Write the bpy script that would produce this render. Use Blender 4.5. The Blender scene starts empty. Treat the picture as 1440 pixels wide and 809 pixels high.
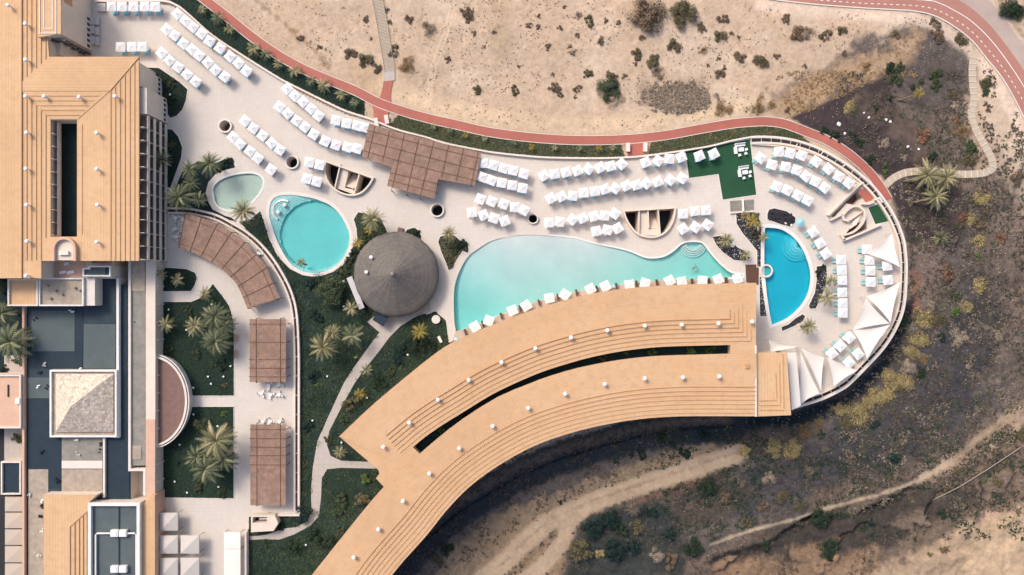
import bpy, bmesh, math, random
import numpy as np
from mathutils import Vector, Matrix
from mathutils.geometry import tessellate_polygon
R=math.radians
random.seed(7)
SC=bpy.context.scene
COL=SC.collection
K=0.18; H=185.0
def W2(px,py,z=0.0):
    s=K*(H-z)/H
    return ((px-720)*s,(404.5-py)*s)
def W(px,py,z=0.0):
    a=W2(px,py,z); return (a[0],a[1],z)
def WP(pts,z=0.0): return [W2(p[0],p[1],z) for p in pts]
def Z(x0,y0,pts,sc=4.046): return [(x0+p[0]/sc,y0+p[1]/sc) for p in pts]
def rect(x0,y0,x1,y1): return [(x0,y0),(x1,y0),(x1,y1),(x0,y1)]
ORD=['zeroth','first','second','third','fourth','fifth','sixth','seventh','eighth','ninth','tenth','eleventh','twelfth','thirteenth','fourteenth','fifteenth','sixteenth','seventeenth','eighteenth','nineteenth','twentieth','twenty-first','twenty-second','twenty-third','twenty-fourth','twenty-fifth','twenty-sixth','twenty-seventh','twenty-eighth','twenty-ninth','thirtieth']

# ------------------------------------------------------------ curves
def catmull(pts,n=6,closed=False):
    out=[];N=len(pts)
    rng=range(N) if closed else range(N-1)
    for i in rng:
        p0=pts[(i-1)%N] if closed or i>0 else pts[0]
        p1=pts[i];p2=pts[(i+1)%N]
        p3=pts[(i+2)%N] if closed or i+2<N else pts[-1]
        for j in range(n):
            t=j/n
            out.append(tuple(0.5*((2*p1[k])+(-p0[k]+p2[k])*t+(2*p0[k]-5*p1[k]+4*p2[k]-p3[k])*t*t+(-p0[k]+3*p1[k]-3*p2[k]+p3[k])*t**3) for k in (0,1)))
    if not closed: out.append(tuple(pts[-1][:2]))
    return out
def resample(pts,n):
    d=[0]
    for a,b in zip(pts,pts[1:]): d.append(d[-1]+math.dist(a,b))
    out=[];j=0
    for i in range(n):
        s=d[-1]*i/(n-1)
        while j<len(d)-2 and d[j+1]<s: j+=1
        t=(s-d[j])/max(1e-9,d[j+1]-d[j])
        out.append((pts[j][0]+(pts[j+1][0]-pts[j][0])*t,pts[j][1]+(pts[j+1][1]-pts[j][1])*t))
    return out
def offset(pts,d,closed=False):
    """positive d = to the left of the travel direction (world, y up)"""
    N=len(pts);out=[]
    for i in range(N):
        if closed: a=pts[i-1];b=pts[(i+1)%N]
        else: a=pts[max(0,i-1)];b=pts[min(N-1,i+1)]
        p=pts[i]
        def nrm(u,v):
            x,y=v[0]-u[0],v[1]-u[1];l=math.hypot(x,y) or 1
            return (-y/l,x/l)
        if a==p: n=nrm(p,b);m=1
        elif b==p: n=nrm(a,p);m=1
        else:
            n1=nrm(a,p);n2=nrm(p,b)
            n=(n1[0]+n2[0],n1[1]+n2[1]);l=math.hypot(*n) or 1
            n=(n[0]/l,n[1]/l);c=n[0]*n1[0]+n[1]*n1[1];m=1/max(0.35,c)
        out.append((p[0]+n[0]*d*m,p[1]+n[1]*d*m))
    return out
def area(p):
    return 0.5*sum(p[i-1][0]*p[i][1]-p[i][0]*p[i-1][1] for i in range(len(p)))
def inset(p,d):
    return offset(p,d if area(p)>0 else -d,True)
def inside(p,poly):
    x,y=p;c=False;j=len(poly)-1
    for i in range(len(poly)):
        xi,yi=poly[i];xj,yj=poly[j]
        if (yi>y)!=(yj>y) and x<(xj-xi)*(y-yi)/(yj-yi)+xi: c=not c
        j=i
    return c
# ------------------------------------------------------------ mesh builder
class MB:
    def __init__(s): s.v=[];s.f=[];s.uv=None
    def face(s,pts):
        n=len(s.v);s.v+=[tuple(p) for p in pts];s.f.append(tuple(range(n,n+len(pts))));return s
    def box(s,cx,cy,z0,z1,sx,sy,rot=0,taper=1.0):
        c,q=math.cos(rot),math.sin(rot);n=len(s.v)
        for z,t in ((z0,1),(z1,taper)):
            for x,y in ((-1,-1),(1,-1),(1,1),(-1,1)):
                X,Y=x*sx/2*t,y*sy/2*t
                s.v.append((cx+X*c-Y*q,cy+X*q+Y*c,z))
        for f in ((3,2,1,0),(4,5,6,7),(0,1,5,4),(1,2,6,5),(2,3,7,6),(3,0,4,7)): s.f.append(tuple(n+i for i in f))
        return s
    def prism(s,poly,z0,z1,holes=(),bottom=True):
        loops=[list(poly)]+[list(h) for h in holes]
        vl=[[Vector((p[0],p[1],0)) for p in l] for l in loops]
        tris=tessellate_polygon(vl)
        flat=[p for l in loops for p in l]
        n=len(s.v);m=len(flat)
        s.v+=[(p[0],p[1],z1) for p in flat]
        for t in tris:
            a,b,c=[flat[i] for i in t]
            ar=(b[0]-a[0])*(c[1]-a[1])-(b[1]-a[1])*(c[0]-a[0])
            t=tuple(t) if ar>0 else tuple(reversed(t))
            s.f.append(tuple(n+i for i in t))
        if z0 is None or z0==z1: return s
        s.v+=[(p[0],p[1],z0) for p in flat]
        if bottom:
            for t in tris:
                a,b,c=[flat[i] for i in t]
                ar=(b[0]-a[0])*(c[1]-a[1])-(b[1]-a[1])*(c[0]-a[0])
                t=tuple(t) if ar<0 else tuple(reversed(t))
                s.f.append(tuple(n+m+i for i in t))
        o=0
        for li,l in enumerate(loops):
            ccw=area(l)>0
            if li>0: ccw=not ccw
            L=len(l)
            for i in range(L):
                j=(i+1)%L
                q=(n+m+o+i,n+m+o+j,n+o+j,n+o+i)
                s.f.append(q if ccw else q[::-1])
            o+=L
        return s
    def band(s,curve,o0,o1,z0,z1,closed=False):
        """solid strip along a world curve between two offsets"""
        a=offset(curve,o0,closed);b=offset(curve,o1,closed)
        if closed:
            A,B=(a,b) if abs(area(a))>abs(area(b)) else (b,a)
            return s.prism(A,z0,z1,[B])
        N=len(a);n=len(s.v)
        for p,q in zip(a,b): s.v+=[(p[0],p[1],z0),(p[0],p[1],z1),(q[0],q[1],z1),(q[0],q[1],z0)]
        for i in range(N-1):
            A=n+4*i;B=A+4
            for k in range(4): s.f.append((A+k,A+(k+1)%4,B+(k+1)%4,B+k))
        s.f.append((n,n+3,n+2,n+1));e=n+4*(N-1);s.f.append((e,e+1,e+2,e+3))
        return s
    def tube(s,pts,rad,seg=6,cap=True):
        pts=[Vector(p) for p in pts];N=len(pts)
        rad=rad if isinstance(rad,(list,tuple)) else [rad]*N
        n=len(s.v)
        for i,p in enumerate(pts):
            d=(pts[min(N-1,i+1)]-pts[max(0,i-1)]).normalized()
            u=d.orthogonal().normalized() if abs(d.z)<0.9 else Vector((1,0,0))
            u=(u-d*u.dot(d)).normalized();w=d.cross(u)
            for k in range(seg):
                a=2*math.pi*k/seg;q=p+(u*math.cos(a)+w*math.sin(a))*rad[i];s.v.append(tuple(q))
        for i in range(N-1):
            for k in range(seg):
                A=n+i*seg;s.f.append((A+k,A+(k+1)%seg,A+seg+(k+1)%seg,A+seg+k))
        if cap:
            s.f.append(tuple(n+k for k in reversed(range(seg))));s.f.append(tuple(n+(N-1)*seg+k for k in range(seg)))
        return s
    def lathe(s,cx,cy,prof,seg=24,rot=0):
        n=len(s.v)
        for r,z in prof:
            for k in range(seg):
                a=rot+2*math.pi*k/seg;s.v.append((cx+r*math.cos(a),cy+r*math.sin(a),z))
        for i in range(len(prof)-1):
            for k in range(seg):
                A=n+i*seg;s.f.append((A+k,A+(k+1)%seg,A+seg+(k+1)%seg,A+seg+k))
        return s
    def loft(s,A,B,za,zb,m=6):
        """surface between two equal-length curves with uv in metres"""
        if s.uv is None: s.uv={}
        n=len(s.v);N=len(A);d=0
        for i in range(N):
            if i: d+=math.dist(A[i-1],A[i])
            w=math.dist(A[i],B[i])
            for j in range(m+1):
                t=j/m
                s.uv[len(s.v)]=(d,w*t)
                s.v.append((A[i][0]+(B[i][0]-A[i][0])*t,A[i][1]+(B[i][1]-A[i][1])*t,za+(zb-za)*t))
        for i in range(N-1):
            for j in range(m):
                a=n+i*(m+1)+j;s.f.append((a,a+m+1,a+m+2,a+1))
        return s
    def build(s,name,mat,parent=None,smooth=False,recalc=False,loc=None):
        me=bpy.data.meshes.new(name);v=s.v
        if loc: v=[(a[0]-loc[0],a[1]-loc[1],a[2]-loc[2]) for a in v]
        me.from_pydata(v,[],s.f)
        if s.uv:
            L=me.uv_layers.new(name='UVMap')
            for lp in me.loops: L.data[lp.index].uv=s.uv.get(lp.vertex_index,(0,0))
        if recalc:
            b=bmesh.new();b.from_mesh(me);bmesh.ops.recalc_face_normals(b,faces=b.faces);b.to_mesh(me);b.free()
        if smooth: me.polygons.foreach_set('use_smooth',[True]*len(me.polygons))
        o=bpy.data.objects.new(name,me);COL.objects.link(o)
        if loc: o.location=loc
        for m in (mat if isinstance(mat,(list,tuple)) else [mat]): me.materials.append(m)
        if parent: o.parent=parent
        return o
def tag(o,label,cat,group=None):
    o['label']=label;o['category']=cat
    if group:o['group']=group
    return o
def thing(name,label,cat,loc=(0,0,0),rz=0,group=None):
    o=bpy.data.objects.new(name,None);COL.objects.link(o);o.location=loc;o.rotation_euler=(0,0,rz)
    o.empty_display_size=0.3
    return tag(o,label,cat,group)
def structure(o,kind='structure'): o['kind']=kind;return o
KIDS={}
def kids(o):
    return KIDS[o] if o in KIDS else KIDS.setdefault(o,[c for c in bpy.data.objects if c.parent==o])
def dup(o,loc,rz=0,label=None,scale=None,tilt=None,parent=None,mats=None):
    c=o.copy();COL.objects.link(c);c.location=loc;c.rotation_euler=(tilt[0] if tilt else 0,tilt[1] if tilt else 0,rz)
    if scale is not None: c.scale=scale if isinstance(scale,tuple) else (scale,)*3
    if label:c['label']=label
    if parent:c.parent=parent
    for k in kids(o):
        d=k.copy();COL.objects.link(d);d.parent=c
        for g in kids(k):
            e=g.copy();COL.objects.link(e);e.parent=d
    return c
def setmat(o,m):
    for s in o.material_slots: s.link='OBJECT';s.material=m

# ------------------------------------------------------------ materials
class NT:
    def __init__(s,name):
        s.m=bpy.data.materials.new(name);s.m.use_nodes=True;s.t=s.m.node_tree;s.t.nodes.clear()
        s.out=s.t.nodes.new('ShaderNodeOutputMaterial')
    def n(s,typ,**kw):
        x=s.t.nodes.new(typ)
        for k,v in kw.items():
            if k.startswith('i_'):
                key=k[2:].replace('_',' ')
                x.inputs[key].default_value=v
            else: setattr(x,k,v)
        return x
    def l(s,a,b): s.t.links.new(a,b)
    def noise(s,vec,scale,detail=4,rough=0.6):
        x=s.n('ShaderNodeTexNoise');x.inputs['Scale'].default_value=scale;x.inputs['Detail'].default_value=detail;x.inputs['Roughness'].default_value=rough
        s.l(vec,x.inputs['Vector']);return x.outputs['Fac']
    def ramp(s,fac,stops):
        x=s.n('ShaderNodeValToRGB');e=x.color_ramp.elements
        while len(e)<len(stops): e.new(0.5)
        for a,(p,c) in zip(e,stops): a.position=p;a.color=c if len(c)==4 else (*c,1)
        s.l(fac,x.inputs[0]);return x.outputs[0]
    def mix(s,f,a,b,mode='MIX'):
        x=s.n('ShaderNodeMix',data_type='RGBA',blend_type=mode)
        for sock,val in ((x.inputs[0],f),(x.inputs[6],a),(x.inputs[7],b)):
            if hasattr(val,'links'): s.l(val,sock)
            elif isinstance(val,(int,float)): sock.default_value=val
            else: sock.default_value=(*val,1) if len(val)==3 else val
        return x.outputs[2]
    def math(s,op,a,b=None):
        x=s.n('ShaderNodeMath',operation=op)
        for i,v in enumerate((a,b)):
            if v is None: continue
            if hasattr(v,'links'): s.l(v,x.inputs[i])
            else: x.inputs[i].default_value=v
        return x.outputs[0]
    def finish(s,col,rough=0.8,bump=None,bstr=0.3,bdist=0.05,spec=0.3,metal=0):
        p=s.n('ShaderNodeBsdfPrincipled');p.inputs['Roughness'].default_value=rough
        p.inputs['Specular IOR Level'].default_value=spec;p.inputs['Metallic'].default_value=metal
        if hasattr(col,'links'): s.l(col,p.inputs['Base Color'])
        else: p.inputs['Base Color'].default_value=(*col,1)
        if bump is not None:
            b=s.n('ShaderNodeBump');b.inputs['Strength'].default_value=bstr;b.inputs['Distance'].default_value=bdist
            s.l(bump,b.inputs['Height']);s.l(b.outputs[0],p.inputs['Normal'])
        s.l(p.outputs[0],s.out.inputs['Surface']);return s.m
def sh(c,f): return tuple(min(1,x*f) for x in c)
def plain(name,c,rough=0.7,var=0.15,scale=1.5,fine=12,bstr=0.15,spec=0.3,metal=0):
    t=NT(name);g=t.n('ShaderNodeNewGeometry').outputs['Position']
    a=t.noise(g,scale,5);b=t.noise(g,fine,3)
    m=t.math('ADD',t.math('MULTIPLY',a,0.6),t.math('MULTIPLY',b,0.4))
    col=t.ramp(m,[(0.3,sh(c,1-var)),(0.7,sh(c,1+var))])
    return t.finish(col,rough,b,bstr,0.03,spec,metal)
def foliage(name,c,lo=0.45,hi=1.6,tint=None):
    t=NT(name);g=t.n('ShaderNodeNewGeometry')
    r=g.outputs['Random Per Island']
    oi=t.n('ShaderNodeObjectInfo').outputs['Random']
    c2=tint or (c[0]*1.25,c[1],c[2]*0.8)
    col=t.ramp(r,[(0,sh(c,lo)),(0.5,c),(1,sh(c2,hi))])
    col=t.mix(t.math('MULTIPLY',oi,0.35),col,sh(c,0.7))
    return t.finish(col,0.75,spec=0.15)
def cloth(name,c,trans=0.15):
    t=NT(name);g=t.n('ShaderNodeNewGeometry').outputs['Position']
    n=t.noise(g,0.9,3)
    oi=t.n('ShaderNodeObjectInfo').outputs['Random']
    col=t.mix(oi,sh(c,0.93),c)
    col=t.mix(t.math('MULTIPLY',n,0.18),col,sh(c,0.75))
    p=t.n('ShaderNodeBsdfDiffuse');t.l(col,p.inputs[0])
    q=t.n('ShaderNodeBsdfTranslucent');t.l(col,q.inputs[0])
    x=t.n('ShaderNodeMixShader');x.inputs[0].default_value=trans;t.l(p.outputs[0],x.inputs[1]);t.l(q.outputs[0],x.inputs[2])
    t.l(x.outputs[0],t.out.inputs['Surface']);return t.m
def roofmat(name,c,period=0.5,axis=None):
    """tiled roof; fine course lines from uv (curved wings) or a world axis"""
    t=NT(name);geo=t.n('ShaderNodeNewGeometry').outputs['Position']
    if axis is None: v=t.n('ShaderNodeUVMap').outputs[0];ax=1;al=0
    else: v=geo;ax=axis;al=1-axis
    s=t.n('ShaderNodeSeparateXYZ');t.l(v,s.inputs[0])
    y=s.outputs[ax];x=s.outputs[al]
    fr=t.math('FRACT',t.math('MULTIPLY',y,1/period))
    line=t.math('LESS_THAN',fr,0.16)
    row=t.math('FLOOR',t.math('MULTIPLY',y,1/period))
    seg=t.math('FLOOR',t.math('MULTIPLY',x,0.12))
    wn=t.n('ShaderNodeTexWhiteNoise',noise_dimensions='2D')
    cb=t.n('ShaderNodeCombineXYZ');t.l(row,cb.inputs[0]);t.l(seg,cb.inputs[1]);t.l(cb.outputs[0],wn.inputs['Vector'])
    wn2=t.n('ShaderNodeTexWhiteNoise',noise_dimensions='1D');t.l(t.math('FLOOR',t.math('MULTIPLY',y,0.45)),wn2.inputs['W'])
    big=t.noise(geo,0.05,5,0.65);mid=t.noise(geo,0.7,5,0.7);fine=t.noise(geo,9,2)
    col=t.ramp(big,[(0.3,sh(c,0.90)),(0.5,c),(0.7,(c[0]*1.04,c[1]*1.1,c[2]*1.18))])
    col=t.mix(t.math('MULTIPLY',wn.outputs[0],0.12),col,sh(c,0.72))
    col=t.mix(t.math('MULTIPLY',wn2.outputs[0],0.14),col,(c[0]*1.1,c[1]*1.2,c[2]*1.35))
    col=t.mix(t.ramp(mid,[(0.48,(0,0,0)),(0.7,(0.5,)*3)]),col,sh(c,0.74))
    col=t.mix(t.math('MULTIPLY',line,0.24),col,sh(c,0.5))
    col=t.mix(t.math('MULTIPLY',fine,0.12),col,sh(c,0.6))
    return t.finish(col,0.8,fr,0.12,0.02,0.2)
def paving(name,c,tile=0.9,stain=0.25,warm=(0,0,0),line=0.16):
    t=NT(name);g=t.n('ShaderNodeNewGeometry').outputs['Position']
    b=t.n('ShaderNodeTexBrick');b.offset=0.0;b.inputs['Scale'].default_value=1/tile
    b.inputs['Color1'].default_value=(*sh(c,1.03),1);b.inputs['Color2'].default_value=(*sh(c,0.97),1);b.inputs['Mortar'].default_value=(*sh(c,1-line*2),1)
    b.inputs['Mortar Size'].default_value=0.02;b.inputs['Brick Width'].default_value=1;b.inputs['Row Height'].default_value=1
    t.l(g,b.inputs['Vector'])
    big=t.noise(g,0.035,6,0.62);mid=t.noise(g,0.25,6,0.7);fine=t.noise(g,5,3)
    col=t.mix(t.ramp(big,[(0.35,(0,0,0)),(0.7,(stain*1.6,)*3)]),b.outputs[0],(c[0]*0.78,c[1]*0.72,c[2]*0.68))
    col=t.mix(t.ramp(mid,[(0.45,(0,0,0)),(0.75,(stain,)*3)]),col,sh(c,0.62))
    col=t.mix(t.math('MULTIPLY',fine,0.12),col,sh(c,0.7))
    return t.finish(col,0.7,fine,0.1,0.02,0.25)
M={}
M['white']=plain('white_paint',(0.74,0.72,0.68),0.5,0.06)
M['cream']=plain('cream_render',(0.62,0.52,0.42),0.75,0.10,0.4)
M['beige']=plain('beige_render',(0.66,0.55,0.44),0.8,0.10,0.3)
M['pink']=plain('pink_plaster',(0.58,0.36,0.25),0.8,0.12,0.35)
M['coping']=plain('pale_coping',(0.66,0.58,0.50),0.7,0.10,0.5)
M['coping_white']=plain('white_coping',(0.68,0.65,0.60),0.6,0.10,0.5)
M['roof_uv']=roofmat('roof_tile',(0.60,0.365,0.195),0.55)
M['roof_x']=roofmat('roof_tile_long',(0.62,0.385,0.205),0.75,0)
M['roof_y']=roofmat('roof_tile_cross',(0.62,0.385,0.205),0.75,1)
M['rib']=plain('roof_rib_tile',(0.45,0.27,0.14),0.85,0.12,1)
M['pave']=paving('terrace_paving',(0.61,0.54,0.465),0.9,0.22,line=0.09)
M['pave_path']=paving('garden_path_paving',(0.46,0.40,0.345),1.4,0.25)
M['pave_deck']=paving('pool_deck_stone',(0.50,0.38,0.30),0.7,0.3)
M['redpath']=paving('red_path_surface',(0.41,0.135,0.098),2.6,0.30,line=0.06)
M['redroad']=paving('red_road_surface',(0.40,0.19,0.145),6,0.25,line=0.02)
M['asphalt']=plain('grey_asphalt',(0.40,0.31,0.26),0.9,0.12,0.3)
M['paint']=plain('road_paint',(0.78,0.74,0.68),0.7,0.1,3)
M['slate']=plain('volcanic_gravel',(0.030,0.030,0.034),0.95,0.4,3,20,0.5)
M['soil']=plain('dark_planting_soil',(0.010,0.022,0.023),0.95,0.35,0.6,8,0.5)
M['turf']=plain('artificial_turf',(0.018,0.070,0.032),0.95,0.18,0.25,10,0.4)
M['dark']=plain('dark_void_paint',(0.012,0.016,0.022),0.6,0.2)
M['beam']=plain('pergola_beam',(0.15,0.080,0.052),0.8,0.15,2)
M['garden']=plain('garden_soil_mix',(0.016,0.030,0.022),0.95,0.45,0.3,4,0.5)
M['wood']=plain('brown_wood',(0.10,0.050,0.030),0.7,0.2,3)
M['deckwood']=plain('weathered_boards',(0.47,0.38,0.28),0.85,0.12,2)
M['trunk']=plain('palm_bark',(0.16,0.115,0.08),0.95,0.3,6,20,0.6)
M['glass']=plain('dark_glass',(0.02,0.03,0.04),0.08,0.1,spec=0.6)
M['steel']=plain('brushed_steel',(0.5,0.5,0.5),0.3,0.05,metal=0.9)
M['canopy']=cloth('parasol_cloth',(0.87,0.84,0.80),0.12)
M['sail']=cloth('sail_cloth',(0.84,0.77,0.68),0.12)
M['tent']=cloth('tent_cloth',(0.60,0.54,0.48),0.12)
M['tent2']=cloth('awning_cloth',(0.58,0.47,0.37),0.12)
M['cush_blue']=plain('blue_towel',(0.16,0.52,0.70),0.9,0.15,4)
M['cush_aqua']=plain('aqua_towel',(0.27,0.50,0.50),0.9,0.25,6)
M['cush_white']=plain('white_cushion',(0.72,0.72,0.72),0.9,0.05)
M['plastic']=plain('grey_plastic',(0.50,0.47,0.45),0.6,0.1)
M['gravelroof']=plain('gravel_roof',(0.24,0.22,0.185),0.95,0.30,0.6,9,0.4)
M['gravelroof2']=plain('dusty_roof',(0.36,0.29,0.22),0.95,0.30,0.8,7,0.4)
M['tealroof']=plain('teal_membrane',(0.030,0.048,0.058),0.75,0.25,0.4,5)
M['tealroof2']=plain('faded_membrane',(0.085,0.105,0.105),0.8,0.2,0.25,4)
M['tealroof3']=plain('dark_membrane',(0.014,0.028,0.040),0.7,0.25,0.4,5)
M['stone_white']=plain('white_stone',(0.70,0.66,0.62),0.9,0.15,2)
M['lantern']=plain('white_lamp_housing',(0.75,0.76,0.74),0.5,0.05)
M['terracotta']=plain('terracotta_floor',(0.19,0.11,0.088),0.8,0.2,0.8)
M['rock']=plain('grey_rock',(0.30,0.25,0.21),0.95,0.3,2)
F={}
F['dark']=foliage('foliage_dark',(0.026,0.046,0.028))
F['lawn']=foliage('foliage_lawn',(0.026,0.050,0.030),0.5,1.5)
F['deep']=foliage('foliage_deep',(0.018,0.038,0.034))
F['green']=foliage('foliage_green',(0.058,0.080,0.042))
F['bright']=foliage('foliage_bright',(0.09,0.15,0.045))
F['olive']=foliage('foliage_olive',(0.115,0.105,0.060))
F['yellow']=foliage('foliage_yellow',(0.34,0.29,0.14),0.4,1.4)
F['tan']=foliage('foliage_tan',(0.26,0.18,0.09),0.45,1.4)
F['brown']=foliage('foliage_brown',(0.165,0.125,0.085),0.45,1.5)
F['grey']=foliage('foliage_grey',(0.21,0.175,0.135),0.45,1.5)
F['pale']=foliage('foliage_pale',(0.42,0.35,0.27),0.5,1.3)
F['rust']=foliage('foliage_rust',(0.20,0.115,0.075),0.5,1.5)
F['palm']=foliage('palm_frond',(0.125,0.140,0.075),0.4,1.9,(0.21,0.20,0.11))
F['palmpale']=foliage('palm_frond_pale',(0.25,0.23,0.115),0.4,1.7,(0.33,0.27,0.15))
F['brush']=foliage('foliage_brush',(0.085,0.072,0.058),0.4,1.7)
F['palmyellow']=foliage('palm_frond_yellow',(0.25,0.20,0.05),0.4,1.5)
def matweave():
    t=NT('woven_shade_mat');g=t.n('ShaderNodeNewGeometry').outputs['Position']
    n=t.noise(g,0.55,6,0.75);f=t.noise(g,7,3,0.7)
    c=(0.30,0.185,0.130)
    col=t.ramp(n,[(0.32,sh(c,0.72)),(0.5,c),(0.66,sh(c,1.35))])
    col=t.mix(t.math('MULTIPLY',f,0.4),col,sh(c,0.55))
    p=t.n('ShaderNodeBsdfPrincipled');p.inputs['Roughness'].default_value=0.9;t.l(col,p.inputs['Base Color'])
    tr=t.n('ShaderNodeBsdfTransparent');x=t.n('ShaderNodeMixShader')
    t.l(t.ramp(f,[(0.42,(0.02,)*3),(0.7,(0.42,)*3)]),x.inputs[0])
    t.l(p.outputs[0],x.inputs[1]);t.l(tr.outputs[0],x.inputs[2]);t.l(x.outputs[0],t.out.inputs['Surface']);return t.m
M['weave']=matweave()
def thatch():
    t=NT('grey_thatch');tc=t.n('ShaderNodeTexCoord').outputs['Object']
    s=t.n('ShaderNodeSeparateXYZ');t.l(tc,s.inputs[0])
    r=t.math('SQRT',t.math('ADD',t.math('MULTIPLY',s.outputs[0],s.outputs[0]),t.math('MULTIPLY',s.outputs[1],s.outputs[1])))
    nz=t.noise(tc,0.8,4)
    rr=t.math('ADD',r,t.math('MULTIPLY',nz,0.5))
    fr=t.math('FRACT',t.math('MULTIPLY',rr,0.95))
    an=t.math('ARCTAN2',s.outputs[1],s.outputs[0])
    cb=t.n('ShaderNodeCombineXYZ');t.l(t.math('MULTIPLY',an,14),cb.inputs[0]);t.l(t.math('MULTIPLY',r,0.5),cb.inputs[1])
    st=t.noise(cb.outputs[0],3,5,0.7)
    wn=t.n('ShaderNodeTexWhiteNoise',noise_dimensions='2D');c2=t.n('ShaderNodeCombineXYZ')
    t.l(t.math('FLOOR',t.math('MULTIPLY',an,3.2)),c2.inputs[0]);t.l(t.math('FLOOR',t.math('MULTIPLY',rr,0.32)),c2.inputs[1]);t.l(c2.outputs[0],wn.inputs['Vector'])
    col=t.ramp(st,[(0.25,(0.095,0.080,0.066)),(0.55,(0.16,0.142,0.125)),(0.8,(0.225,0.20,0.175))])
    col=t.mix(t.math('MULTIPLY',wn.outputs[0],0.35),col,(0.19,0.155,0.125))
    pn=t.noise(tc,0.35,5,0.7);col=t.mix(t.ramp(pn,[(0.45,(0,0,0)),(0.65,(0.6,)*3)]),col,(0.10,0.092,0.085))
    col=t.mix(t.ramp(fr,[(0.0,(0.28,)*3),(0.3,(0,0,0))]),col,(0.06,0.05,0.042))
    return t.finish(col,0.95,st,0.4,0.06,0.1)
M['thatch']=thatch()
def rubble(name,c):
    t=NT(name);g=t.n('ShaderNodeNewGeometry').outputs['Position']
    v=t.n('ShaderNodeTexVoronoi');v.inputs['Scale'].default_value=1.7;t.l(g,v.inputs['Vector'])
    e=t.n('ShaderNodeTexVoronoi',feature='DISTANCE_TO_EDGE');e.inputs['Scale'].default_value=1.7;t.l(g,e.inputs['Vector'])
    sp=t.n('ShaderNodeSeparateColor');t.l(v.outputs['Color'],sp.inputs[0])
    col=t.ramp(sp.outputs[0],[(0,sh(c,0.72)),(0.5,c),(1,sh(c,1.15))])
    col=t.mix(t.ramp(e.outputs[0],[(0.0,(0.7,)*3),(0.10,(0,0,0))]),col,sh(c,0.35))
    return t.finish(col,0.95,e.outputs[0],0.6,0.1,0.1)
M['rubble']=rubble('rubble_stone',(0.66,0.54,0.42))
def tilemat(name,c):
    t=NT(name);g=t.n('ShaderNodeNewGeometry').outputs['Position']
    n=t.noise(g,0.12,4);f=t.noise(g,4,2)
    col=t.ramp(n,[(0.3,sh(c,0.92)),(0.7,sh(c,1.06))])
    return t.finish(t.mix(t.math('MULTIPLY',f,0.06),col,sh(c,0.5)),0.5)
M['pooltile']=tilemat('pale_pool_tile',(0.74,0.78,0.74))
M['pooltile_sand']=tilemat('pebble_pool_tile',(0.66,0.63,0.57))
M['pooltile_blue']=tilemat('blue_pool_tile',(0.28,0.74,0.78))
M['pooltile_green']=tilemat('aqua_pool_tile',(0.44,0.72,0.69))
def water(name,col,dens):
    t=NT(name);g=t.n('ShaderNodeNewGeometry').outputs['Position']
    n=t.noise(g,1.6,3,0.55)
    b=t.n('ShaderNodeBump');b.inputs['Strength'].default_value=0.25;b.inputs['Distance'].default_value=0.16;t.l(n,b.inputs['Height'])
    fr=t.n('ShaderNodeFresnel');fr.inputs[0].default_value=1.33;t.l(b.outputs[0],fr.inputs['Normal'])
    gl=t.n('ShaderNodeBsdfGlossy');gl.inputs['Roughness'].default_value=0.05;t.l(b.outputs[0],gl.inputs['Normal'])
    tr=t.n('ShaderNodeBsdfTransparent');x=t.n('ShaderNodeMixShader')
    t.l(fr.outputs[0],x.inputs[0]);t.l(tr.outputs[0],x.inputs[1]);t.l(gl.outputs[0],x.inputs[2])
    t.l(x.outputs[0],t.out.inputs['Surface'])
    va=t.n('ShaderNodeVolumeAbsorption');va.inputs['Color'].default_value=(*col,1);va.inputs['Density'].default_value=dens
    t.l(va.outputs[0],t.out.inputs['Volume']);return t.m
M['water_main']=water('water_main',(0.34,0.94,0.92),0.42)
M['water_round']=water('water_round',(0.18,0.90,0.90),0.38)
M['water_blue']=water('water_blue',(0.02,0.85,0.92),0.85)
M['water_pale']=water('water_pale',(0.45,0.92,0.80),0.45)
# ============================================================ terrain
def vnoise(x,y,seed=0):
    rs=np.random.RandomState(seed);T=rs.rand(256,256)
    xi=np.floor(x).astype(int);yi=np.floor(y).astype(int);fx=x-xi;fy=y-yi
    fx=fx*fx*(3-2*fx);fy=fy*fy*(3-2*fy)
    a=T[xi%256,yi%256];b=T[(xi+1)%256,yi%256];c=T[xi%256,(yi+1)%256];d=T[(xi+1)%256,(yi+1)%256]
    return (a*(1-fx)+b*fx)*(1-fy)+(c*(1-fx)+d*fx)*fy-0.5
def fbm(x,y,sc,oct=5,seed=0,g=0.55):
    s=0;a=1;t=0
    for o in range(oct):
        s=s+a*vnoise(x/sc*2**o+17.3*o,y/sc*2**o+9.1*o,seed+o);t+=a;a*=g
    return s/t*2
def sdist(px,py,poly):
    """signed distance in photo px, positive inside"""
    n=len(poly);d=np.full(px.shape,1e9);c=np.zeros(px.shape,bool)
    for i in range(n):
        x0,y0=poly[i-1];x1,y1=poly[i];dx,dy=x1-x0,y1-y0;L=dx*dx+dy*dy or 1e-9
        t=np.clip(((px-x0)*dx+(py-y0)*dy)/L,0,1)
        d=np.minimum(d,np.hypot(px-x0-t*dx,py-y0-t*dy))
        if y0!=y1:
            cond=((y0>py)!=(y1>py))&(px<(x1-x0)*(py-y0)/(y1-y0)+x0);c^=cond
    return np.where(c,d,-d)
def ldist(px,py,pts):
    d=np.full(px.shape,1e9)
    for (x0,y0),(x1,y1) in zip(pts,pts[1:]):
        dx,dy=x1-x0,y1-y0;L=dx*dx+dy*dy or 1e-9
        t=np.clip(((px-x0)*dx+(py-y0)*dy)/L,0,1)
        d=np.minimum(d,np.hypot(px-x0-t*dx,py-y0-t*dy))
    return d
def sst(a,b,x):
    t=np.clip((x-a)/(b-a),0,1);return t*t*(3-2*t)

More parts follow.
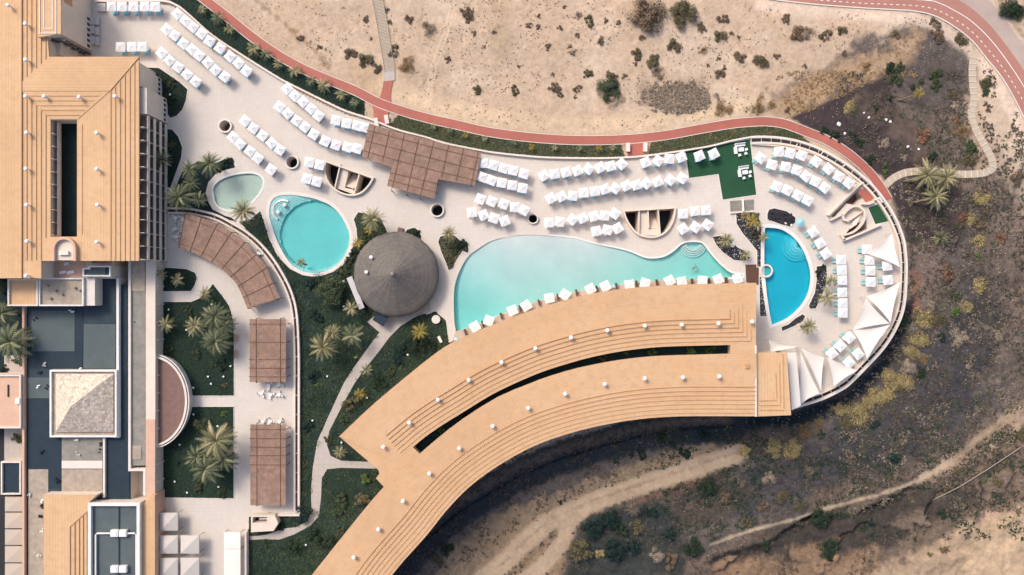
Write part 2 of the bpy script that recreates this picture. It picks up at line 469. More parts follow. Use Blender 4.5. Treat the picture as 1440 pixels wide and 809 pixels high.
WALL_N=[(133,1),(200,0.5),(232,1),(249.4,7.4),(264,18.5),(281.6,34.6),(299,49.4),(318.6,63),(343.4,79),(373,97.6),(397.7,112.5),(429.7,128.6),(456.8,142),(486.5,155.8),(521,166.9),(558,181.7),(597.7,191.6),(639.7,199),(666.7,209.2),(698.9,214.6),(748,219.6),(785,221.5),(839.8,222),(870,221.3),(898.9,219.6),(928.5,215.9),(963,211),(1000,204.7),(1029.7,197.3),(1055.6,192.4)]
WALL_N[16:18]=[(597.7,192),(624.7,200.5)]
RIM=[(1055.6,192.4),(1074,191.9),(1098.9,193.6),(1123.6,198.5),(1148.3,207),(1173,219.6),(1197.7,235.6),(1216,250),(1232,266),(1247,286),(1259,306),(1266.7,324),(1271.7,340),(1274,358),(1275,380),(1273,419.3),(1268,444),(1256.8,468.8),(1242,491),(1222,513),(1200,535.5),(1186,547),(1159.6,560.5),(1133,569.5),(1112,575),(1075,578)]
WN=catmull(WALL_N,4);RM=catmull(RIM,5)
PLAT=[(133,-60)]+WN+RM[1:]+[(1063,566),(1000,566),(950,566),(900,569),(850,577),(800,587),(750,603),(700,630),(660,658),(627,690),(597,722),(560,764),(520,810),(470,870),(-110,870),(-110,-60)]
PATHC=[(262,-20),(288.5,0),(323.6,27),(348,47),(373,65.5),(397.7,81.6),(430,99),(461.8,112.5),(499,127.5),(533.5,145),(573,158.5),(610,168.5),(640,175),(674,183),(702,188),(748,193.5),(800,197),(849,197.2),(894,195),(938,190),(988,181),(1030,174),(1060,171.3),(1080,171),(1101.8,174),(1120,180),(1139,187.4),(1156,194),(1173,203),(1190,214),(1204,225),(1222.4,242.5),(1234.6,258),(1243,271),(1249,281)]
PATHL=catmull(PATHC,4)
ROADIN=[(960,-22),(1020,-14),(1077,-3),(1144,5),(1213,10.4),(1249,12.4),(1286.5,14.8),(1316,22),(1343,37),(1368,57),(1388,81.6),(1410,108.8),(1427.5,138.5),(1440,163),(1466,215),(1500,290)]
ROADMID=[(960,-37),(1020,-29),(1077,-18),(1140,-9),(1200,-4),(1249,-2.5),(1304,0),(1323.6,5),(1343.4,15),(1363,27),(1383,44.5),(1402.7,66.8),(1422.5,94),(1440,121),(1470,172),(1512,262)]
ROADOUT=[(960,-58),(1020,-50),(1077,-40),(1140,-32),(1200,-27),(1260,-25),(1310,-18),(1348,0),(1373,17.3),(1397.7,42),(1422.5,74),(1440,99),(1474,150),(1525,240)]
GREYOUT=[(960,-80),(1020,-74),(1077,-66),(1140,-58),(1200,-54),(1270,-50),(1330,-38),(1373,-18),(1393,3),(1412,24),(1428,48),(1442,66),(1490,128),(1545,215)]
BOARD=[(522,-30),(530.5,0),(538,45),(545,80),(549,100),(552,116)]
FOOT=[(1371,73),(1367.5,94),(1368,118.6),(1370,141),(1366,158),(1370.5,178),(1383,202),(1394,222),(1396,236),(1386,242.5),(1368,245),(1348,245),(1323.6,242.5),(1299,240.5),(1274,243),(1257,250.4),(1245,261)]
TRACK1=[(660,830),(706,795),(735,765),(770,735),(820,712),(870,694),(910,680),(960,664),(1000,650),(1040,637)]
TRACK1B=[(690,850),(760,800),(790,765),(800,735),(830,708)]
TRACK2=[(880,812),(960,775),(1000,765),(1060,745),(1120,728),(1166,713),(1200,705),(1235,696),(1290,676),(1340,648),(1372,620),(1400,600),(1422,588),(1460,572),(1500,555)]
ROADD=[(480,875),(560,798),(600,756),(640,722),(680,697),(730,668),(790,643),(840,628),(900,612),(960,602),(1030,598)]
CTRL=[(-200,-150,0.5),(200,-100,0),(300,-80,0.3),(500,-50,0.6),(700,20,0.5),(700,150,-0.2),(500,90,0.1),(900,60,0.2),(900,160,-0.2),(1100,50,0),(1100,140,-0.3),(400,60,0),(1250,40,-0.2),(1200,200,-0.3),(1280,200,-0.9),(1250,285,-0.8),(1320,150,-1.4),(1330,250,-1.6),(1400,180,-1.2),(1460,100,-.3),(1440,-60,0.5),(1300,320,-2.5),(1400,340,-3.6),(1300,420,-4),(1430,460,-6),(1300,520,-5.5),(1250,580,-6),(1150,620,-5.5),(1050,620,-4.5),(950,610,-4),(800,630,-4),(700,680,-4.2),(620,750,-4.2),(560,830,-4.2),(700,740,-5),(850,690,-5.2),(950,680,-5.6),(1000,720,-6.8),(1100,690,-6.6),(1200,670,-7),(1340,600,-7.5),(1440,540,-8),(900,760,-6.5),(1000,800,-8.5),(1150,775,-9.8),(1280,730,-9.6),(1400,690,-9),(1300,800,-8),(1440,760,-6.5),(1500,640,-9),(700,900,-5),(1100,950,-7),(1500,950,-4),(1700,500,-8),(1700,100,-1),(0,950,-0.5),(-300,400,-0.5),(200,1000,-1)]
CT=np.array(CTRL)
def terr_z(px,py,full=True):
    px=np.asarray(px,float);py=np.asarray(py,float)
    num=np.zeros(px.shape);den=np.zeros(px.shape)
    for x,y,z in CTRL:
        w=1/(((px-x)**2+(py-y)**2)+900)**1.6
        num+=w*z;den+=w
    z=num/den
    flat=np.zeros(px.shape)
    for L,w in ((PATHC,11),(ROADIN,8),(ROADMID,13),(ROADOUT,13),(GREYOUT,14),(BOARD,12),(FOOT,8),(TRACK1,14),(TRACK1B,10),(ROADD,14)):
        flat=np.maximum(flat,1-sst(w,w+14,ldist(px,py,L)))
    sd=sdist(px,py,PLATC)
    flat=np.maximum(flat,sst(-24,-8,sd)*(px<1250))
    rough=0.35+0.65*sst(560,700,py)+0.5*sst(1240,1330,px)*sst(100,300,py)
    n=fbm(px,py,90,3,3)*0.9*rough+fbm(px,py,22,4,11)*0.5*rough+fbm(px,py,5,3,21)*0.16*rough
    # a gully running through the lower right
    gd=ldist(px,py,[(1000,806),(1080,772),(1146,750),(1200,741),(1283,716),(1343,690)])
    z=z-1.0*np.exp(-(gd/13)**2)*sst(960,1040,px)
    z=z+n*(1-flat)
    z=np.where(sd>6,-9.0,z)
    return z
PLATC=PLAT[:]  # coarse enough already
gx=np.concatenate([np.linspace(-1500,-260,10)[:-1],np.linspace(-260,-140,12)[:-1],np.arange(-140,148,0.42),np.linspace(148,260,12)[1:],np.linspace(260,1500,10)[1:]])
gy=np.concatenate([np.linspace(-1500,-200,10)[:-1],np.linspace(-200,-80,12)[:-1],np.arange(-80,84,0.42),np.linspace(84,200,12)[1:],np.linspace(200,1500,10)[1:]])
GX,GY=np.meshgrid(gx,gy)
def to_px(x,y,z):
    s=K*(H-z)/H;return 720+x/s,404.5-y/s
PX,PY=to_px(GX,GY,0)
for _ in range(3):
    zz=terr_z(PX,PY) if _==2 else np.interp(PY,[200,620],[0,-5])*(PX>200)
    PX,PY=to_px(GX,GY,np.where(zz<-8.99,0,zz))
ZZ=terr_z(PX,PY)
# --- soil colours (sRGB-like seen tones turned into base colours), by kind of ground, some strips with painted shade
def C(r,g,b): return np.array([(v/255)**2.2 for v in (r,g,b)])
SAND=C(189,164,139);SAND2=C(199,176,152);SAND3=C(165,142,116);GRAV=C(70,61,61);GRAV2=C(96,83,76);SCRUB=C(96,88,82);SCRUBD=C(68,66,67);OCHRE=C(148,122,92);TRK=C(176,153,127);TRKD=C(138,119,99);SAND4=C(160,138,114);DK=C(30,38,44);GREYP=C(196,172,152);RED=C(150,100,78)
n1=fbm(PX,PY,60,5,31);n2=fbm(PX,PY,18,5,41);n3=fbm(PX,PY,6,4,51)
def lerp(c,t,b): return c*(1-t[...,None])+b*t[...,None]
col=np.zeros(PX.shape+(3,))+SAND
col=lerp(col,sst(-0.1,0.5,n1),SAND2);col=lerp(col,sst(0.05,0.6,n2)*0.45,SAND3)
def blob(poly,c,soft=8,warp=14,amt=1.0,wn=None):
    global col
    w=(n2*0.6+n3*0.4)*warp if wn is None else wn*warp
    col=lerp(col,sst(-soft,soft,sdist(PX,PY,poly)+w)*amt,c)
def stroke(line,width,c,soft=3,warp=3,amt=1.0):
    global col
    col=lerp(col,(1-sst(width-soft,width+soft,ldist(PX,PY,line)+n3*warp))*amt,c)
# smooth pale shoulder of the path, darker swath
stroke([(x,y-20) for x,y in PATHC[9:26]],14,C(206,180,148),8,8,0.8)
blob([(690,0),(712,0),(716,70),(698,90),(688,40)],SAND3,8,6,.6)
# dry scrubby slope right of the sand
blob([(1040,170),(1100,125),(1150,100),(1205,60),(1250,45),(1300,25),(1345,45),(1380,90),(1360,150),(1372,240),(1500,250),(1600,700),(1440,570),(1330,650),(1250,700),(1000,800),(600,850),(560,800),(640,715),(760,640),(900,590),(1100,560),(1280,420),(1250,250),(1120,160)],SCRUB,10,26)
blob([(1040,168),(1100,135),(1160,100),(1210,80),(1260,60),(1300,40),(1290,90),(1200,120),(1150,150),(1100,168)],C(178,148,116),12,26,.75)
# dark volcanic planting bed
blob([(1108,165),(1150,150),(1200,125),(1246,108),(1262,150),(1300,185),(1330,235),(1250,250),(1210,240),(1160,195)],GRAV,3,5)
blob([(1245,262),(1300,246),(1350,255),(1365,300),(1345,360),(1280,350),(1262,300)],GRAV,4,6)
blob([(1262,100),(1330,60),(1355,120),(1345,210),(1310,230),(1280,180)],C(88,80,76),8,12,.85)
blob([(1270,345),(1330,340),(1330,400),(1290,470),(1272,470),(1278,400)],C(122,106,96),8,12,.8)
blob([(1280,380),(1296,385),(1292,440),(1280,450)],RED,5,6,.6)
# broad dark zones low on the slope
blob([(1380,330),(1500,330),(1500,520),(1400,560),(1300,640),(1180,690),(1010,735),(1000,690),(1100,640),(1240,570),(1300,480),(1340,430)],SCRUBD,14,36,.9)
blob([(1180,120),(1500,200),(1520,480),(1380,420),(1360,300)],C(116,100,87),20,50,.45)
col=lerp(col,sst(0.15,0.6,n2)*sst(560,640,PY)*0.5,DK*1.6)
blob([(1395,60),(1500,60),(1500,330),(1430,290),(1410,240),(1380,170),(1375,110)],SAND2,10,22,.85)
blob([(1400,210),(1500,300),(1500,560),(1380,540),(1420,400)],C(128,112,98),18,50,.5)
# sand in the far lower right
blob([(930,815),(1000,772),(1100,742),(1200,712),(1300,685),(1380,640),(1560,560),(1600,950),(900,950)],C(104,91,80),6,14)
blob([(1000,792),(1066,768),(1146,750),(1200,741),(1283,719),(1343,692),(1375,672),(1385,690),(1340,722),(1290,748),(1240,775),(1180,800),(1000,830)],C(62,58,55),7,16,.95)  # shade strip below the gully, painted dark into the ground colour
blob([(1215,812),(1250,795),(1310,770),(1350,742),(1405,716),(1460,698),(1560,680),(1560,900),(1200,900)],SAND4,8,18)
blob([(1330,800),(1380,765),(1440,735),(1560,710),(1560,900)],C(178,155,128),8,10,.7)
blob([(1000,800),(1060,782),(1130,790),(1240,770),(1230,820),(1000,830)],C(134,110,88),8,16,.7)
# slope below the curved wing
blob([(600,830),(640,765),(700,722),(790,690),(900,650),(1010,615),(1010,640),(960,655),(870,690),(790,715),(700,790),(680,830)],C(136,117,96),5,14,.95)
blob([(650,850),(720,790),(780,745),(800,790),(780,850)],C(134,113,91),5,10,.9)
blob([(780,850),(800,770),(830,725),(920,700),(960,730),(960,850)],C(54,58,56),7,16,.9)
blob([(940,690),(1010,655),(1060,690),(1010,740),(950,740)],C(76,68,62),9,18,.8)
stroke([(895,703),(925,694),(965,683),(990,672)],5,C(112,80,66),4,8,.6)
blob([(1040,600),(1130,585),(1150,600),(1110,640),(1050,640),(1030,615)],C(92,80,68),9,20,.6)
blob([(1010,580),(1120,578),(1230,540),(1290,420),(1285,400),(1276,430),(1250,500),(1190,560),(1120,592),(1035,612)],DK,6,10,.85)  # shade at the foot of the end block and rim, painted dark
stroke([(1050,588),(1120,592),(1190,565),(1250,505),(1276,440)],9,DK,6,8,.9)  # deepens the painted shade along the rim foot
blob([(1140,690),(1210,680),(1290,650),(1300,690),(1200,715),(1130,725)],C(112,96,82),8,16,.7)
stroke([(x,y+9) for x,y in TRACK2[3:13]],6,C(84,72,62),5,6,.6)
stroke(TRACK1,13.5,TRK,4,4,.97);stroke(TRACK1B,11,TRK,4,4,.97)
stroke([(x+2,y-3) for x,y in TRACK1],1.5,TRKD,2,3,.5)
stroke([(1283,717),(1200,739),(1146,748),(1066,765),(1000,787)],3.5,C(34,34,36),3,5,.85)
stroke(TRACK2[2:],2.0,C(178,158,132),1.5,3,.95);stroke([(1340,648),(1372,620),(1400,600),(1440,578),(1500,550)],9,TRKD,8,8,.45)
stroke([(1290,676),(1340,648),(1372,620),(1440,572)],5,TRK,4,4,.6)
blob([(1340,640),(1440,560),(1500,520),(1500,640),(1440,625),(1350,685)],C(124,106,88),8,16,.5)
# dark tarmac-like service strip, the wing's shade partly painted into its colour
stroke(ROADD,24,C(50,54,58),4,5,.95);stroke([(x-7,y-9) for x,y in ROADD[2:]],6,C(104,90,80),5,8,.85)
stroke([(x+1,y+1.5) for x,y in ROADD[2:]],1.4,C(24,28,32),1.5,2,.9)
# pale verge along the road and footpath
stroke([(x-7,y+10) for x,y in ROADIN[2:]],9,C(218,194,172),6,5,.8)
stroke(GREYOUT[8:],8,C(196,172,150),5,3,.8)
stroke([(1393,-20),(1412,10),(1428,38),(1445,60)],2,C(96,80,66),3,3,.6)
# wheel marks in the sand
for L in ([(640,5),(630,45),(612,95),(603,150)],[(634,5),(624,45),(606,95),(598,150)]):
    stroke(L,1.0,C(222,198,168),1.5,2,.6)
for L in ([(360,0),(390,25),(425,52),(450,80),(465,98)],[(400,35),(418,52),(430,62)]):
    stroke(L,2.2,C(140,115,90),3,6,.7)
blob([(485,85),(530,90),(535,140),(505,135)],C(182,154,122),6,8,.6)
blob([(905,120),(985,118),(1000,135),(985,156),(930,158),(900,140)],C(136,117,100),9,26,.75)
col*= (1+0.16*n3+0.12*n2)[...,None]
inbeds=sdist(PX,PY,PLAT)
me=bpy.data.meshes.new('ground')
ny,nx=GX.shape
V=np.stack([GX,GY,ZZ],-1).reshape(-1,3)
idx=np.arange(nx*ny).reshape(ny,nx)
Q=np.stack([idx[:-1,:-1],idx[:-1,1:],idx[1:,1:],idx[1:,:-1]],-1).reshape(-1,4)
me.vertices.add(len(V));me.vertices.foreach_set('co',V.ravel())
me.loops.add(Q.size);me.loops.foreach_set('vertex_index',Q.ravel())
me.polygons.add(len(Q));me.polygons.foreach_set('loop_start',np.arange(0,Q.size,4));me.polygons.foreach_set('loop_total',np.full(len(Q),4))
me.update();me.validate()
at=me.attributes.new('soil','FLOAT_COLOR','POINT')
lum=col.mean(-1)
rgh=np.clip(1.15-lum*2.6,0.12,1)*(1-0.75*np.maximum.reduce([1-sst(8,16,ldist(PX,PY,TRACK1)),1-sst(7,14,ldist(PX,PY,TRACK1B)),(1-sst(15,24,ldist(PX,PY,PATHC)))]))
rgh=np.where((sdist(PX,PY,[(1108,165),(1150,150),(1200,125),(1246,108),(1262,150),(1300,185),(1330,235),(1250,250),(1210,240),(1160,195)])>0),0.25,rgh)
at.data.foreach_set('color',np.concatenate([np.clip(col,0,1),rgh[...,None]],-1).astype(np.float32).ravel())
me.polygons.foreach_set('use_smooth',np.ones(len(Q),bool))
g=bpy.data.objects.new('ground',me);COL.objects.link(g);structure(g)
t=NT('ground_soil');a=t.n('ShaderNodeAttribute',attribute_name='soil').outputs['Color']
p=t.n('ShaderNodeNewGeometry').outputs['Position']
f1=t.noise(p,1.3,6,0.75);f2=t.noise(p,5,4,0.8);f3=t.noise(p,0.3,5,0.7)
al=t.n('ShaderNodeAttribute',attribute_name='soil').outputs['Alpha']
f4=t.noise(p,0.75,8,0.85);f5=t.noise(p,2.6,5,0.8)
m1=t.ramp(f4,[(0.34,(0.58,)*3),(0.5,(1.05,1.05,1.05)),(0.66,(1.55,1.5,1.42))])
m2=t.ramp(f5,[(0.34,(0.66,)*3),(0.5,(1.05,1.05,1.05)),(0.68,(1.45,1.42,1.36))])
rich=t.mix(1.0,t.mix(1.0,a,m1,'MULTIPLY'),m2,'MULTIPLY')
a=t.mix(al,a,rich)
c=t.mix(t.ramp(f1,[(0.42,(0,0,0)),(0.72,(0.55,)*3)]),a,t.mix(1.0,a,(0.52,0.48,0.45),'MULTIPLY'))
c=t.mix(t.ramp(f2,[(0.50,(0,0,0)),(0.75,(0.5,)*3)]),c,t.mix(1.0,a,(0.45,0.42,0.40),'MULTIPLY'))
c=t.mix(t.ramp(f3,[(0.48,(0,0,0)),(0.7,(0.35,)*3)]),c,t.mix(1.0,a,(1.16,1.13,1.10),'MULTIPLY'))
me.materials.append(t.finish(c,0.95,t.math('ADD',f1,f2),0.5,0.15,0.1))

def tz(px,py):
    return float(terr_z(np.array([px]),np.array([py]))[0])
def WT(px,py,dz=0.0):
    z=tz(px,py)+dz
    return W(px,py,z)
def drape(name,left,right,mat,dz=0.07,n=200,m=4,kind=True):
    A=resample(catmull(left,4),n);B=resample(catmull(right,4),n)
    px=np.array([[a[0]+(b[0]-a[0])*j/m for j in range(m+1)] for a,b in zip(A,B)])
    py=np.array([[a[1]+(b[1]-a[1])*j/m for j in range(m+1)] for a,b in zip(A,B)])
    z=terr_z(px,py);z=np.where(z<-8.5,-0.12,z)+dz
    b=MB()
    for i in range(n):
        for j in range(m+1): b.v.append(W(px[i,j],py[i,j],z[i,j]))
    for i in range(n-1):
        for j in range(m):
            k=i*(m+1)+j;b.f.append((k,k+m+1,k+m+2,k+1))
    o=b.build(name,mat)
    return structure(o) if kind else o
pl=offset(PATHL,6.0);pr=offset(PATHL,-6.0)
drape('red_footpath',pl,pr,M['redpath'],0.16,320)
drape('path_kerb',offset(PATHL,6.0),offset(PATHL,6.9),M['coping'],0.22,320,1)
drape('path_kerb',offset(PATHL,-6.0),offset(PATHL,-6.8),M['coping'],0.22,320,1)
drape('red_footpath',[(516,138),(524,150),(526,171)],[(560,150),(546,160),(545,177)] ,M['redpath'],0.172,30)
drape('red_footpath',[(540,112),(537,128),(532,142)],[(553,113),(550,128),(549,148)],M['redpath'],0.176,30)
drape('red_footpath',[(881,200),(883,210),(883,219.5)],[(906,200),(905,210),(905,218.5)],M['redpath'],0.172,30)
drape('road_surface',ROADIN,ROADOUT,M['redroad'],0.12,220,6)
drape('road_shoulder',ROADOUT,GREYOUT,M['asphalt'],0.10,220,5)
drape('road_kerb',[(x-1,y+1.4) for x,y in ROADIN],ROADIN,M['coping'],0.24,220,1)
rm=catmull(ROADMID,6);drape('road_marking',rm,offset(rm,1.0),M['paint'],0.15,260,1)
dl=[((a[0]*.55+b[0]*.45),(a[1]*.55+b[1]*.45)) for a,b in zip(resample(catmull(ROADIN,6),260),resample(catmull(ROADMID,6),260))]
db=MB()
dd=resample(dl,700)
for i in range(0,690,9):
    seg=dd[i:i+5]
    if seg[0][0]<1000 or seg[0][0]>1500: continue
    o=offset(seg,1.0);zs=[tz(*q)+0.155 for q in seg]
    for q in range(4): db.face([W(*seg[q],zs[q]),W(*seg[q+1],zs[q+1]),W(*o[q+1],zs[q+1]),W(*o[q],zs[q])])
structure(db.build('lane_marking',M['paint']))
ft=catmull(FOOT,5)
drape('garden_footpath',offset(ft,5.2),offset(ft,-5.2),M['deckwood'],0.12,160)
jb=MB();fr=resample(ft,40)
for i in range(1,39):
    a=offset(fr,5.2)[i];b_=offset(fr,-5.2)[i];zz=tz(*fr[i])+0.16
    A=W(*a,zz);B=W(*b_,zz);jb.tube([A,B],0.09,4)
structure(jb.build('footpath_joint',M['coping']))

# ============================================================ terrace slab with real openings
def circ(cx,cy,r,n=28,ry=None): 
    ry=ry or r;return [(cx+r*math.cos(2*math.pi*i/n),cy+ry*math.sin(2*math.pi*i/n)) for i in range(n)]
KID=catmull(Z(200,180,[(410,390),(403,350),(425,310),(480,280),(560,262),(630,260),(675,280),(688,315),(676,352),(645,395),(600,440),(555,462),(490,466),(440,448),(415,420)]),3,True)
EGG=catmull([(379,292),(383,281),(392,275.5),(408,274),(425,276),(444,280),(464,288.5),(479,303),(488.5,321),(492,337),(488,354),(478,369),(462,380),(444,384.5),(426,382),(411,373),(400,359),(390,340),(383,320),(379,305)],4,True)
DEEP=circ(441,330.5,48,48,47)
BIG=catmull([(674,349),(690,339.5),(711,334),(740,330.5),(773,332)],4)[:-1]+catmull([(773,332),(800,334.5),(810,336),(837,343.6),(872,350.5),(889,355.5),(906,362.5),(921,363.7),(936,360.5),(948,353),(958,344.5),(968,341),(983,341),(990,345),(998,355.5),(1007.6,366.7),(1015,374),(1025,382),(1033,385.5),(1044.5,386.5)],4)+catmull([(1044,389),(1010,391),(973,392.5),(923,395),(889,398),(867,401),(840,404.5),(810,410.5),(785,415.5),(753,424.5),(724,434.5),(695,446),(667,458.5),(641,466)],4)[:-1]+catmull([(641,466),(638.5,446),(638.5,410),(643,389.5),(652,370),(661.8,357)],4)
CYAN=[(1075.4,321)]+catmull([(1078,320),(1098,322.5),(1116,334),(1128.5,350.5),(1136,368),(1139.6,384),(1139,400),(1134,417),(1124,432),(1111,444.5),(1099,451.5),(1085.5,456.5)],4)+[(1082,440),(1079,420),(1076,400),(1074.5,375),(1074.5,350)]
HM_A=catmull(Z(400,180,[(240,196),(235,230),(240,275),(262,322),(300,355),(345,376),(390,382),(435,370),(470,340),(492,310),(503,288)]),3)
HM_B=catmull(Z(800,180,[(312,476),(325,515),(350,558),(385,598),(430,616),(480,620),(530,603),(565,570),(588,525),(596,490),(599,458)]),3)
SPIRAL=Z(1000,180,[(680,505),(858,335),(900,420),(975,560),(770,640),(740,606),(840,520),(880,470),(800,410)])
# simple well outline for the stair pit
PIT1=Z(1000,180,[(684,503),(845,345),(868,395),(820,440),(770,430),(700,512)])
PIT2=Z(1000,180,[(762,608),(800,560),(880,520),(890,575),(850,592),(770,628)])
WELLS=[(316,177,7.6,9.8),(410.3,228,7.8,9.8),(614.5,295.5,8,10),(749.5,307.5,6,7.6)]
SLOT_PX=[ (580.5,629)]+[(600,613),(625,596),(656.5,576.6),(690,556),(723.6,539.5),(760,524),(800,511),(840,500.5),(885,492.5),(930,488),(980,486.3),(1027.4,485.3)]+[(1027.4,497.5),(980,499),(923.6,500.8),(874,506),(837,512.5),(800,521),(765,532),(743,540.5),(700,558.5),(650,590),(615,617),(590,638.7)]
holes_px=[KID,EGG,BIG,CYAN,HM_A,HM_B,PIT1,PIT2]+[circ(a,b,r,20) for a,b,r,_ in WELLS]
plat_w=WP(PLAT);holes_w=[WP(h) for h in holes_px]
s=MB().prism(plat_w,-12,0,holes_w,bottom=False)
structure(s.build('terrace',M['pave']))

# ---- pools
def pool(name_,outline,mat_w,floor_mat,depth_fn,label,cope=True,shore=None,cmat='coping_white',lvl=-0.06,cw=0.55,st=0.6):
    ow=WP(outline)
    cx=sum(p[0] for p in ow)/len(ow);cy=sum(p[1] for p in ow)/len(ow)
    root=thing('swimming_pool',label,'swimming pool',(cx,cy,0))
    loc=(cx,cy,0)
    xs=[p[0] for p in ow];ys=[p[1] for p in ow]
    b=MB();nx_=int((max(xs)-min(xs))/st)+3;ny_=int((max(ys)-min(ys))/st)+3
    for j in range(ny_):
        for i in range(nx_):
            x=min(xs)-st+i*st;y=min(ys)-st+j*st
            q=(720+x/K,404.5-y/K)
            b.v.append((x-cx,y-cy,-depth_fn(*q)))
    for j in range(ny_-1):
        for i in range(nx_-1):
            k=j*nx_+i;b.f.append((k,k+1,k+nx_+1,k+nx_))
    b.build('pool_floor',floor_mat,root,smooth=st>0.4)
    # tiled inner wall, a thin skin inside the slab opening
    ccw=ow if area(ow)>0 else ow[::-1]
    lin=[(x-cx,y-cy) for x,y in offset(ccw,0.02,True)]
    w=MB();n=len(lin)
    for i in range(n):
        a=lin[i-1];c_=lin[i];w.face([(a[0],a[1],-2.2),(c_[0],c_[1],-2.2),(c_[0],c_[1],-0.005),(a[0],a[1],-0.005)])
    w.build('pool_wall',floor_mat,root)
    wl=[(x-cx,y-cy) for x,y in offset(ccw,-0.01,True)]
    structure(MB().prism(wl,-2.6,lvl).build('water',mat_w,root,recalc=True),'structure')
    del_kind(root)
    if cope:
        c_=[(x-cx,y-cy) for x,y in ccw]
        MB().band(c_,-cw,0.04,-0.02,0.05,True).build('coping',M[cmat],root)
    return root,cx,cy
def del_kind(root):
    for c in bpy.data.objects:
        if c.parent==root and 'kind' in c: del c['kind']
P_big,bx,by=pool('p',BIG,M['water_main'],M['pooltile'],lambda x,y:min(1.7,0.13+0.018*max(0,((y-338)*0.5+max(0,(760-x)*0.20-8))) *1.0+max(0,(math.hypot((x-745),(y-338)*1.3)-95))*0.0068),'large turquoise infinity pool with beach entry beside the curved roof',cope=False)
# coping for the big pool only where the photo has a hard edge
MB().band([(x-bx,y-by) for x,y in WP(BIG[16:97])],0.0,0.45,-0.02,0.05).build('coping',M['coping_white'],P_big)
def dr(x,y):
    return 1.35 if math.hypot((x-441)/48,(y-330.5)/47)<1 else 0.42
P_rd,rx_,ry_=pool('p',EGG,M['water_round'],M['pooltile_green'],lambda x,y:1.35 if math.hypot(x-441,y-330.5)<48 else max(0.14,0.62-0.11*((math.hypot(x-441,y-330.5)-48)//3.2)),'round turquoise pool with curved entry steps left of the thatched hut',cw=0.8,cmat='coping',st=0.3)
P_kid,kx,ky=pool('p',KID,M['water_pale'],M['pooltile_sand'],lambda x,y:0.55,'small pale green children pool beside the palm cluster',cw=0.45)
P_cy,cx_,cy_=pool('p',CYAN,M['water_blue'],M['pooltile_blue'],lambda x,y:1.35,'vivid cyan half-round pool at the right end of the terrace',cw=0.85)
# steps in the pools
def ring_steps(root,cx0,cy0,px,py,rs,a0,a1,mat,z0,dz,w=0.5):
    c=W2(px,py)
    for i,r in enumerate(rs):
        pts=[(c[0]-cx0+r*K*math.cos(R(a0+(a1-a0)*k/24)),c[1]-cy0+r*K*math.sin(R(a0+(a1-a0)*k/24))) for k in range(25)]
        MB().band(pts,-w/2,w/2,-2.0,z0-dz*i).build('step',mat,root)
ring_steps(P_cy,cx_,cy_,1122,347,[3,7,11,15,19],100,330,M['pooltile_blue'],-0.22,0.2,0.7)
ring_steps(P_big,bx,by,975,341,[20,17,14,11],195,345,M['pooltile'],-0.9,-0.2,0.45)
# curved hydro-massage bench with steel rails in the round pool
c=W2(398,296)
pts=[(c[0]-rx_+r_*math.cos(R(a)),c[1]-ry_+r_*math.sin(R(a))) for r_,a in [(2.6,a) for a in range(60,250,10)]]
MB().band(pts,-0.2,0.2,-1,0.06).build('bench',M['coping_white'],P_rd)
MB().tube([(p_[0]*1.0+0.15,p_[1]-0.1,0.55) for p_ in pts[::2]],0.05,6).build('handrail',M['steel'],P_rd)
for q in ((392,299),(401,289)):
    w_=W2(*q);MB().lathe(w_[0]-rx_,w_[1]-ry_,[(0.0,0.7),(0.35,0.68),(0.5,0.4),(0.5,-0.6)],14).build('water_jet',M['coping_white'],P_rd)

# jacuzzi
j=W2(1077,381)
jr=thing('jacuzzi','small round pale blue whirlpool tub on the cyan pool edge','whirlpool',(j[0],j[1],0))
MB().lathe(0,0,[(1.25,0),(1.25,0.35),(1.68,0.35),(1.68,-1.0)],32).build('tub_rim',M['coping'],jr)
MB().lathe(0,0,[(0.0,-0.5),(1.25,-0.5),(1.25,0.3)],32).build('tub',M['pooltile_blue'],jr)
MB().prism([(1.26*math.cos(a*math.pi/16),1.26*math.sin(a*math.pi/16)) for a in range(32)],-0.6,0.22).build('water',M['water_pale'],jr,recalc=True)

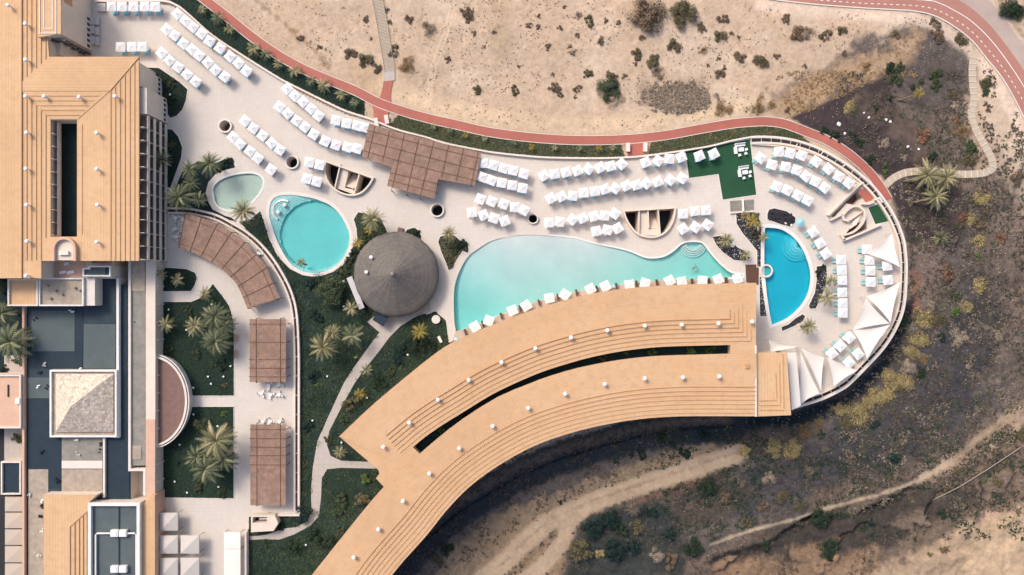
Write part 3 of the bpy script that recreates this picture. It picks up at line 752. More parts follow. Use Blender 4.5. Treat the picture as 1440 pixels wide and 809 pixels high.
# ---- beds and lawns: thin sheets on the terrace
BEDS={}
def sheet(name,px,mat,z=0.03,holes=(),kerb=True,kz=0.10,kmat='coping',label=None,kw=0.18):
    w=WP(px,z);hw=[WP(h,z) for h in holes]
    o=structure(MB().prism(w,-0.03,z,hw).build(name,mat))
    if kerb:
        ccw=w if area(w)>0 else w[::-1]
        k=MB().band(ccw,-kw,0,-0.03,kz,True).build('bed_kerb',M[kmat]);structure(k)
    return o
BED_PX={
 'B1':Z(200,0,[(20,385),(95,388),(150,425),(215,470),(258,510),(250,570),(228,625),(195,660),(160,672),(120,610),(60,500)]),
 'B2':Z(200,180,[(100,0),(170,10),(205,50),(228,110),(222,170),(190,260),(165,330),(120,400),(85,460),(80,300)]),
 'B3':Z(200,180,[(225,395),(165,400),(235,230),(320,190),(420,200),(470,178),(520,200),(528,225),(470,240),(420,260),(375,310),(360,370),(375,420),(400,465),(470,500),(505,510),(540,535),(480,520),(400,480),(290,460),(160,455),(120,440)]),
 'B4':Z(200,360,[(72,65),(150,68),(250,75),(300,95),(312,125),(300,165),(278,200),(90,202),(72,180)]),
 'B5':Z(200,360,[(92,262),(280,262),(330,240),(380,190),(403,160),(430,195),(465,240),(495,285),(512,340),(522,400),(522,795),(260,795),(240,760),(205,680),(150,620),(92,580)]),
 'B6':Z(200,540,[(60,95),(190,97),(387,97),(387,484),(72,480),(72,350),(85,260),(140,215),(175,150),(186,100)],3.008),
 'B7':Z(400,180,[(395,520),(420,480),(480,490),(545,510),(580,580),(590,620),(480,700),(440,720),(415,640),(410,570)]),
 'B8':Z(400,180,[(685,600),(700,578),(740,568),(765,585),(778,615),(776,650),(700,640)]),
 'B9':Z(600,180,[(66,650),(75,620),(110,610),(160,615),(190,640),(228,660),(240,690),(235,712),(205,700),(180,735),(160,770),(152,800),(125,810),(115,780),(90,720)]),
 'B10':Z(1000,180,[(142,485),(200,483),(245,483),(280,530),(290,600),(285,680),(290,790),(262,790),(262,700),(235,665),(180,600),(145,545)]),
 'B11':Z(1000,180,[(8,622),(60,612),(110,640),(150,680),(190,700),(225,740),(190,757),(130,752),(70,710),(30,665)]),
 'B12':Z(1000,360,[(275,120),(303,125),(312,200),(318,342),(278,342)]),
 'B13':Z(1000,360,[(600,60),(655,55),(660,110),(650,180),(620,250),(595,300),(560,300),(555,285),(590,210),(600,140)]),
 'B14':Z(1000,360,[(400,405),(440,390),(480,355),(520,332),(535,345),(520,375),(470,400),(405,428)]),
 'B15':Z(1000,180,[(320,490),(330,465),(360,458),(430,475),(480,510),(478,540),(450,562),(400,550),(320,520)]),
}
GARDEN=[(336,312),(352,309),(366,297),(371,312),(378,335),(390,360),(407,378),(425,387),(447,389),(468,383),(482,373),(492,360),(497,345),(503,335),(560,400),(600,443),(612,438),(627,451),(631,482),(645,478),(640,520),(600,560),(560,600),(560,660),(545,700),(500,760),(470,830),(460,870),(350,870),(350,727),(421,722),(421,540),(420,462),(417,430),(409,406),(396,383),(380,359),(366,343),(350,326)]
GPATH=[(516,452.7),(533.5,467.5),(508.8,501),(491.4,525.6),(483,540),(463,583),(446.5,620),(440,656),(437.2,690),(438,713),(433,733),(416.6,741.5),(395,744),(387,748),(375,752),(362,754),(351,754),(352,759.5),(370,758.5),(393,759),(413,752),(436.6,739.5),(448.2,726),(451.5,699.6),(452.5,673),(460,660),(480,658),(530,659.3),(545,655),(540,645),(516.4,649.7),(480,648),(465,641.4),(460,626.4),(463,606.5),(480,573),(498,540),(510,523),(533.5,493.5),(548.3,473.7),(563,459),(583,446.5),(606,438),(604,424),(560,420)]
sheet('garden_soil',GARDEN,M['garden'],0.012,kerb=False)
structure(MB().prism(WP(GPATH,0.05),-0.03,0.05).build('garden_path',M['pave_path']))
for k,v in BED_PX.items():
    sheet('planting_bed',v,M['slate'] if k in ('B10','B11','B12','B13','B14','B15') else M['soil'],0.02,kerb=k not in('B3',),kmat='coping' )
TURF=[(964,213),(1000,207.5),(1029,200.3),(1054.6,196.6),(1063.5,274),(1016.5,281),(1010.5,245),(969,250.6)]
TURF2=Z(1200,180,[(85,455),(150,430),(175,475),(205,530),(125,548)])
sheet('artificial_lawn',TURF,M['turf'],0.03,kerb=True,kz=0.06)
sheet('artificial_lawn',TURF2,M['turf'],0.03,kerb=True,kz=0.06)
# decks: south edge deck of the infinity pool, deck islands around the small pools
deck=[(1044,389.8)]+[(1010,391.6),(973,393),(923,395.7),(889,398.8),(867,401.7),(840,405.2),(810,411.2),(785,416.2),(753,425.2),(724,435.3),(695,446.8),(667,459.3),(640,467)]+[(633,492),(680,475),(730,455),(780,438),(840,424),(900,416),(960,412),(1050,410)]
structure(MB().prism(WP(deck,0.02),-0.03,0.02).build('pool_deck',M['pave_deck']))
structure(MB().prism(WP(Z(1000,360,[(195,50),(272,48),(272,165),(255,165),(200,150)]),0.03),-0.03,0.03).build('timber_deck',M['wood']))
rd=WP(Z(1000,360,[(262,168),(275,168),(282,345),(325,345),(335,465),(262,480)]),0.02)
# ============================================================ walls round the terrace
def wallthing(name,label,cat,curve_px,o0,o1,z0,z1,mat,group=None,z_at=0):
    w=WP(curve_px,z_at)
    o=MB().band(w,o0,o1,z0,z1).build(name,mat);return tag(o,label,cat,group)
wallthing('terrace_wall','long low cream parapet curving between lounger terrace and planted strip',"wall",WN,-0.3,0.12,-0.5,0.75,M['coping'],z_at=0.75)
# eastern rim: outer coping, planter gap with railing posts, inner beige wall
RW=WP(RM)
o=MB().band(RW,-0.45,0.12,-12,0.35).build('rim_wall',M['coping']);tag(o,'tall curved white outer rim wall around the right end of the terrace','wall')
o=MB().band(offset(RW,-1.5),-0.55,0.0,-0.5,0.75).build('inner_wall',M['beige']);tag(o,'beige inner parapet running parallel to the curved outer rim','wall')
structure(MB().band(offset(RW,-0.6),-0.9,0,-0.5,0.04).build('rim_planter_soil',M['slate']))
rz=resample(offset(RW,-0.55),46)
for i,p in enumerate(rz):
    q=resample(offset(RW,-1.55),46)[i]
    o=MB().tube([(p[0],p[1],0.5),(q[0],q[1],0.62)],0.07,5).build('rim_bracket',M['beige'])
    tag(o,'small beige crossbar bridging the gap behind the curved rim wall','bracket','crossbars along the curved rim wall')
# second inner walkway wall at the top of the fan
iw=Z(1000,180,[(232,92),(330,97),(430,110),(520,128),(590,150),(640,172),(700,205),(760,248),(810,292),(845,322)])
wallthing('walkway_wall','thin beige wall between lounger fan and narrow curved walkway','wall',catmull(iw,4),-0.18,0.18,-0.3,0.6,M['beige'],z_at=0.6)
gs=Z(1000,180,[(300,95),(480,108),(620,155),(740,222)]);ge=Z(1000,180,[(300,78),(492,90),(640,135),(765,208)])
for a,b in zip(gs,ge):
    A=W(*a,0.5);B=W(*b,0.5);o=MB().tube([A,B],0.12,5).build('walkway_gate',M['beige']);tag(o,'short beige crossing rail over the curved walkway near the lounger fan','rail','crossing rails over the walkway')
# patio double wall
PW=catmull([(234.6,292.5),(255,292.5),(274,294.5),(303.8,302),(328.5,314.7),(348.3,327),(366,342),(383,362),(397.7,385),(409,408),(416,432),(419,459),(420.5,500),(420.5,560),(420.5,640),(420.5,719.5)],4)
PWw=WP(PW,0.9)
o=MB().band(PWw,-0.35,0.15,-0.5,0.95).build('patio_wall',M['coping']);tag(o,'pale curved outer wall of the patio, beside the sunken palm garden','wall')
o=MB().band(offset(PWw,-1.15),-0.3,0.12,-0.3,0.7).build('patio_inner_wall',M['coping']);tag(o,'pale curved inner kerb wall of the patio, beside the brown canopies','wall')
o=MB().band(offset(PWw,-0.4),-0.62,0.0,-0.2,0.12).build('patio_trough',M['wood']);tag(o,'narrow brown planting trough held between the two curved patio walls','planter')
for i,p in enumerate(resample(offset(PWw,-0.35),40)):
    q=resample(offset(PWw,-1.1),40)[i]
    if i%2: 
        o=MB().tube([(p[0],p[1],0.8),(q[0],q[1],0.72)],0.06,5).build('trough_bracket',M['coping']);tag(o,'small pale crossbar over the brown trough of the patio wall','bracket','crossbars over the patio trough')
sw=[(420.5,719.5),(420.5,724.5),(354.6,724.5)]
wallthing('patio_end_wall','straight pale wall closing the bottom end of the patio','wall',sw,-0.2,0.3,-0.3,0.8,M['coping'],z_at=0.8)
wallthing('boundary_wall','pale yellowish straight wall beside the white awning at the bottom','wall',[(345,749),(345,850)],-0.25,0.25,-0.3,1.5,M['coping'],z_at=1.5)
# ramp house at the patio end
rh=thing('stair_house','small beige stair enclosure at the bottom corner of the patio','stair house',(*W2(372,736,1),0))
hx,hy=W2(372,736,1)
def loc(pts,z=0): return [(x-hx,y-hy) for x,y in WP(pts,z)]
outl=Z(200,540,[(460,555),(560,555),(575,590),(555,622),(460,628)],3.008);inn=Z(200,540,[(467,563),(527,563),(527,588),(467,588)],3.008)
MB().prism(loc(outl,2.2),-0.1,2.2,[loc(inn,2.2)]).build('wall',M['cream'],rh)
MB().prism(loc(inn,0.1),-0.1,0.1).build('stair_floor',M['dark'],rh)
MB().box(0.3,1.2,0,1.2,3.2,0.4).build('step',M['coping'],rh)
# semicircular verandah
vc=W2(214,564,3.0)
vr=thing('round_verandah','semicircular brown verandah with pale rim against the service block','verandah',(vc[0],vc[1],0))
arc=[(47.5*K*0.984*math.cos(R(a)),61.5*K*0.984*math.sin(R(a))) for a in range(-88,90,4)]
MB().prism(arc,0,2.7).build('floor',M['terracotta'],vr)
MB().band(arc,-0.38,0.12,0,3.3).build('parapet',M['coping'],vr)
MB().band(offset(arc,-0.65),-0.25,0,2.8,3.15).build('inner_rim',M['coping'],vr)
for a in range(-70,80,20):
    MB().box(47.5*K*math.cos(R(a)),61.5*K*math.sin(R(a)),0,3.1,0.25,0.25,R(a)).build('post',M['wood'],vr)

# ---- half-moon stair wells
def halfmoon(outline_px,label,chord_dark,walls,sts):
    w=WP(outline_px,0);cx=sum(p[0] for p in w)/len(w);cy=sum(p[1] for p in w)/len(w)
    root=thing('stairwell',label,'stairwell',(cx,cy,0))
    L=lambda pts,z=0:[(x-cx,y-cy) for x,y in WP(pts,z)]
    lw=L(outline_px);lw=lw if area(lw)>0 else lw[::-1]
    MB().band(lw,-0.32,0.1,-0.02,0.8,True).build('rim_wall',M['beige'],root)
    s=MB();n=len(lw);i2=offset(lw,0.03,True)
    for i in range(n):
        a=i2[i-1];b=i2[i];s.face([(a[0],a[1],-5),(b[0],b[1],-5),(b[0],b[1],0.05),(a[0],a[1],0.05)])
    s.build('shaft_wall',M['cream'],root)
    MB().prism(lw,-5.4,-4.8).build('shaft_floor',M['dark'],root)
    for a,b,z in walls:
        A,B=L([a,b],z);MB().band([A,B],-0.15,0.15,-4.8,z).build('divider_wall',M['beige'],root)
    for poly,z0,z1,n,ax in sts:
        # flight: split the quad poly[0..3] into n treads from first edge to the last edge
        p=L(poly)
        for k in range(n):
            t0=k/n;t1=(k+1)/n
            f=lambda a,b,t:(a[0]+(b[0]-a[0])*t,a[1]+(b[1]-a[1])*t)
            q=[f(p[0],p[3],t0),f(p[1],p[2],t0),f(p[1],p[2],t1),f(p[0],p[3],t1)]
            MB().prism(q,-4.8,z0+(z1-z0)*(k+0.5)/n).build('stair_tread',M['cream'],root)
    return root
z4=lambda l:Z(400,180,l)
halfmoon(HM_A,'half-moon stairwell sunk in the terrace left of the brown pergola','d',[(z4([(318,205)])[0],z4([(285,345)])[0],0.6),(z4([(425,262)])[0],z4([(395,378)])[0],0.6)],
  [(z4([(325,215),(365,235),(340,355),(292,345)]),-0.1,-0.3,1,0),(z4([(345,330),(392,345),(420,265),(372,245)]),-0.4,-3.6,9,0),(z4([(290,340),(395,378),(390,350),(300,330)]),-0.12,-0.25,1,0)])
z8=lambda l:Z(800,180,l)
halfmoon(HM_B,'half-moon stairwell with beige steps right of the middle parasol rows','d',[(z8([(400,474)])[0],z8([(398,605)])[0],0.6),(z8([(508,466)])[0],z8([(520,605)])[0],0.6),(z8([(450,470)])[0],z8([(455,570)])[0],0.4)],
  [(z8([(405,476),(447,474),(452,600),(405,600)]),-0.1,-0.3,1,0),(z8([(458,570),(515,570),(503,472),(455,475)]),-0.4,-3.6,9,0),(z8([(402,612),(520,612),(515,572),(402,572)]),-0.12,-0.2,1,0)])
# spiral exit at right
z1=lambda l:Z(1000,180,l)
spx,spy=W2(*z1([(800,500)])[0])
sp=thing('exit_stair','beige walled exit stair with curved inner wall by the small lawn','stair',(spx,spy,0))
L1=lambda pts,z=0:[(x-spx,y-spy) for x,y in WP(z1(pts),z)]
for pts,h in (([(668,498),(760,405),(850,318)],1.1),([(862,430),(900,432),(930,420)],1.0),([(755,640),(860,597),(970,548)],1.1),([(740,605),(762,640)],1.1),([(680,525),(700,515),(748,490)],1.0),([(748,490),(757,522),(790,530)],1.0),([(850,318),(870,312)],1.0)):
    MB().band(L1(pts,h),-0.24,0.24,-0.2,h).build('wall',M['beige'],sp)
cv=catmull(z1([(755,495),(775,470),(810,448),(845,450),(872,475),(876,510),(862,545),(830,580),(795,600),(755,610)]),4)
MB().band([(x-spx,y-spy) for x,y in WP(cv,1.2)],-0.2,0.2,-0.2,1.2).build('curved_wall',M['beige'],sp)
MB().band(L1([(785,530),(862,475)],1.0),-0.14,0.14,-0.2,1.0).build('wall',M['beige'],sp)
for pit,dz in ((PIT1,-3.5),(PIT2,-3.5)):
    w=[(x-spx,y-spy) for x,y in WP(pit)];w=w if area(w)>0 else w[::-1]
    MB().prism(w,dz-0.3,dz).build('pit_floor',M['terracotta'],sp)
    s=MB();i2=offset(w,0.03,True)
    for i in range(len(w)):
        a=i2[i-1];b=i2[i];s.face([(a[0],a[1],dz),(b[0],b[1],dz),(b[0],b[1],-0.005),(a[0],a[1],-0.005)])
    s.build('pit_wall',M['coping'],sp)
for k in range(7):
    t=k/7;p=z1([(800+ (850-800)*t, 560-(560-480)*t)])[0];q=W2(*p);MB().box(q[0]-spx,q[1]-spy,0,0.9-0.12*k,2.2,0.35,0.6).build('stair_tread',M['coping'],sp)
rp=WP(z1([(832,360),(905,325),(950,372),(925,410),(880,425)]),0.02)
structure(MB().prism(rp,-0.03,0.02).build('red_footpath',M['redpath']))
o=MB().band(WP(z1([(925,410),(960,398),(975,425)]),0.8),-0.2,0.2,-0.2,0.8).build('gate_wall',M['coping']);tag(o,'short pale gate wall by the red entrance patch','wall')
# entry piers on the two red spurs
for i,(x,y,lb) in enumerate(((543.5,168,'right pier of the left red gateway'),(529,172,'left pier of the left red gateway'),(883.3,207,'left pier of the middle red gateway'),(907.5,207,'right pier of the middle red gateway'))):
    c=W2(x,y,0.8);b=MB().box(c[0],c[1],-0.3,0.75,0.8,2.0,R(10 if i<2 else 0)).box(c[0],c[1],0.75,0.85,1.0,2.2,R(10 if i<2 else 0));o=b.build('gate_pier',M['coping']);tag(o,'pale '+lb,'pier')
# light wells
for i,(x,y,ri,ro) in enumerate(WELLS):
    c=W2(x,y,0.6);nm=['upper left light well between two parasol rows, a white ring','dark round light well with white ring near the left half-moon stair','dark round light well with white ring below the brown pergola','smallest dark round light well at the end of a parasol row'][i]
    o=thing('light_well',nm,'light well',(c[0],c[1],0),group=None)
    r0=ri*K;r1=ro*K
    MB().lathe(0,0,[(r0,-3.2),(r0,0.62),(r1,0.62),(r1,-0.05)],36).build('ring_wall',M['coping'],o)
    MB().lathe(0,0,[(0,-3.0),(r0+0.02,-3.0)],36).build('well_floor',M['soil' if i else 'terracotta'],o)

# ============================================================ hut
hc=W2(557.5,386,3.2);hr=60*K*(H-3.2)/H
hut=thing('thatched_hut','large round grey thatched bar hut between round pool and infinity pool','hut',(hc[0],hc[1],0))
seg=40;b=MB();prof=[(0.02,9.3),(0.6,9.0),(2,8.1),(4,6.95),(6,5.85),(8,4.75),(9.6,3.9),(hr,3.2),(hr,2.9),(hr-0.5,3.0)]
n=len(prof)
for r,z in prof:
    for k in range(seg*2):
        a=math.pi*k/seg;j=1+0.006*math.sin(k*2.3+r)*(r>3);b.v.append((r*j*math.cos(a),r*j*math.sin(a),z+0.05*math.sin(k*1.7)*(r>1)))
for i in range(n-1):
    for k in range(seg*2):
        A=i*seg*2;b.f.append((A+k,A+(k+1)%(seg*2),A+seg*2+(k+1)%(seg*2),A+seg*2+k))
rf=b.build('roof',M['thatch'],hut,smooth=True)
MB().lathe(0,0,[(0.0,9.7),(0.35,9.6),(0.55,9.1),(0.6,8.9)],14).build('apex_cap',M['gravelroof'],rf)
MB().lathe(0,0,[(hr-1.8,0),(hr-1.8,3.3)],32).build('wall',M['wood'],hut)
for k in range(12):
    a=2*math.pi*k/12;MB().tube([((hr-0.9)*math.cos(a),(hr-0.9)*math.sin(a),0),((hr-0.9)*math.cos(a),(hr-0.9)*math.sin(a),3.3)],0.14,8).build('post',M['trunk'],hut)
for x,y,z in ((521.8,361.7,5.6),(515,382.7,5.4)):
    c=W2(x,y,z+0.7);MB().lathe(c[0]-hc[0],c[1]-hc[1],[(0,0.9+z),(0.42,0.8+z),(0.42,0.35+z),(0.15,0.3+z),(0.15,z-0.8)],12).build('vent_cap',M['white'],rf)
# dark lean-to boxes next to the hut
c=W2(535,448.5,2.6);sh_=thing('bar_counter','dark square kiosk roof below the thatched hut beside the path','kiosk',(c[0],c[1],0),R(-32))
MB().box(0,0,2.2,2.4,3.2,2.6).build('roof',M['tealroof3'],sh_);MB().box(0,0,0,2.2,2.8,2.2).build('wall',M['cream'],sh_)
c=W2(500,412,2.4);sh2=thing('service_lean_to','narrow brown and grey lean-to at the left of the thatched hut','lean-to',(c[0],c[1],0),R(-68))
MB().box(0,0,2.2,2.4,8.5,1.4).build('roof',M['plastic'],sh2);MB().box(0,0.2,0,2.2,8,1.0).build('wall',M['wood'],sh2)

# ============================================================ curved south wing
RZ=12.0
S_OUT_N=catmull([(477,613.8),(520,573),(560,539),(600,506.5),(632,484),(674,464.5),(723.6,445),(773,428.5),(810,418),(840,411.5),(894,404.5),(948,400.8),(1000,399.2),(1040,398.3),(1063,397.8)],4)
S_OUT_S=catmull([(1063,585.5),(1039,585.6),(1000,585.4),(949.6,586),(900,589.5),(850,597.5),(800,609.8),(749.6,628),(700,655.5),(660,685),(627,719),(600,753),(560,798),(530,838),(508,870)],4)
S_LEFT=[(392,870),(418,835),(446.5,798.6),(541,686),(528.7,673),(533.6,666),(532,661)]
SL_UP=SLOT_PX[0:1]+SLOT_PX[1:13];SL_LO=SLOT_PX[13:]
slot=WP(catmull(SL_UP,2)+catmull(SL_LO,2),RZ)
out=WP(S_OUT_N+S_OUT_S+S_LEFT,RZ)
ox,oy=W2(800,560,RZ)
hw=thing('hotel_wing','long curved hotel wing with stepped orange tile roof and dark courtyard slot','hotel wing',(ox,oy,0))
def rel(p): return [(x-ox,y-oy) for x,y in p]
MB().prism(rel(inset(out,0.7)),-8,RZ-0.4,[rel(offset(slot[::-1] if area(slot)>0 else slot,0.35,True))],bottom=False).build('wall',M['cream'],hw)
roofS=MB().prism(rel(out),RZ-0.45,RZ,[rel(slot)]).build('roof',M['roof_uv'],hw)
me=roofS.data;uvl=me.uv_layers.new(name='UVMap')
for lp in me.loops:
    co=me.vertices[lp.vertex_index].co;uvl.data[lp.index].uv=(co.x,co.y)
# surfaces following the curve
NU=60
slu=rel(WP(catmull([(556,650)]+SL_UP+[(1063,485.2)],3),RZ));nn=rel(WP(S_OUT_N,RZ))
a=resample(nn,NU);b_=resample(slu,NU);a=[(x*0.998+0.002*x2,y*0.998+0.002*y2) for (x,y),(x2,y2) in zip(a,b_)]
lf=MB().loft(a,b_,RZ+0.32,RZ+0.02,8)
sll=rel(WP(catmull(([(1063,497.3)]+SL_LO+[(556,668),(520,707),(446.5,798.6),(392,870)]),3),RZ));so=rel(WP(S_OUT_S,RZ))
a=resample(sll,NU);b_=resample(so,NU)
lf.loft(a,b_,RZ+0.32,RZ+0.02,8)
lf.build('roof_surface',M['roof_uv'],roofS)
def ribs(curve,offs,z,w,h,mat,parent,name='roof_step'):
    for o_ in offs:
        MB().band(curve,o_-w/2,o_+w/2,z-0.1,z+h).build(name,mat,parent)
base_u=rel(WP(catmull([(566,641)]+SL_UP+[(1040,485.0)],4),RZ))
for k in range(6):
    d=0.9+k*1.06
    # line along the slot, then turning north at the mitred right end
    cur=offset(base_u,d)
    lim=rel([W2(1026+ (5-k)*6.0,480,RZ)])[0][0]
    cur=[p for p in cur if p[0]<lim]+[(lim,cur[-1][1])]
    top=rel([W2(1026,446-0.0-(5-k)*6.5,RZ)])[0][1]
    cur=cur+[(lim,top+0.0)]
    if k>4: cur=cur[:-1]+[(lim,cur[-2][1]+2.2)]
    MB().band(resample(cur[:-1],80)+[cur[-1]],-0.08,0.08,RZ-0.1,RZ+0.08+0.045*k+0.06).build('roof_step',M['rib'],roofS)
bs=rel(WP(S_OUT_S,RZ))
for k in range(7):
    d=-(0.75+k*1.04)
    cur=offset(bs,d);MB().band(resample(cur,90),-0.08,0.08,RZ-0.1,RZ+0.06+0.035*k+0.05).build('roof_step',M['rib'],roofS)
# end block with its own roof
eb=[(1062.5,496),(1106.5,496),(1112.5,584),(1063.3,586)]
ebw=rel(WP(eb,11.2));MB().prism(ebw,10.8,11.2).build('end_roof',M['roof_x'],hw);MB().prism(inset(ebw,0.4),-6,10.85).build('end_wall',M['cream'],hw)
for k in range(3):
    x=1091+k*5;yy=526-k*14
    MB().band(rel(WP([(x,yy),(x+1.5,560+k*7)],11.25)),-0.1,0.1,11.1,11.32).build('roof_step',M['rib'],hw)
    MB().band(rel(WP([(1068,564+k*6.5),(x+1.5,560+k*7+3)],11.25)),-0.1,0.1,11.1,11.32).build('roof_step',M['rib'],hw)
MB().band(rel(WP([(1062.6,486),(1062.8,586)],RZ)),-0.15,0.15,RZ-0.2,RZ+0.2).build('parapet',M['coping_white'],hw)
# white flat canopy east of the end block
wr=rel(WP([(1107,496),(1119.5,496),(1123,530),(1126,571),(1113.5,577)],7.5))
MB().prism(wr,7.2,7.5).build('white_flat_roof',M['sail'],hw);MB().prism(inset(wr,0.25),-6,7.2).build('annex_wall',M['cream'],hw)
# courtyard floor (planted) lies on the terrace slab
structure(MB().prism(WP(catmull(SL_UP,2)+catmull(SL_LO,2),RZ*0.98),-0.03,0.03).build('courtyard_soil',M['soil']))
MB().prism([(x*1.0,y) for x,y in rel(WP(catmull([(560,655)]+SL_UP[1:-1]+[(1035,480)],2)+[(1035,512)]+catmull(SL_LO[1:-1]+[(580,660)],2),8.5))],8.2,8.5).build('courtyard_floor',M['soil'],hw)
# slot windows on its south side
u=resample(rel(WP(catmull(SL_LO[::-1],3),RZ)),26)
for i in range(1,25):
    p=u[i];q=u[i+1] if i<25 else u[i];an=math.atan2(q[1]-p[1],q[0]-p[0])
    for z in (9.2,):
        MB().box(p[0]+0.40*math.sin(an),p[1]-0.40*math.cos(an),z-1,z+0.9,1.5,0.12,an).build('window',M['glass'],hw)
nb=resample(rel(inset(out,0.7)),2)
wn_=resample(offset(nn,-0.69),34)
for i in range(1,33):
    p=wn_[i];q=wn_[i+1];an=math.atan2(q[1]-p[1],q[0]-p[0])
    for z in (5.4,8.8):
        MB().box(p[0]-0.0*math.sin(an),p[1],z-1.0,z+1.0,1.9,0.12,an).build('window',M['glass'],hw)
ws_=resample(offset(rel(WP(S_OUT_S,RZ)),-0.69),52);b=MB()
for i in range(2,50):
    p=ws_[i];q=ws_[i+1];an=math.atan2(q[1]-p[1],q[0]-p[0])
    for z in (-2.4,1.0,4.4,7.8): b.box(p[0],p[1],z-1.0,z+1.1,2.4,0.14,an);
o=b.build('window_rows',M['glass'],hw);o['kind']='stuff'
b=MB()
for i in range(2,50):
    p=ws_[i];q=ws_[i+1];an=math.atan2(q[1]-p[1],q[0]-p[0])
    for z in (-3.5,-0.1,3.3,6.7): b.box(p[0]+0.5*math.sin(an),p[1]-0.5*math.cos(an)+0.0,z-0.1,z+0.9,3.0,0.9,an)
o=b.build('balcony_rows',M['beige'],hw);o['kind']='stuff'
def vent(x,y,z,parent,ox_,oy_):
    c=W2(x,y,z+1.2)
    MB().lathe(c[0]-ox_,c[1]-oy_,[(0,1.55+z),(0.36,1.48+z),(0.52,1.2+z),(0.48,0.95+z),(0.17,0.85+z),(0.16,z-0.1)],14).build('roof_vent',M['white'],parent)
for x,y in [(659.3,534.8),(705.5,510),(753.2,490.3),(803.4,475),(854.4,465),(907,458.4),(959,457),(1010.6,455.2),(1058,452.7),(616,562.6),(575.5,594.9),(539,629),(603.8,666.3),(566.6,705.2),(532,745),(497.4,784.4),(645.9,630.8),(692.8,599.8),(743,574.2),(795,554.3),(850.7,540.5),(907,532.6),(960.7,531),(1011.8,529.8)]:
    vent(x,y,RZ+0.1,roofS,ox,oy)
MB().box(*rel([W2(1051,515,12.5)])[0],RZ,RZ+0.6,0.9,1.1).build('roof_hatch',M['rib'],roofS)

# ============================================================ west hotel block
wx,wy=W2(100,200,RZ)
wb=thing('hotel_block','left hotel block with orange tile roof, long dark courtyard and balcony front','hotel block',(wx,wy,0))
rw=lambda pts,z=RZ:[(x-wx,y-wy) for x,y in WP(pts,z)]
OUTW=[(-60,-40),(52,-40),(69,-40),(69,80),(195.3,80),(195.3,367),(108.5,367),(108.5,362),(69,362),(69,366),(58,366),(58,391.5),(-60,391.5)]
CT_=[(71,168.5),(108.3,168.5),(108.3,333),(71,333)]
out2=[(-60,-40),(60,-40),(69,80),(195.3,80),(195.3,367),(58,367),(58,391.5),(-60,391.5)]
ow=rw(out2);hl=rw(CT_)
iw_=inset(ow,0.0)
MB().prism(rw([(-60,-40),(60,-40),(70,81.5),(185,81.5),(185,365.5),(57,365.5),(57,390.5),(-60,390.5)]),-0.2,RZ-0.4,[rw([(69,168),(109,168),(109,334),(69,334)])],bottom=False).build('wall',M['cream'],wb)
roofW=MB().prism(ow,RZ-0.45,RZ,[hl]).build('roof',M['roof_x'],wb)
# cross-laid tile fields (top of the ring) as separate thin surfaces
def patch(pts,mat,z,par,name='roof_surface',rr=rw): 
    MB().prism(rr(pts,z),z-0.06,z).build(name,mat,par)
patch([(69.5,80.2),(195,80.2),(154,128),(30,128),(30,116)],M['roof_y'],RZ+0.16,roofW)
patch([(30.3,128.3),(154,128.3),(109.5,167.5),(70,167.5)],M['roof_y'],RZ+0.10,roofW)
def rib(pts,par,z=RZ,h=0.14,w=0.16,rr=rw,mat='rib',name='roof_step'):
    MB().band(rr(pts,z+h),-w/2,w/2,z-0.05,z+h).build(name,M[mat],par)
for i,x in enumerate((37.3,44,50.7,57.5,64)):
    y0=-40;rib([(x,-40),(x,116-(x-30)*0.92-1)],roofW)
    rib([(x,128+ (i+0.5)*6.8),(x,366 if x<58 else 334)],roofW)
rib([(30,-40),(30,391)],roofW,h=0.3)
for i,x in enumerate((155.5,162,168.8,175.5,182.5,189)):
    rib([(x,126.5-(i)*7.6),(x,366.5)],roofW)
rib([(30.5,128.5),(153,128.5)],roofW,w=0.16)
for i in range(5):
    y=134.8+i*6.8;x1=150-i*6.4-12
    rib([(37.3+i*6.7,y),(x1,y)],roofW,h=0.2,w=0.18)
rib([(195,80.4),(154,128)],roofW,w=0.12,h=0.2,mat='roof_x')
rib([(115,175),(115,330)],roofW,w=0.14,h=0.12,mat='roof_x')
for x,y in [(11,7.4),(35.3,33.4),(35.8,84),(35.8,135.5),(61.8,135.5),(111,136.5),(161.4,135.5),(37,186.7),(135.7,187),(36.3,237.4),(37.3,288.3),(37.6,339.5),(135.7,238),(136.7,288.3),(135.7,340.7),(36.6,388)]:
    vent(x,y,RZ+0.1,roofW,wx,wy)
# arch tower at the end of the courtyard
ar=[(74.5,367),(74.5,350)]+[(89.5-15*math.cos(R(a)),350-15*math.sin(R(a))) for a in range(10,180,12)]+[(104.5,350),(104.5,367)]
arw=rw(ar,RZ+1)
MB().prism(inset(arw,0.2),0,RZ+0.2).build('stair_tower',M['beige'],wb)
MB().band(arw,-0.30,0.30,RZ-1,RZ+1).build('tower_parapet',M['pink'],wb)
MB().box(*rw([(89,356)],RZ+0.8)[0],RZ+0.2,RZ+0.8,2.2,0.9).build('roof_box',M['coping'],wb)
structure(MB().prism(WP([(67,165),(112,165),(112,338),(67,338)],0.0),-0.03,0.03).build('courtyard_soil',M['soil']))
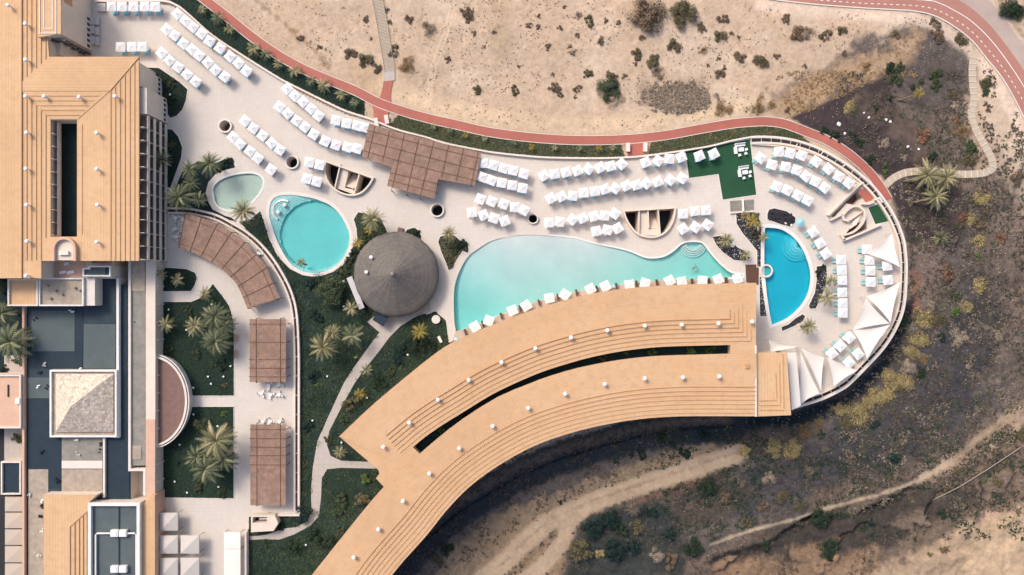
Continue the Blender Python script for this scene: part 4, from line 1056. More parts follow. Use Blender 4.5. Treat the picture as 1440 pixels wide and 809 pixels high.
# balconies: eastern front and the courtyard front, one part per bay and storey
def balcony_proto(w,d):
    b=MB();b.box(d/2-0.09,0,-0.1,1.0,0.22,w);b.box(0,-w/2+0.06,0.0,2.5,d-0.2,0.12)
    return b
def balconies(xpx,y0,y1,n,zs,d,side):
    L=(W2(xpx,y0,RZ)[1]-W2(xpx,y1,RZ)[1]);w=L/n;x=W2(xpx,y0,RZ)[0]-wx
    proto=None
    for zi,z in enumerate(zs):
        for i in range(n):
            yy=W2(xpx,y0,RZ)[1]-wy-w*(i+0.5)
            if proto is None:
                proto=balcony_proto(w,d).build('balcony',M['beige'],wb)
                MB().box(-d/2+0.05,0.2,0.1,2.3,0.1,w*0.55).box(-d/2+0.1,0.2,0.1,2.3,0.06,0.08).build('window',M['glass'],proto)
                MB().box(0,0.05,-0.1,0.04,d-0.24,w-0.14).build('balcony_floor',M['rock'],proto)
                proto.location=(x,yy,z);bpy.context.view_layer.update();KIDS.pop(proto,None);continue
            dup(proto,(x,yy,z),parent=wb)
BALX=193.5
balconies(195.5,160,365,11,(9.2,6.2,3.2,0.3),2.3,1)
balconies(71.2,170,331,9,(9.3,),1.3,1)
MB().prism(rw([(67,164),(112,164),(112,338),(67,338)],7.2),7.0,7.2).build('courtyard_floor',M['soil'],wb)
MB().box(W2(76.5,250,8.2)[0]-wx,W2(76.5,250,8.2)[1]-wy,7.2,8.2,0.25,27).build('planter_wall',M['beige'],wb)
MB().box(W2(189,262,6)[0]-wx,W2(189,262,8.5)[1]-wy,0,11.4,0.2,36).build('facade_wall',M['terracotta'],wb)
# projecting corner bays with little openings
def bay(px0,px1,y0,y1,ztop,parent,openings):
    q=rw([(px0,y0),(px1,y0),(px1,y1),(px0,y1)],ztop)
    MB().prism(q,0,ztop).build('corner_bay',M['cream'],parent)
    xx=q[1][0];ya=q[1][1];yb=q[2][1]
    for k in range(openings):
        yy=ya+(yb-ya)*(k+0.5)/openings
        MB().box(xx+0.01,yy,1.2,2.1,0.08,0.7).build('window',M['glass'],parent)
    MB().box((q[0][0]+xx)/2,(ya+yb)/2,ztop,ztop+0.12,abs(xx-q[0][0])+0.1,abs(ya-yb)+0.1).build('coping',M['coping'],parent)
bay(185,197,93,121,11.0,wb,4)
bay(185,206.5,124,160,10.6,wb,5)
# upper-left stair tower
tw=thing('stair_tower','pale tower with plain rendered wall and small square openings, top left','tower',(*W2(68,20,13),0))
tx,ty=W2(68,20,13)
rt=lambda pts,z=13.0:[(x-tx,y-ty) for x,y in WP(pts,z)]
q=rt([(53,-40),(85,-40),(85,47),(53,52)])
MB().prism(q,0,12.6).build('wall',M['cream'],tw)
MB().prism(inset(q,-0.1),12.6,13.0).build('roof',M['roof_x'],tw)
MB().band(rt([(56,-40),(56,47),(79,47),(79,-40)]),-0.12,0.12,12.95,13.15).build('roof_step',M['coping'],tw)
MB().band(rt([(62,-40),(62,41),(74,41),(74,-40)]),-0.1,0.1,12.95,13.1).build('roof_step',M['coping'],tw)
xx=q[1][0];
for k in range(6):
    yy=q[2][1]+0.6+k*1.25
    if k<6: MB().box(xx+0.02,q[2][1]+0.8+k*1.35,1.1,2.2,0.1,0.7).build('window',M['glass'],tw)
MB().box(xx+0.02,q[2][1]+9.2,8.5,11.5,0.1,2.6).build('louvre',M['rib'],tw)
for k in range(4):
    for z in (1.6,4.6,7.6,10.4):
        MB().box(q[3][0]+1.0+k*1.35,q[3][1]+0.1+0.26*k*0.0-0.25,z-0.9,z+0.8,0.8,0.3).build('window',M['glass'],tw)
# parapet of the facade next to it
o=MB().prism(WP([(70,45),(86,49),(86,78),(70,78)],9),0,9).build('link_building',M['cream']);tag(o,'low cream link building between tower and hotel block','building')

# ============================================================ service blocks, lower left
def block(label,cat,px,z,roofmat,wallmat='cream',parapet=None,pw=0.35,ph=0.5,name='service_block',zb=-0.1,extra=None):
    c=[sum(p[0] for p in px)/len(px),sum(p[1] for p in px)/len(px)]
    cx,cy=W2(*c,z)
    r=thing(name,label,cat,(cx,cy,0))
    q=[(x-cx,y-cy) for x,y in WP(px,z)]
    ccw=q if area(q)>0 else q[::-1]
    MB().prism(ccw,zb,z-0.12).build('wall',M[wallmat],r)
    ro=MB().prism(offset(ccw,0.02,True),z-0.15,z).build('roof',M[roofmat],r)
    if parapet:
        MB().band(ccw,0,pw,z-0.2,z+ph,True).build('parapet',M[parapet],r)
    return r,ro,(cx,cy)
PZI=[0]
def on(r,ro,cc,px,z,mat,h=0.03,name='roof_panel'):
    PZI[0]+=1;h=h+0.004*(PZI[0]%23)
    MB().prism([(x-cc[0],y-cc[1]) for x,y in WP(px,z)],z-0.02,z+h).build(name,M[mat],ro)
main,mro,mc=block('low service building with dark teal flat roof and faded grey panels','service building',[(33,430),(180,430),(180,394),(184,394),(184,660),(184,705),(147,705),(140,800),(140,860),(33,860)],3.4,'tealroof',parapet=None)
for px,m in ((rect(44.5,437,105,494),'tealroof2'),(rect(117.5,456,162.5,518),'tealroof2'),(rect(48,494,116,518),'tealroof3'),(rect(141,392,163,455),'tealroof'),(rect(105.5,431,117,494),'tealroof3'),(rect(169,400,179.5,700),'tealroof3'),(rect(36,531,71,560),'tealroof2'),(rect(36,560,70,600),'tealroof3'),(rect(36,601,86,687),'tealroof3'),(rect(40,660,68,860),'gravelroof2'),(rect(87,614,144,648),'gravelroof'),(rect(87,648,144,659),'coping'),(rect(87,660,144,696),'gravelroof2'),(rect(149,617,182,700),'tealroof3'),(rect(165,431,169,600),'tealroof3')):
    on(main,mro,mc,px,3.43,m)
rs=random.Random(4)
for x,y in [(49,449),(101,439),(64,513),(55,522),(112,517),(54,544),(66,544),(59,636),(108,620),(81,676),(189,452),(41,698),(59,705),(58,712),(58,726),(58,745),(56,780),(110,638),(142,625),(141,634)]:
    c=W2(x,y,3.6);a=rs.random()*3
    b=MB();[b.box(c[0]-mc[0]+rs.uniform(-.5,.5),c[1]-mc[1]+rs.uniform(-.5,.5),3.4,3.4+rs.uniform(.2,.6),rs.uniform(.2,.7),rs.uniform(.15,.4),a) for _ in range(4)]
    b.build('roof_clutter',M[rs.choice(['white','plastic','dark','coping'])],mro)
def pwall(px,w,z,h,mat,par,cc,name='parapet'):
    MB().band([(x-cc[0],y-cc[1]) for x,y in WP(px,z+h)],-w/2,w/2,-0.1,z+h).build(name,M[mat],par)
pwall([(32.6,430),(32.6,860)],0.55,3.4,0.9,'pink',main,mc)
pwall([(165.3,391),(165.3,616)],0.6,3.4,1.1,'coping_white',main,mc)
pwall([(146,616),(146,700)],0.5,3.4,0.8,'coping',main,mc)
pwall([(182,366),(182,661),(203,661),(203,697)],0.6,3.4,1.0,'coping',main,mc)
pwall([(118,391),(166,391)],0.4,3.4,1.4,'coping',main,mc)
for x in (185.5,):
    pass
gv,gro,gc=block('long narrow grey gravel roof strip beside the pink ledge','roof strip',rect(185,366,205,655),3.9,'gravelroof')
for px in (rect(185,366,204,410),rect(186,627,199,646)): on(gv,gro,gc,px,3.93,'gravelroof2')
pk,pko,pc=block('long narrow beige and pink ledge along the patio side of the service building','ledge',rect(205,366,218.5,860),4.2,'beige')
on(pk,pko,pc,rect(205.3,590,218.3,860),4.22,'pink')
for y in range(378,800,25):
    c=W2(219.5,y,3.5);o=MB().box(c[0]-pc[0],c[1]-pc[1],0,3.6,0.9,0.3).build('buttress',M['coping'],pk)
for y in range(390,500,25):
    c=W2(218.9,y,3.0);MB().box(c[0]-pc[0],c[1]-pc[1],0.6,3.2,0.12,3.0).build('window',M['glass'],pk)
pa,pao,pcc=block('pinkish flat roof with white clutter below the arch tower','building',[(57,366),(160,366),(160,391),(57,391)],6.5,'beige','pink')
on(pa,pao,pcc,[(58,367),(120,367),(120,390),(58,390)],6.52,'pink')
for dx,dy,sx in ((88,383,1.6),(99,383,1.8),(93,371,1.2)):
    c=W2(dx,dy,7);MB().box(c[0]-pcc[0],c[1]-pcc[1],6.5,7.0,sx,0.7,0.2).build('roof_box',M['white'],pao)
for k in range(8):
    c=W2(129+k*3.2,368.6,8);MB().box(c[0]-pcc[0],c[1]-pcc[1],6.5,8,0.12,0.5).build('fence_post',M['rib'],pa)
b1,b1o,b1c=block('small orange tiled flat roof with pale parapet below the left hotel block','building',[(12.5,392.5),(55,392.5),(55,430.5),(12.5,430.5)],7.2,'roof_x',parapet='coping')
b2,b2o,b2c=block('small dusty gravel roof with white parapet and two vents','building',[(56,391),(119,391),(119,430.5),(56,430.5)],7.0,'gravelroof2',parapet='coping_white')
for x,y in ((66,402),(78,409),(71,420),(87,414),(105,405),(112,409)):
    c=W2(x,y,7.4);MB().lathe(c[0]-b2c[0],c[1]-b2c[1],[(0,7.6),(0.3,7.5),(0.3,7.0)],8).build('roof_vent',M['gravelroof'],b2o)
b3,b3o,b3c=block('plain beige box roof at the end of the dusty gravel roof','building',[(119.5,391),(133.5,391),(133.5,430),(119.5,430)],6.8,'coping')
b4,b4o,b4c=block('small grey stepped roof with white parapet beside a dark gap','building',[(117.5,377),(126,377),(126,374),(157,374),(157,389),(117.5,389)],7.6,'tealroof2',parapet='coping_white')
on(b4,b4o,b4c,rect(148,376,154,387),7.62,'tealroof3')
# pyramid pavilion
pv,pvo,pvc=block('square pavilion with rubble stone pyramid roof and white parapet','pavilion',[(71.5,520),(165.5,520),(165.5,614.5),(71.5,614.5)],4.6,'gravelroof2',parapet='coping_white',name='pyramid_pavilion',pw=0.45)
base=[(77.5,526.5),(158.5,526.5),(158.5,608),(77.5,608)]
bb=[(x-pvc[0],y-pvc[1]) for x,y in WP(base,5.2)];ap=W2(97.5,572,10.2);ap=(ap[0]-pvc[0],ap[1]-pvc[1])
ap=(sum(p[0] for p in bb)/4,sum(p[1] for p in bb)/4) if False else ap
b=MB();n=10
for i in range(4):
    a=bb[i-1];c=bb[i];b.face([(a[0],a[1],5.0),(c[0],c[1],5.0),(ap[0],ap[1],9.6)])
for i in range(4):
    a=bb[i-1];c=bb[i];b.face([(a[0],a[1],4.6),(c[0],c[1],4.6),(c[0],c[1],5.0),(a[0],a[1],5.0)])
b.build('pyramid_roof',M['rubble'],pv,recalc=True)
# orange roof bottom-left
o5,o5o,o5c=block('orange tiled roof with hip line at the bottom left','building',[(61.5,695.6),(137,695.6),(126,706),(126,860),(61.5,860)],6.2,'roof_x')
r5=lambda pts,z=6.2:[(x-o5c[0],y-o5c[1]) for x,y in WP(pts,z)]
for i,x in enumerate((98,104.7,111,116.5,122)):
    rib([(x,741-(i)*5.0),(x,860)],o5o,z=6.2,h=0.2,rr=r5)
rib([(98,741),(125,717)],o5o,z=6.2,h=0.15,rr=r5,w=0.14)
# plant room with pipe loop
b6,b6o,b6c=block('white-walled plant room roof with pale pipe loop and paired units','plant room',[(126.5,706),(199,706),(199,860),(126.5,860)],5.6,'tealroof2',parapet='coping_white',pw=0.75,ph=0.9)
c6=lambda p,z:(W2(*p,z)[0]-b6c[0],W2(*p,z)[1]-b6c[1])
lp=[c6(p,6) for p in ((135,860),(135,752),(137,750),(190,750),(192,752),(192,860))]
MB().tube([(x,y,6.1) for x,y in lp],0.22,8).build('pipe_loop',M['coping_white'],b6o)
MB().box(*c6((167.5,780),5.7),5.6,5.75,0.3,24).build('roof_joint',M['tealroof3'],b6o)
for x in (160.3,172.3):
    for y in (750.5,801):
        p=c6((x,y),6.6);MB().box(p[0],p[1],5.7,6.6,1.8,1.6).box(p[0],p[1],6.6,6.7,1.2,1.1).build('air_unit',M['white'],b6o)
b7,b7o,b7c=block('pale orange sloping roof strip right of the plant room','roof strip',[(199.5,712),(213,696),(217.8,696),(217.8,860),(199.5,860)],5.2,'roof_x',wallmat='pink')
b8,b8o,b8c=block('pink flat roof with small white box at the far left edge','building',[(-60,527),(31,527),(31,602),(-60,602)],4.5,'pink',parapet='coping')
p=W2(25,564,5);MB().box(p[0]-b8c[0],p[1]-b8c[1],4.5,5.2,1.1,1.4).build('roof_box',M['white'],b8o)
p=W2(10,550,5);MB().box(p[0]-b8c[0],p[1]-b8c[1],4.5,4.7,0.3,3).build('roof_clutter',M['dark'],b8o)
b9,b9o,b9c=block('dark grey roof above the row of beige tents','building',[(3,648.5),(31,648.5),(31,695),(3,695)],3.0,'tealroof3',parapet='coping')
structure(MB().prism(WP([(-60,391),(34,391),(34,527),(-60,527)],0.04),-0.03,0.04).build('courtyard_soil',M['soil']))
structure(MB().prism(WP([(6,500),(31,500),(31,650),(6,650)],0.06),-0.03,0.06).build('yard_paving',M['pave_path']))
structure(MB().prism(WP([(-60,603),(34,603),(34,860),(-60,860)],0.045),-0.03,0.045).build('yard_soil',M['slate']))
o=MB().band(WP([(33,392),(33,527)],1.2),-0.2,0.2,-0.1,1.2).build('yard_wall',M['pink']);tag(o,'pink yard wall beside the far left palms','wall')
# ============================================================ parasols and loungers
def parasol_proto():
    r=thing('parasol','x','parasol')
    s=1.19;b=MB()
    # four gently sagging cloth panels
    n=6
    corners=[(-s,-s),(s,-s),(s,s),(-s,s)]
    for i in range(4):
        a=corners[i];c=corners[(i+1)%4]
        st=len(b.v)
        for j in range(n+1):
            t=j/n
            for k in range(n+1):
                u=k/n
                x=(a[0]+(c[0]-a[0])*u)*t;y=(a[1]+(c[1]-a[1])*u)*t
                sag=0.05*math.sin(math.pi*u)*t
                b.v.append((x,y,2.60-0.35*t-sag))
        for j in range(n):
            for k in range(n):
                q=st+j*(n+1)+k;b.f.append((q,q+n+1,q+n+2,q+1))
        e=st+n*(n+1)
        b.face([(a[0],a[1],2.25),(c[0],c[1],2.25),(c[0],c[1],2.08),(a[0],a[1],2.08)])
    cn=b.build('canopy',M['canopy'],r)
    MB().lathe(0,0,[(0,2.71),(0.09,2.69),(0.13,2.59)],10).build('finial',M['white'],cn)
    rb=MB()
    for c in corners: rb.tube([(0,0,2.66),(c[0]*0.97,c[1]*0.97,2.17)],0.018,4)
    rb.build('frame',M['plastic'],r)
    MB().tube([(0,0,0.05),(0,0,2.7)],0.035,8).build('pole',M['plastic'],r)
    MB().box(0,0,0,0.07,0.7,0.7).build('base',M['plastic'],r)
    return r
def lounger_proto(mat,label):
    r=thing('sun_lounger',label,'sun lounger')
    f=MB()
    for x in (-0.3,0.3): f.box(x,0,0.26,0.32,0.05,1.95)
    for y in (-0.95,-0.3,0.35): f.box(0,y,0.26,0.32,0.62,0.05)
    f.build('frame',M['plastic'],r)
    for x in (-0.3,0.3):
        for y in (-0.8,0.75): MB().box(x,y,0,0.28,0.05,0.05).build('leg',M['plastic'],r)
    m=MB()
    m.box(0,-0.32,0.32,0.42,0.6,1.28)
    st=len(m.v)
    m.v+=[(-0.3,0.32,0.32),(0.3,0.32,0.32),(0.3,1.0,0.72),(-0.3,1.0,0.72),(-0.3,0.30,0.42),(0.3,0.30,0.42),(0.3,0.95,0.80),(-0.3,0.95,0.80)]
    for q in ((3,2,1,0),(4,5,6,7),(0,1,5,4),(1,2,6,5),(2,3,7,6),(3,0,4,7)): m.f.append(tuple(st+i for i in q))
    mm=m.build('mattress',M['cush_white'],r)
    MB().box(0,-0.5,0.42,0.445,0.62,0.98).build('towel',mat,mm)
    return r
bpy.context.view_layer.update()
PP=parasol_proto();LB=lounger_proto(M['cush_blue'],'x');LA=lounger_proto(M['cush_aqua'],'x')
rows=[
('top row beside the parapet top left',[(156,9),(171,9),(187,9),(203,9),(217.5,9)],2),
('three-parasol row by the tower',[(168.6,65.5),(185,65.5),(199.7,65.5)],2),
('long diagonal row against the curved parapet',[(249,19.3),(260,28.4),(271,37.6),(283,47),(294,57),(308.8,67.3),(322.8,79),(335,88.5),(346.3,99.4)],6),
('second diagonal row, upper left terrace',[(233.9,40.8),(245.2,49.5),(257.4,60.6),(269,68.8),(279.6,77.9),(291.7,87.8),(302.6,98.2),(315.7,107.5)],6),
('lowest diagonal row near the balconies',[(226.7,74.2),(237.6,84.6),(249.5,94),(262.3,104.4),(274.2,114.2)],6),
('diagonal row hugging the parapet left of pergola',[(403.5,124.6),(414.3,134.5),(425.8,143),(437,152.5),(447.5,162.4)],8),
('short row touching the pergola top corner',[(472.2,168.9),(487,173),(501.8,176.3),(513,178.8)],6),
('curving row ending under the brown pergola',[(392.8,150),(404.5,159.2),(416.5,169.4),(428.5,178.5),(440.8,188.8),(456.8,198),(472.4,203.5),(488.5,206.7),(502,209)],8),
('diagonal row between the two light wells',[(343.9,169.9),(355.8,179.8),(368.8,190.4),(381.2,201),(393.5,210.2)],8),
('diagonal row starting at the upper light well',[(326.8,192.5),(337.2,202.3),(350.8,212.2),(361.9,222),(380.5,238.1)],8),
('pair above left of the left half-moon stairwell',[(434.6,227.7),(449,231.5)],6),
('pair above the round pool steps',[(431,251),(445,255.5)],14),
('first row right of the brown pergola',[(679.6,229),(694,232),(708.3,236.4),(721.6,239.9),(736.7,244.3)],8),
('second row right of the brown pergola',[(677.9,248.8),(691,253.7),(705.8,257.2),(720.4,260.4),(734.7,264.6)],10),
('third row right of pergola, ending at a light well',[(675.4,279.7),(691.5,283.1),(708.3,287),(723.6,291.3),(736.7,295.7)],18),
('front row right of pergola near the beach entry',[(663.5,298.7),(679.6,302.4),(694.7,306.6),(709.5,310.6)],22),
('long upper row under the middle red path',[(765.1,246.7),(780,244.3),(796,241.8),(811.8,239.8),(827.7,237.6),(844,235.7),(858.6,233.7),(874.2,230.7)],16),
('short row below the red gateway',[(908.3,227.8),(925.6,225.8),(941.4,223.3),(958.2,220.8)],20),
('pair standing on the green lawn',[(983.7,218.9),(1004,216.4)],24),
('longest middle row across the terrace',[(774.3,278.9),(789.8,276),(805.7,275.2),(820.8,271.2),(836.6,269),(850.7,266),(865,264.6),(881,261),(895.7,259.9),(909.5,257.9),(925.3,255.4),(942.9,253),(959.5,250.5)],20),
('row above the infinity pool, left of half-moon',[(771.8,313),(787.2,311.8),(805.1,308.6),(819.4,306.7),(835.4,304),(850,302.9),(865,300.4)],18),
('shortest row touching the infinity pool bank',[(838.4,325.2),(854.4,323.4),(868.8,321)],22),
('upper three right of the right half-moon',[(960.7,300.4),(978,296.7),(993.3,295.7)],14),
('lower three right of the right half-moon',[(960.7,321.7),(978,319.3),(995.3,316)],22),
('outer fan row by the curved walkway',[(1095.9,213.4),(1111.2,215.4),(1128,218.3),(1148.3,227),(1165.6,237.4),(1180,248),(1194,257.2)],10),
('middle fan row right of the lawn',[(1069.7,222),(1085.8,231.5),(1105,234.4),(1120.7,238.9),(1134,247.5),(1147,255),(1160.2,264)],8),
('inner fan row above the rock bed',[(1092.7,262),(1107.6,267.3),(1122.4,274.7),(1136,281.9)],5),
('three along the cyan pool rim',[(1144,326.4),(1153.8,342),(1162,356.8)],8),
('straight column right of the cyan pool',[(1183.5,365.6),(1184.7,379.8),(1185,394.6),(1185,411.2),(1185.5,426.3),(1186,440.4)],2),
('column left of the top shade sail',[(1220,351),(1223.3,366),(1224.8,380.8),(1225.5,396.4)],3),
('pair at the rim between shade sails',[(1248,374),(1249.5,394)],3),
('inner diagonal by the lower shade sails',[(1194.6,475),(1182.2,486.8),(1170.6,497.2)],6),
('pair behind the lower shade sails',[(1207,498),(1194.6,510)],5),
('left end of the poolside deck row',[(668,459.7),(687.3,451),(720.4,436.7),(739.7,430),(772.3,419.4),(794.6,414.4)],20),
('right part of the poolside deck row',[(830.4,406.5),(851.5,402.7),(885.3,400.5),(907.5,398.5),(942,395),(959,396.4),(988.4,395),(1010.7,393),(1037.4,392)],22),
]
PZ=2.4
spots=[];rj=random.Random(11)
first=True
for nm,pts,jit in rows:
    vert=abs(pts[-1][1]-pts[0][1])>abs(pts[-1][0]-pts[0][0])
    for i,p in enumerate(pts):
        a=pts[max(0,i-1)];b=pts[min(len(pts)-1,i+1)]
        tang=math.atan2(-(b[1]-a[1]),b[0]-a[0])
        if 'column' in nm: tang=-math.pi/2
        rot=tang+R(rj.uniform(-jit,jit)+(rj.choice([0,0,30]) if jit>=16 else 0))
        x,y,_=W(*p,PZ)
        lb=f"white square parasol, {ORD[i+1]} from {'top' if vert and abs(pts[-1][1]-pts[0][1])>1.2*abs(pts[-1][0]-pts[0][0]) else 'left'} in the {nm}".replace('in the pair','of the pair').replace('in the three','of the three').replace('in the left end','at the left end').replace('in the right part','at the right part').replace('in the upper three','of the upper three').replace('in the lower three','of the lower three')
        lb=lb.replace('white square parasol','white parasol') if len(lb.split())>16 else lb
        lb=lb.replace(' in the ',' in ').replace(' of the ',' of ') if len(lb.split())>16 else lb
        tilt=(R(rj.uniform(-2,2)),R(rj.uniform(-2,2)))
        if first: o=PP;o.location=(x,y,0);o.rotation_euler=(0,0,rot);o['label']=lb;first=False
        else: o=dup(PP,(x,y,0),rot,lb,tilt=None)
        o['group']='white square parasols on the pool terrace';o.rotation_euler=(tilt[0]*0.6,tilt[1]*0.6,rot)
        spots.append((p,x,y,tang,nm,i,vert))
LL=[]
for p,x,y,tang,nm,i,vert in spots:
    right=p[0]>1060
    deckrow='deck row' in nm
    for s,side in ((-1,'one'),(1,'other')):
        # head away from the image-side the feet peek out of
        ux,uy=math.cos(tang),math.sin(tang)
        ang=tang
        # loungers sit perpendicular to the row
        px_,py_=-uy,ux
        foot=-1
        if right and 'column' in nm: ang=R(-90);px_,py_=1,0
        off=0.30 if not deckrow else 0.0
        d=s*0.42
        cx=x+ux*d-px_*off;cy=y+uy*d-py_*off
        if 'column' in nm or 'pair at the rim' in nm: cx=x-0.55;cy=y+s*0.42;ang=R(-90)
        if 'outer fan' in nm or 'middle fan' in nm or 'inner fan' in nm or 'three along' in nm or 'inner diagonal' in nm:
            cx-=0.30;
        vis=math.hypot(p[0]-720,(p[1]-404)*1.5)+ (400 if right else 0)
        lab=f"{'aqua' if right else 'blue'} towelled lounger on the {('left' if s<0 else 'right') if 'column' not in nm and 'at the rim' not in nm else ('lower' if s<0 else 'upper')} under {ORD[i+1]} parasol, {nm}"
        LL.append((vis,cx,cy,ang,lab,right))
LL.sort(key=lambda t:-t[0])
fb=fa=True;merge=MB()
for k,(v,cx,cy,ang,lab,right) in enumerate(LL):
    w=lab.split()
    lab=' '.join(w[:16])
    if k<296:
        P_=LA if right else LB
        if right and fa: o=LA;fa=False
        elif not right and fb: o=LB;fb=False
        else: o=dup(P_,(0,0,0))
        o.location=(cx,cy,0);o.rotation_euler=(0,0,ang);o['label']=lab;o['group']='sun loungers under the parasols'
    else:
        merge.box(cx,cy,0.26,0.42,0.6,1.95,ang)
if merge.v:
    o=merge.build('sun_loungers',M['cush_white']);o['kind']='stuff';tag(o,'white loungers almost hidden below the middle parasol rows','sun loungers')
# stacked spare loungers by the tower
for i,(x,y) in enumerate([(130,29),(136.3,29),(130,41.5),(136.3,43.5),(130,56),(136.3,57.5)]):
    c=W2(x,y,0.8);b=MB()
    for k in range(4): b.box(c[0],c[1],k*0.2,k*0.2+0.12,1.0,2.0)
    o=b.build('lounger_stack',M['plastic']);tag(o,f"grey stack of spare loungers, {['upper left','upper right','middle left','middle right','lower left','lower right'][i]} of six beside the tower",'lounger stack','stacks of spare loungers')
c=W2(141,11,1);b=MB();[b.box(c[0],c[1]-0.5+k*0.5,0,0.7,2.2,0.42) for k in range(4)]
tag(b.build('lounger_stack',M['plastic']),'grey covered bundle of loungers left of the top parasol row','lounger stack','stacks of spare loungers')
# white sofa sets on the lawn
for i,(x,y,rt_) in enumerate(((1041.5,209.7,5),(1047,241.8,8))):
    c=W2(x,y,0.5);r=thing('sofa_set','white outdoor sofa set on the green lawn, %s one'%('upper' if i==0 else 'lower'),'sofa set',(c[0],c[1],0),R(rt_),group='white sofa sets on the lawn')
    MB().box(0,1.1,0,0.42,2.6,0.8).box(0,1.45,0.42,0.8,2.6,0.15).build('sofa',M['white'],r)
    MB().box(-1.2,-0.2,0,0.42,0.8,1.8).build('sofa',M['white'],r)
    MB().box(0.2,-0.1,0.3,0.38,1.4,1.0).build('table_top',M['white'],r)
    MB().box(0.2,-0.1,0,0.3,0.2,0.2).build('table_leg',M['white'],r)
    for q in ((-0.3,-1.5),(1.5,-0.2),(1.3,-1.2)): MB().box(q[0],q[1],0,0.42,0.65,0.65,0.3).box(q[0],q[1]-0.25,0.42,0.75,0.6,0.1,0.3).build('armchair',M['white'],r)
c=W2(1043,289.5,0.3);st=thing('garden_steps','grey double steps leading down from the green lawn','steps',(c[0],c[1],0),R(4))
for sx,w in ((-1.4,2.9),(1.8,2.6)):
    for k in range(6): MB().box(sx,1.2-k*0.45,0.0,0.32-k*0.05,w,0.42).build('step',M['gravelroof' ],st)
MB().box(0.25,0,0,0.9,0.3,3.0).build('handrail',M['white'],st)
MB().box(0,-1.65,0,0.5,6.0,0.25).build('wall',M['coping'],st)
# blue round parasol and rock bed
c=W2(1126,313,2.2);bp=thing('round_parasol','small round blue and teal parasol beside the rock bed','parasol',(c[0],c[1],0))
MB().lathe(0,0,[(0.02,2.5),(1.15,2.1),(1.15,2.0)],8,0.3).build('canopy',M['cush_aqua'],bp);MB().tube([(0,0,0),(0,0,2.4)],0.04,6).build('pole',M['plastic'],bp)
rr=random.Random(3)
c0=W2(1099,306)
def rockmesh(name,x,y,z,r,mat,label,cat='rock',group=None,seed=0):
    rs=random.Random(seed);bm=bmesh.new();bmesh.ops.create_icosphere(bm,subdivisions=2,radius=1)
    for v in bm.verts:
        k=1+rs.uniform(-0.18,0.18);v.co=Vector((v.co.x*r*k,v.co.y*r*k*0.85,max(-0.2*r,v.co.z*r*0.6*k)))
    me=bpy.data.meshes.new(name);bm.to_mesh(me);bm.free();me.materials.append(mat)
    o=bpy.data.objects.new(name,me);COL.objects.link(o);o.location=(x,y,z);o.rotation_euler=(0,0,rs.uniform(0,6))
    return tag(o,label,cat,group)
rb_=MB()
for i in range(60):
    x=rr.uniform(-3.2,3.2);y=rr.uniform(-1.3,1.3)-x*0.2;rb_.box(c0[0]+x,c0[1]+y,0,rr.uniform(.12,.4),rr.uniform(.2,.6),rr.uniform(.2,.5),rr.uniform(0,3),0.6)
o=rb_.build('lava_rocks',M['slate']);o['kind']='stuff'
for i,(x,y,r) in enumerate(((1179.6,175,0.8),(1221.7,165.6,0.5),(1245.6,168.8,0.6),(1252,171,0.6),(1276.6,206.7,0.55),(1292,210,0.45),(1188,188,0.5),(1113,317,0.5),(1105,314,0.45),(1030,345,0.9),(1215,159,0.35))):
    w=WT(x,y) if y<300 and x>1110 else W(x,y,0.05)
    rockmesh('boulder',w[0],w[1],w[2]+0.02,r*0.75,M['stone_white'],f"pale boulder, {ORD[i+1]} of those scattered on dark gravel, {['largest by a dead shrub','below a small round bush','left one of a touching pair','right one of a touching pair','near the rust bush','beside the rust bush','near the red path','right in the rock bed','middle of the rock bed','beside the yucca planter','near the green tuft'][i]}",'boulder','pale boulders',i)

# ============================================================ pergolas
def pergola(label,px,z,lines,name='pergola',split=None,dense=None):
    c=[sum(p[0] for p in px)/len(px),sum(p[1] for p in px)/len(px)];cx,cy=W2(*c,z)
    r=thing(name,label,'pergola',(cx,cy,0));q=[(x-cx,y-cy) for x,y in WP(px,z)]
    MB().prism(q,z-0.04,z).build('shade_mat',M['weave'],r)
    for l in lines:
        L=[(x-cx,y-cy) for x,y in WP(l,z+0.1)]
        MB().band(L,-0.05,0.05,z+0.01,z+0.12).build('beam',M['beam'],r)
        for p in (L[0],L[-1]): MB().box(p[0],p[1],0,z,0.14,0.14).build('post',M['wood'],r)
    return r
PA=[(519,174),(560,186),(600,195.5),(640,206.5),(677,214.5),(668,261.6),(616,252),(611,279.6),(544,261.6),(551,235.6),(508.8,220.8)]
def lerp2(a,b,t): return (a[0]+(b[0]-a[0])*t,a[1]+(b[1]-a[1])*t)
ln=[]
for t in np.linspace(0.05,0.97,8):
    a=lerp2((519,176),(677,215.5),t);bb_=lerp2((509,220),(667,261),t)
    if 0.3<t<0.68: bb_=lerp2((500,250),(640,287),t+0.02) if False else (a[0]-(18 if t<0.5 else 20),a[1]+80)
    ln.append([a,bb_])
ln+= [[(516,183),(600,205),(675,223)],[(511,212),(560,226),(612,240),(669,254)],[(514,198),(673,240)],[(546,253),(612,270)],[(549,243),(614,258)]]
pergola('large brown woven pergola with square beam grid beside the red gateway',PA,3.0,ln)
PBo=catmull([(260.6,300),(286.5,307.3),(308.8,316),(328.5,328.3),(343.4,340.7),(358,356.8),(373,373),(380.4,389.7),(394,419.3)],3)
PBi=catmull([(251,348),(267,353.5),(284,361.7),(298,369),(311,378),(324,390),(333.5,400.8),(341,417),(347.8,434)],3)
ro=resample(PBo,9);ri=resample(PBi,9);ln=[[a,b] for a,b in zip(ro,ri)][0:9]
ln+= [[lerp2(a,b,0.15) for a,b in zip(ro,ri)],[lerp2(a,b,0.88) for a,b in zip(ro,ri)]]
pergola('curved brown woven pergola following the patio wall',PBo+PBi[::-1],2.9,ln)
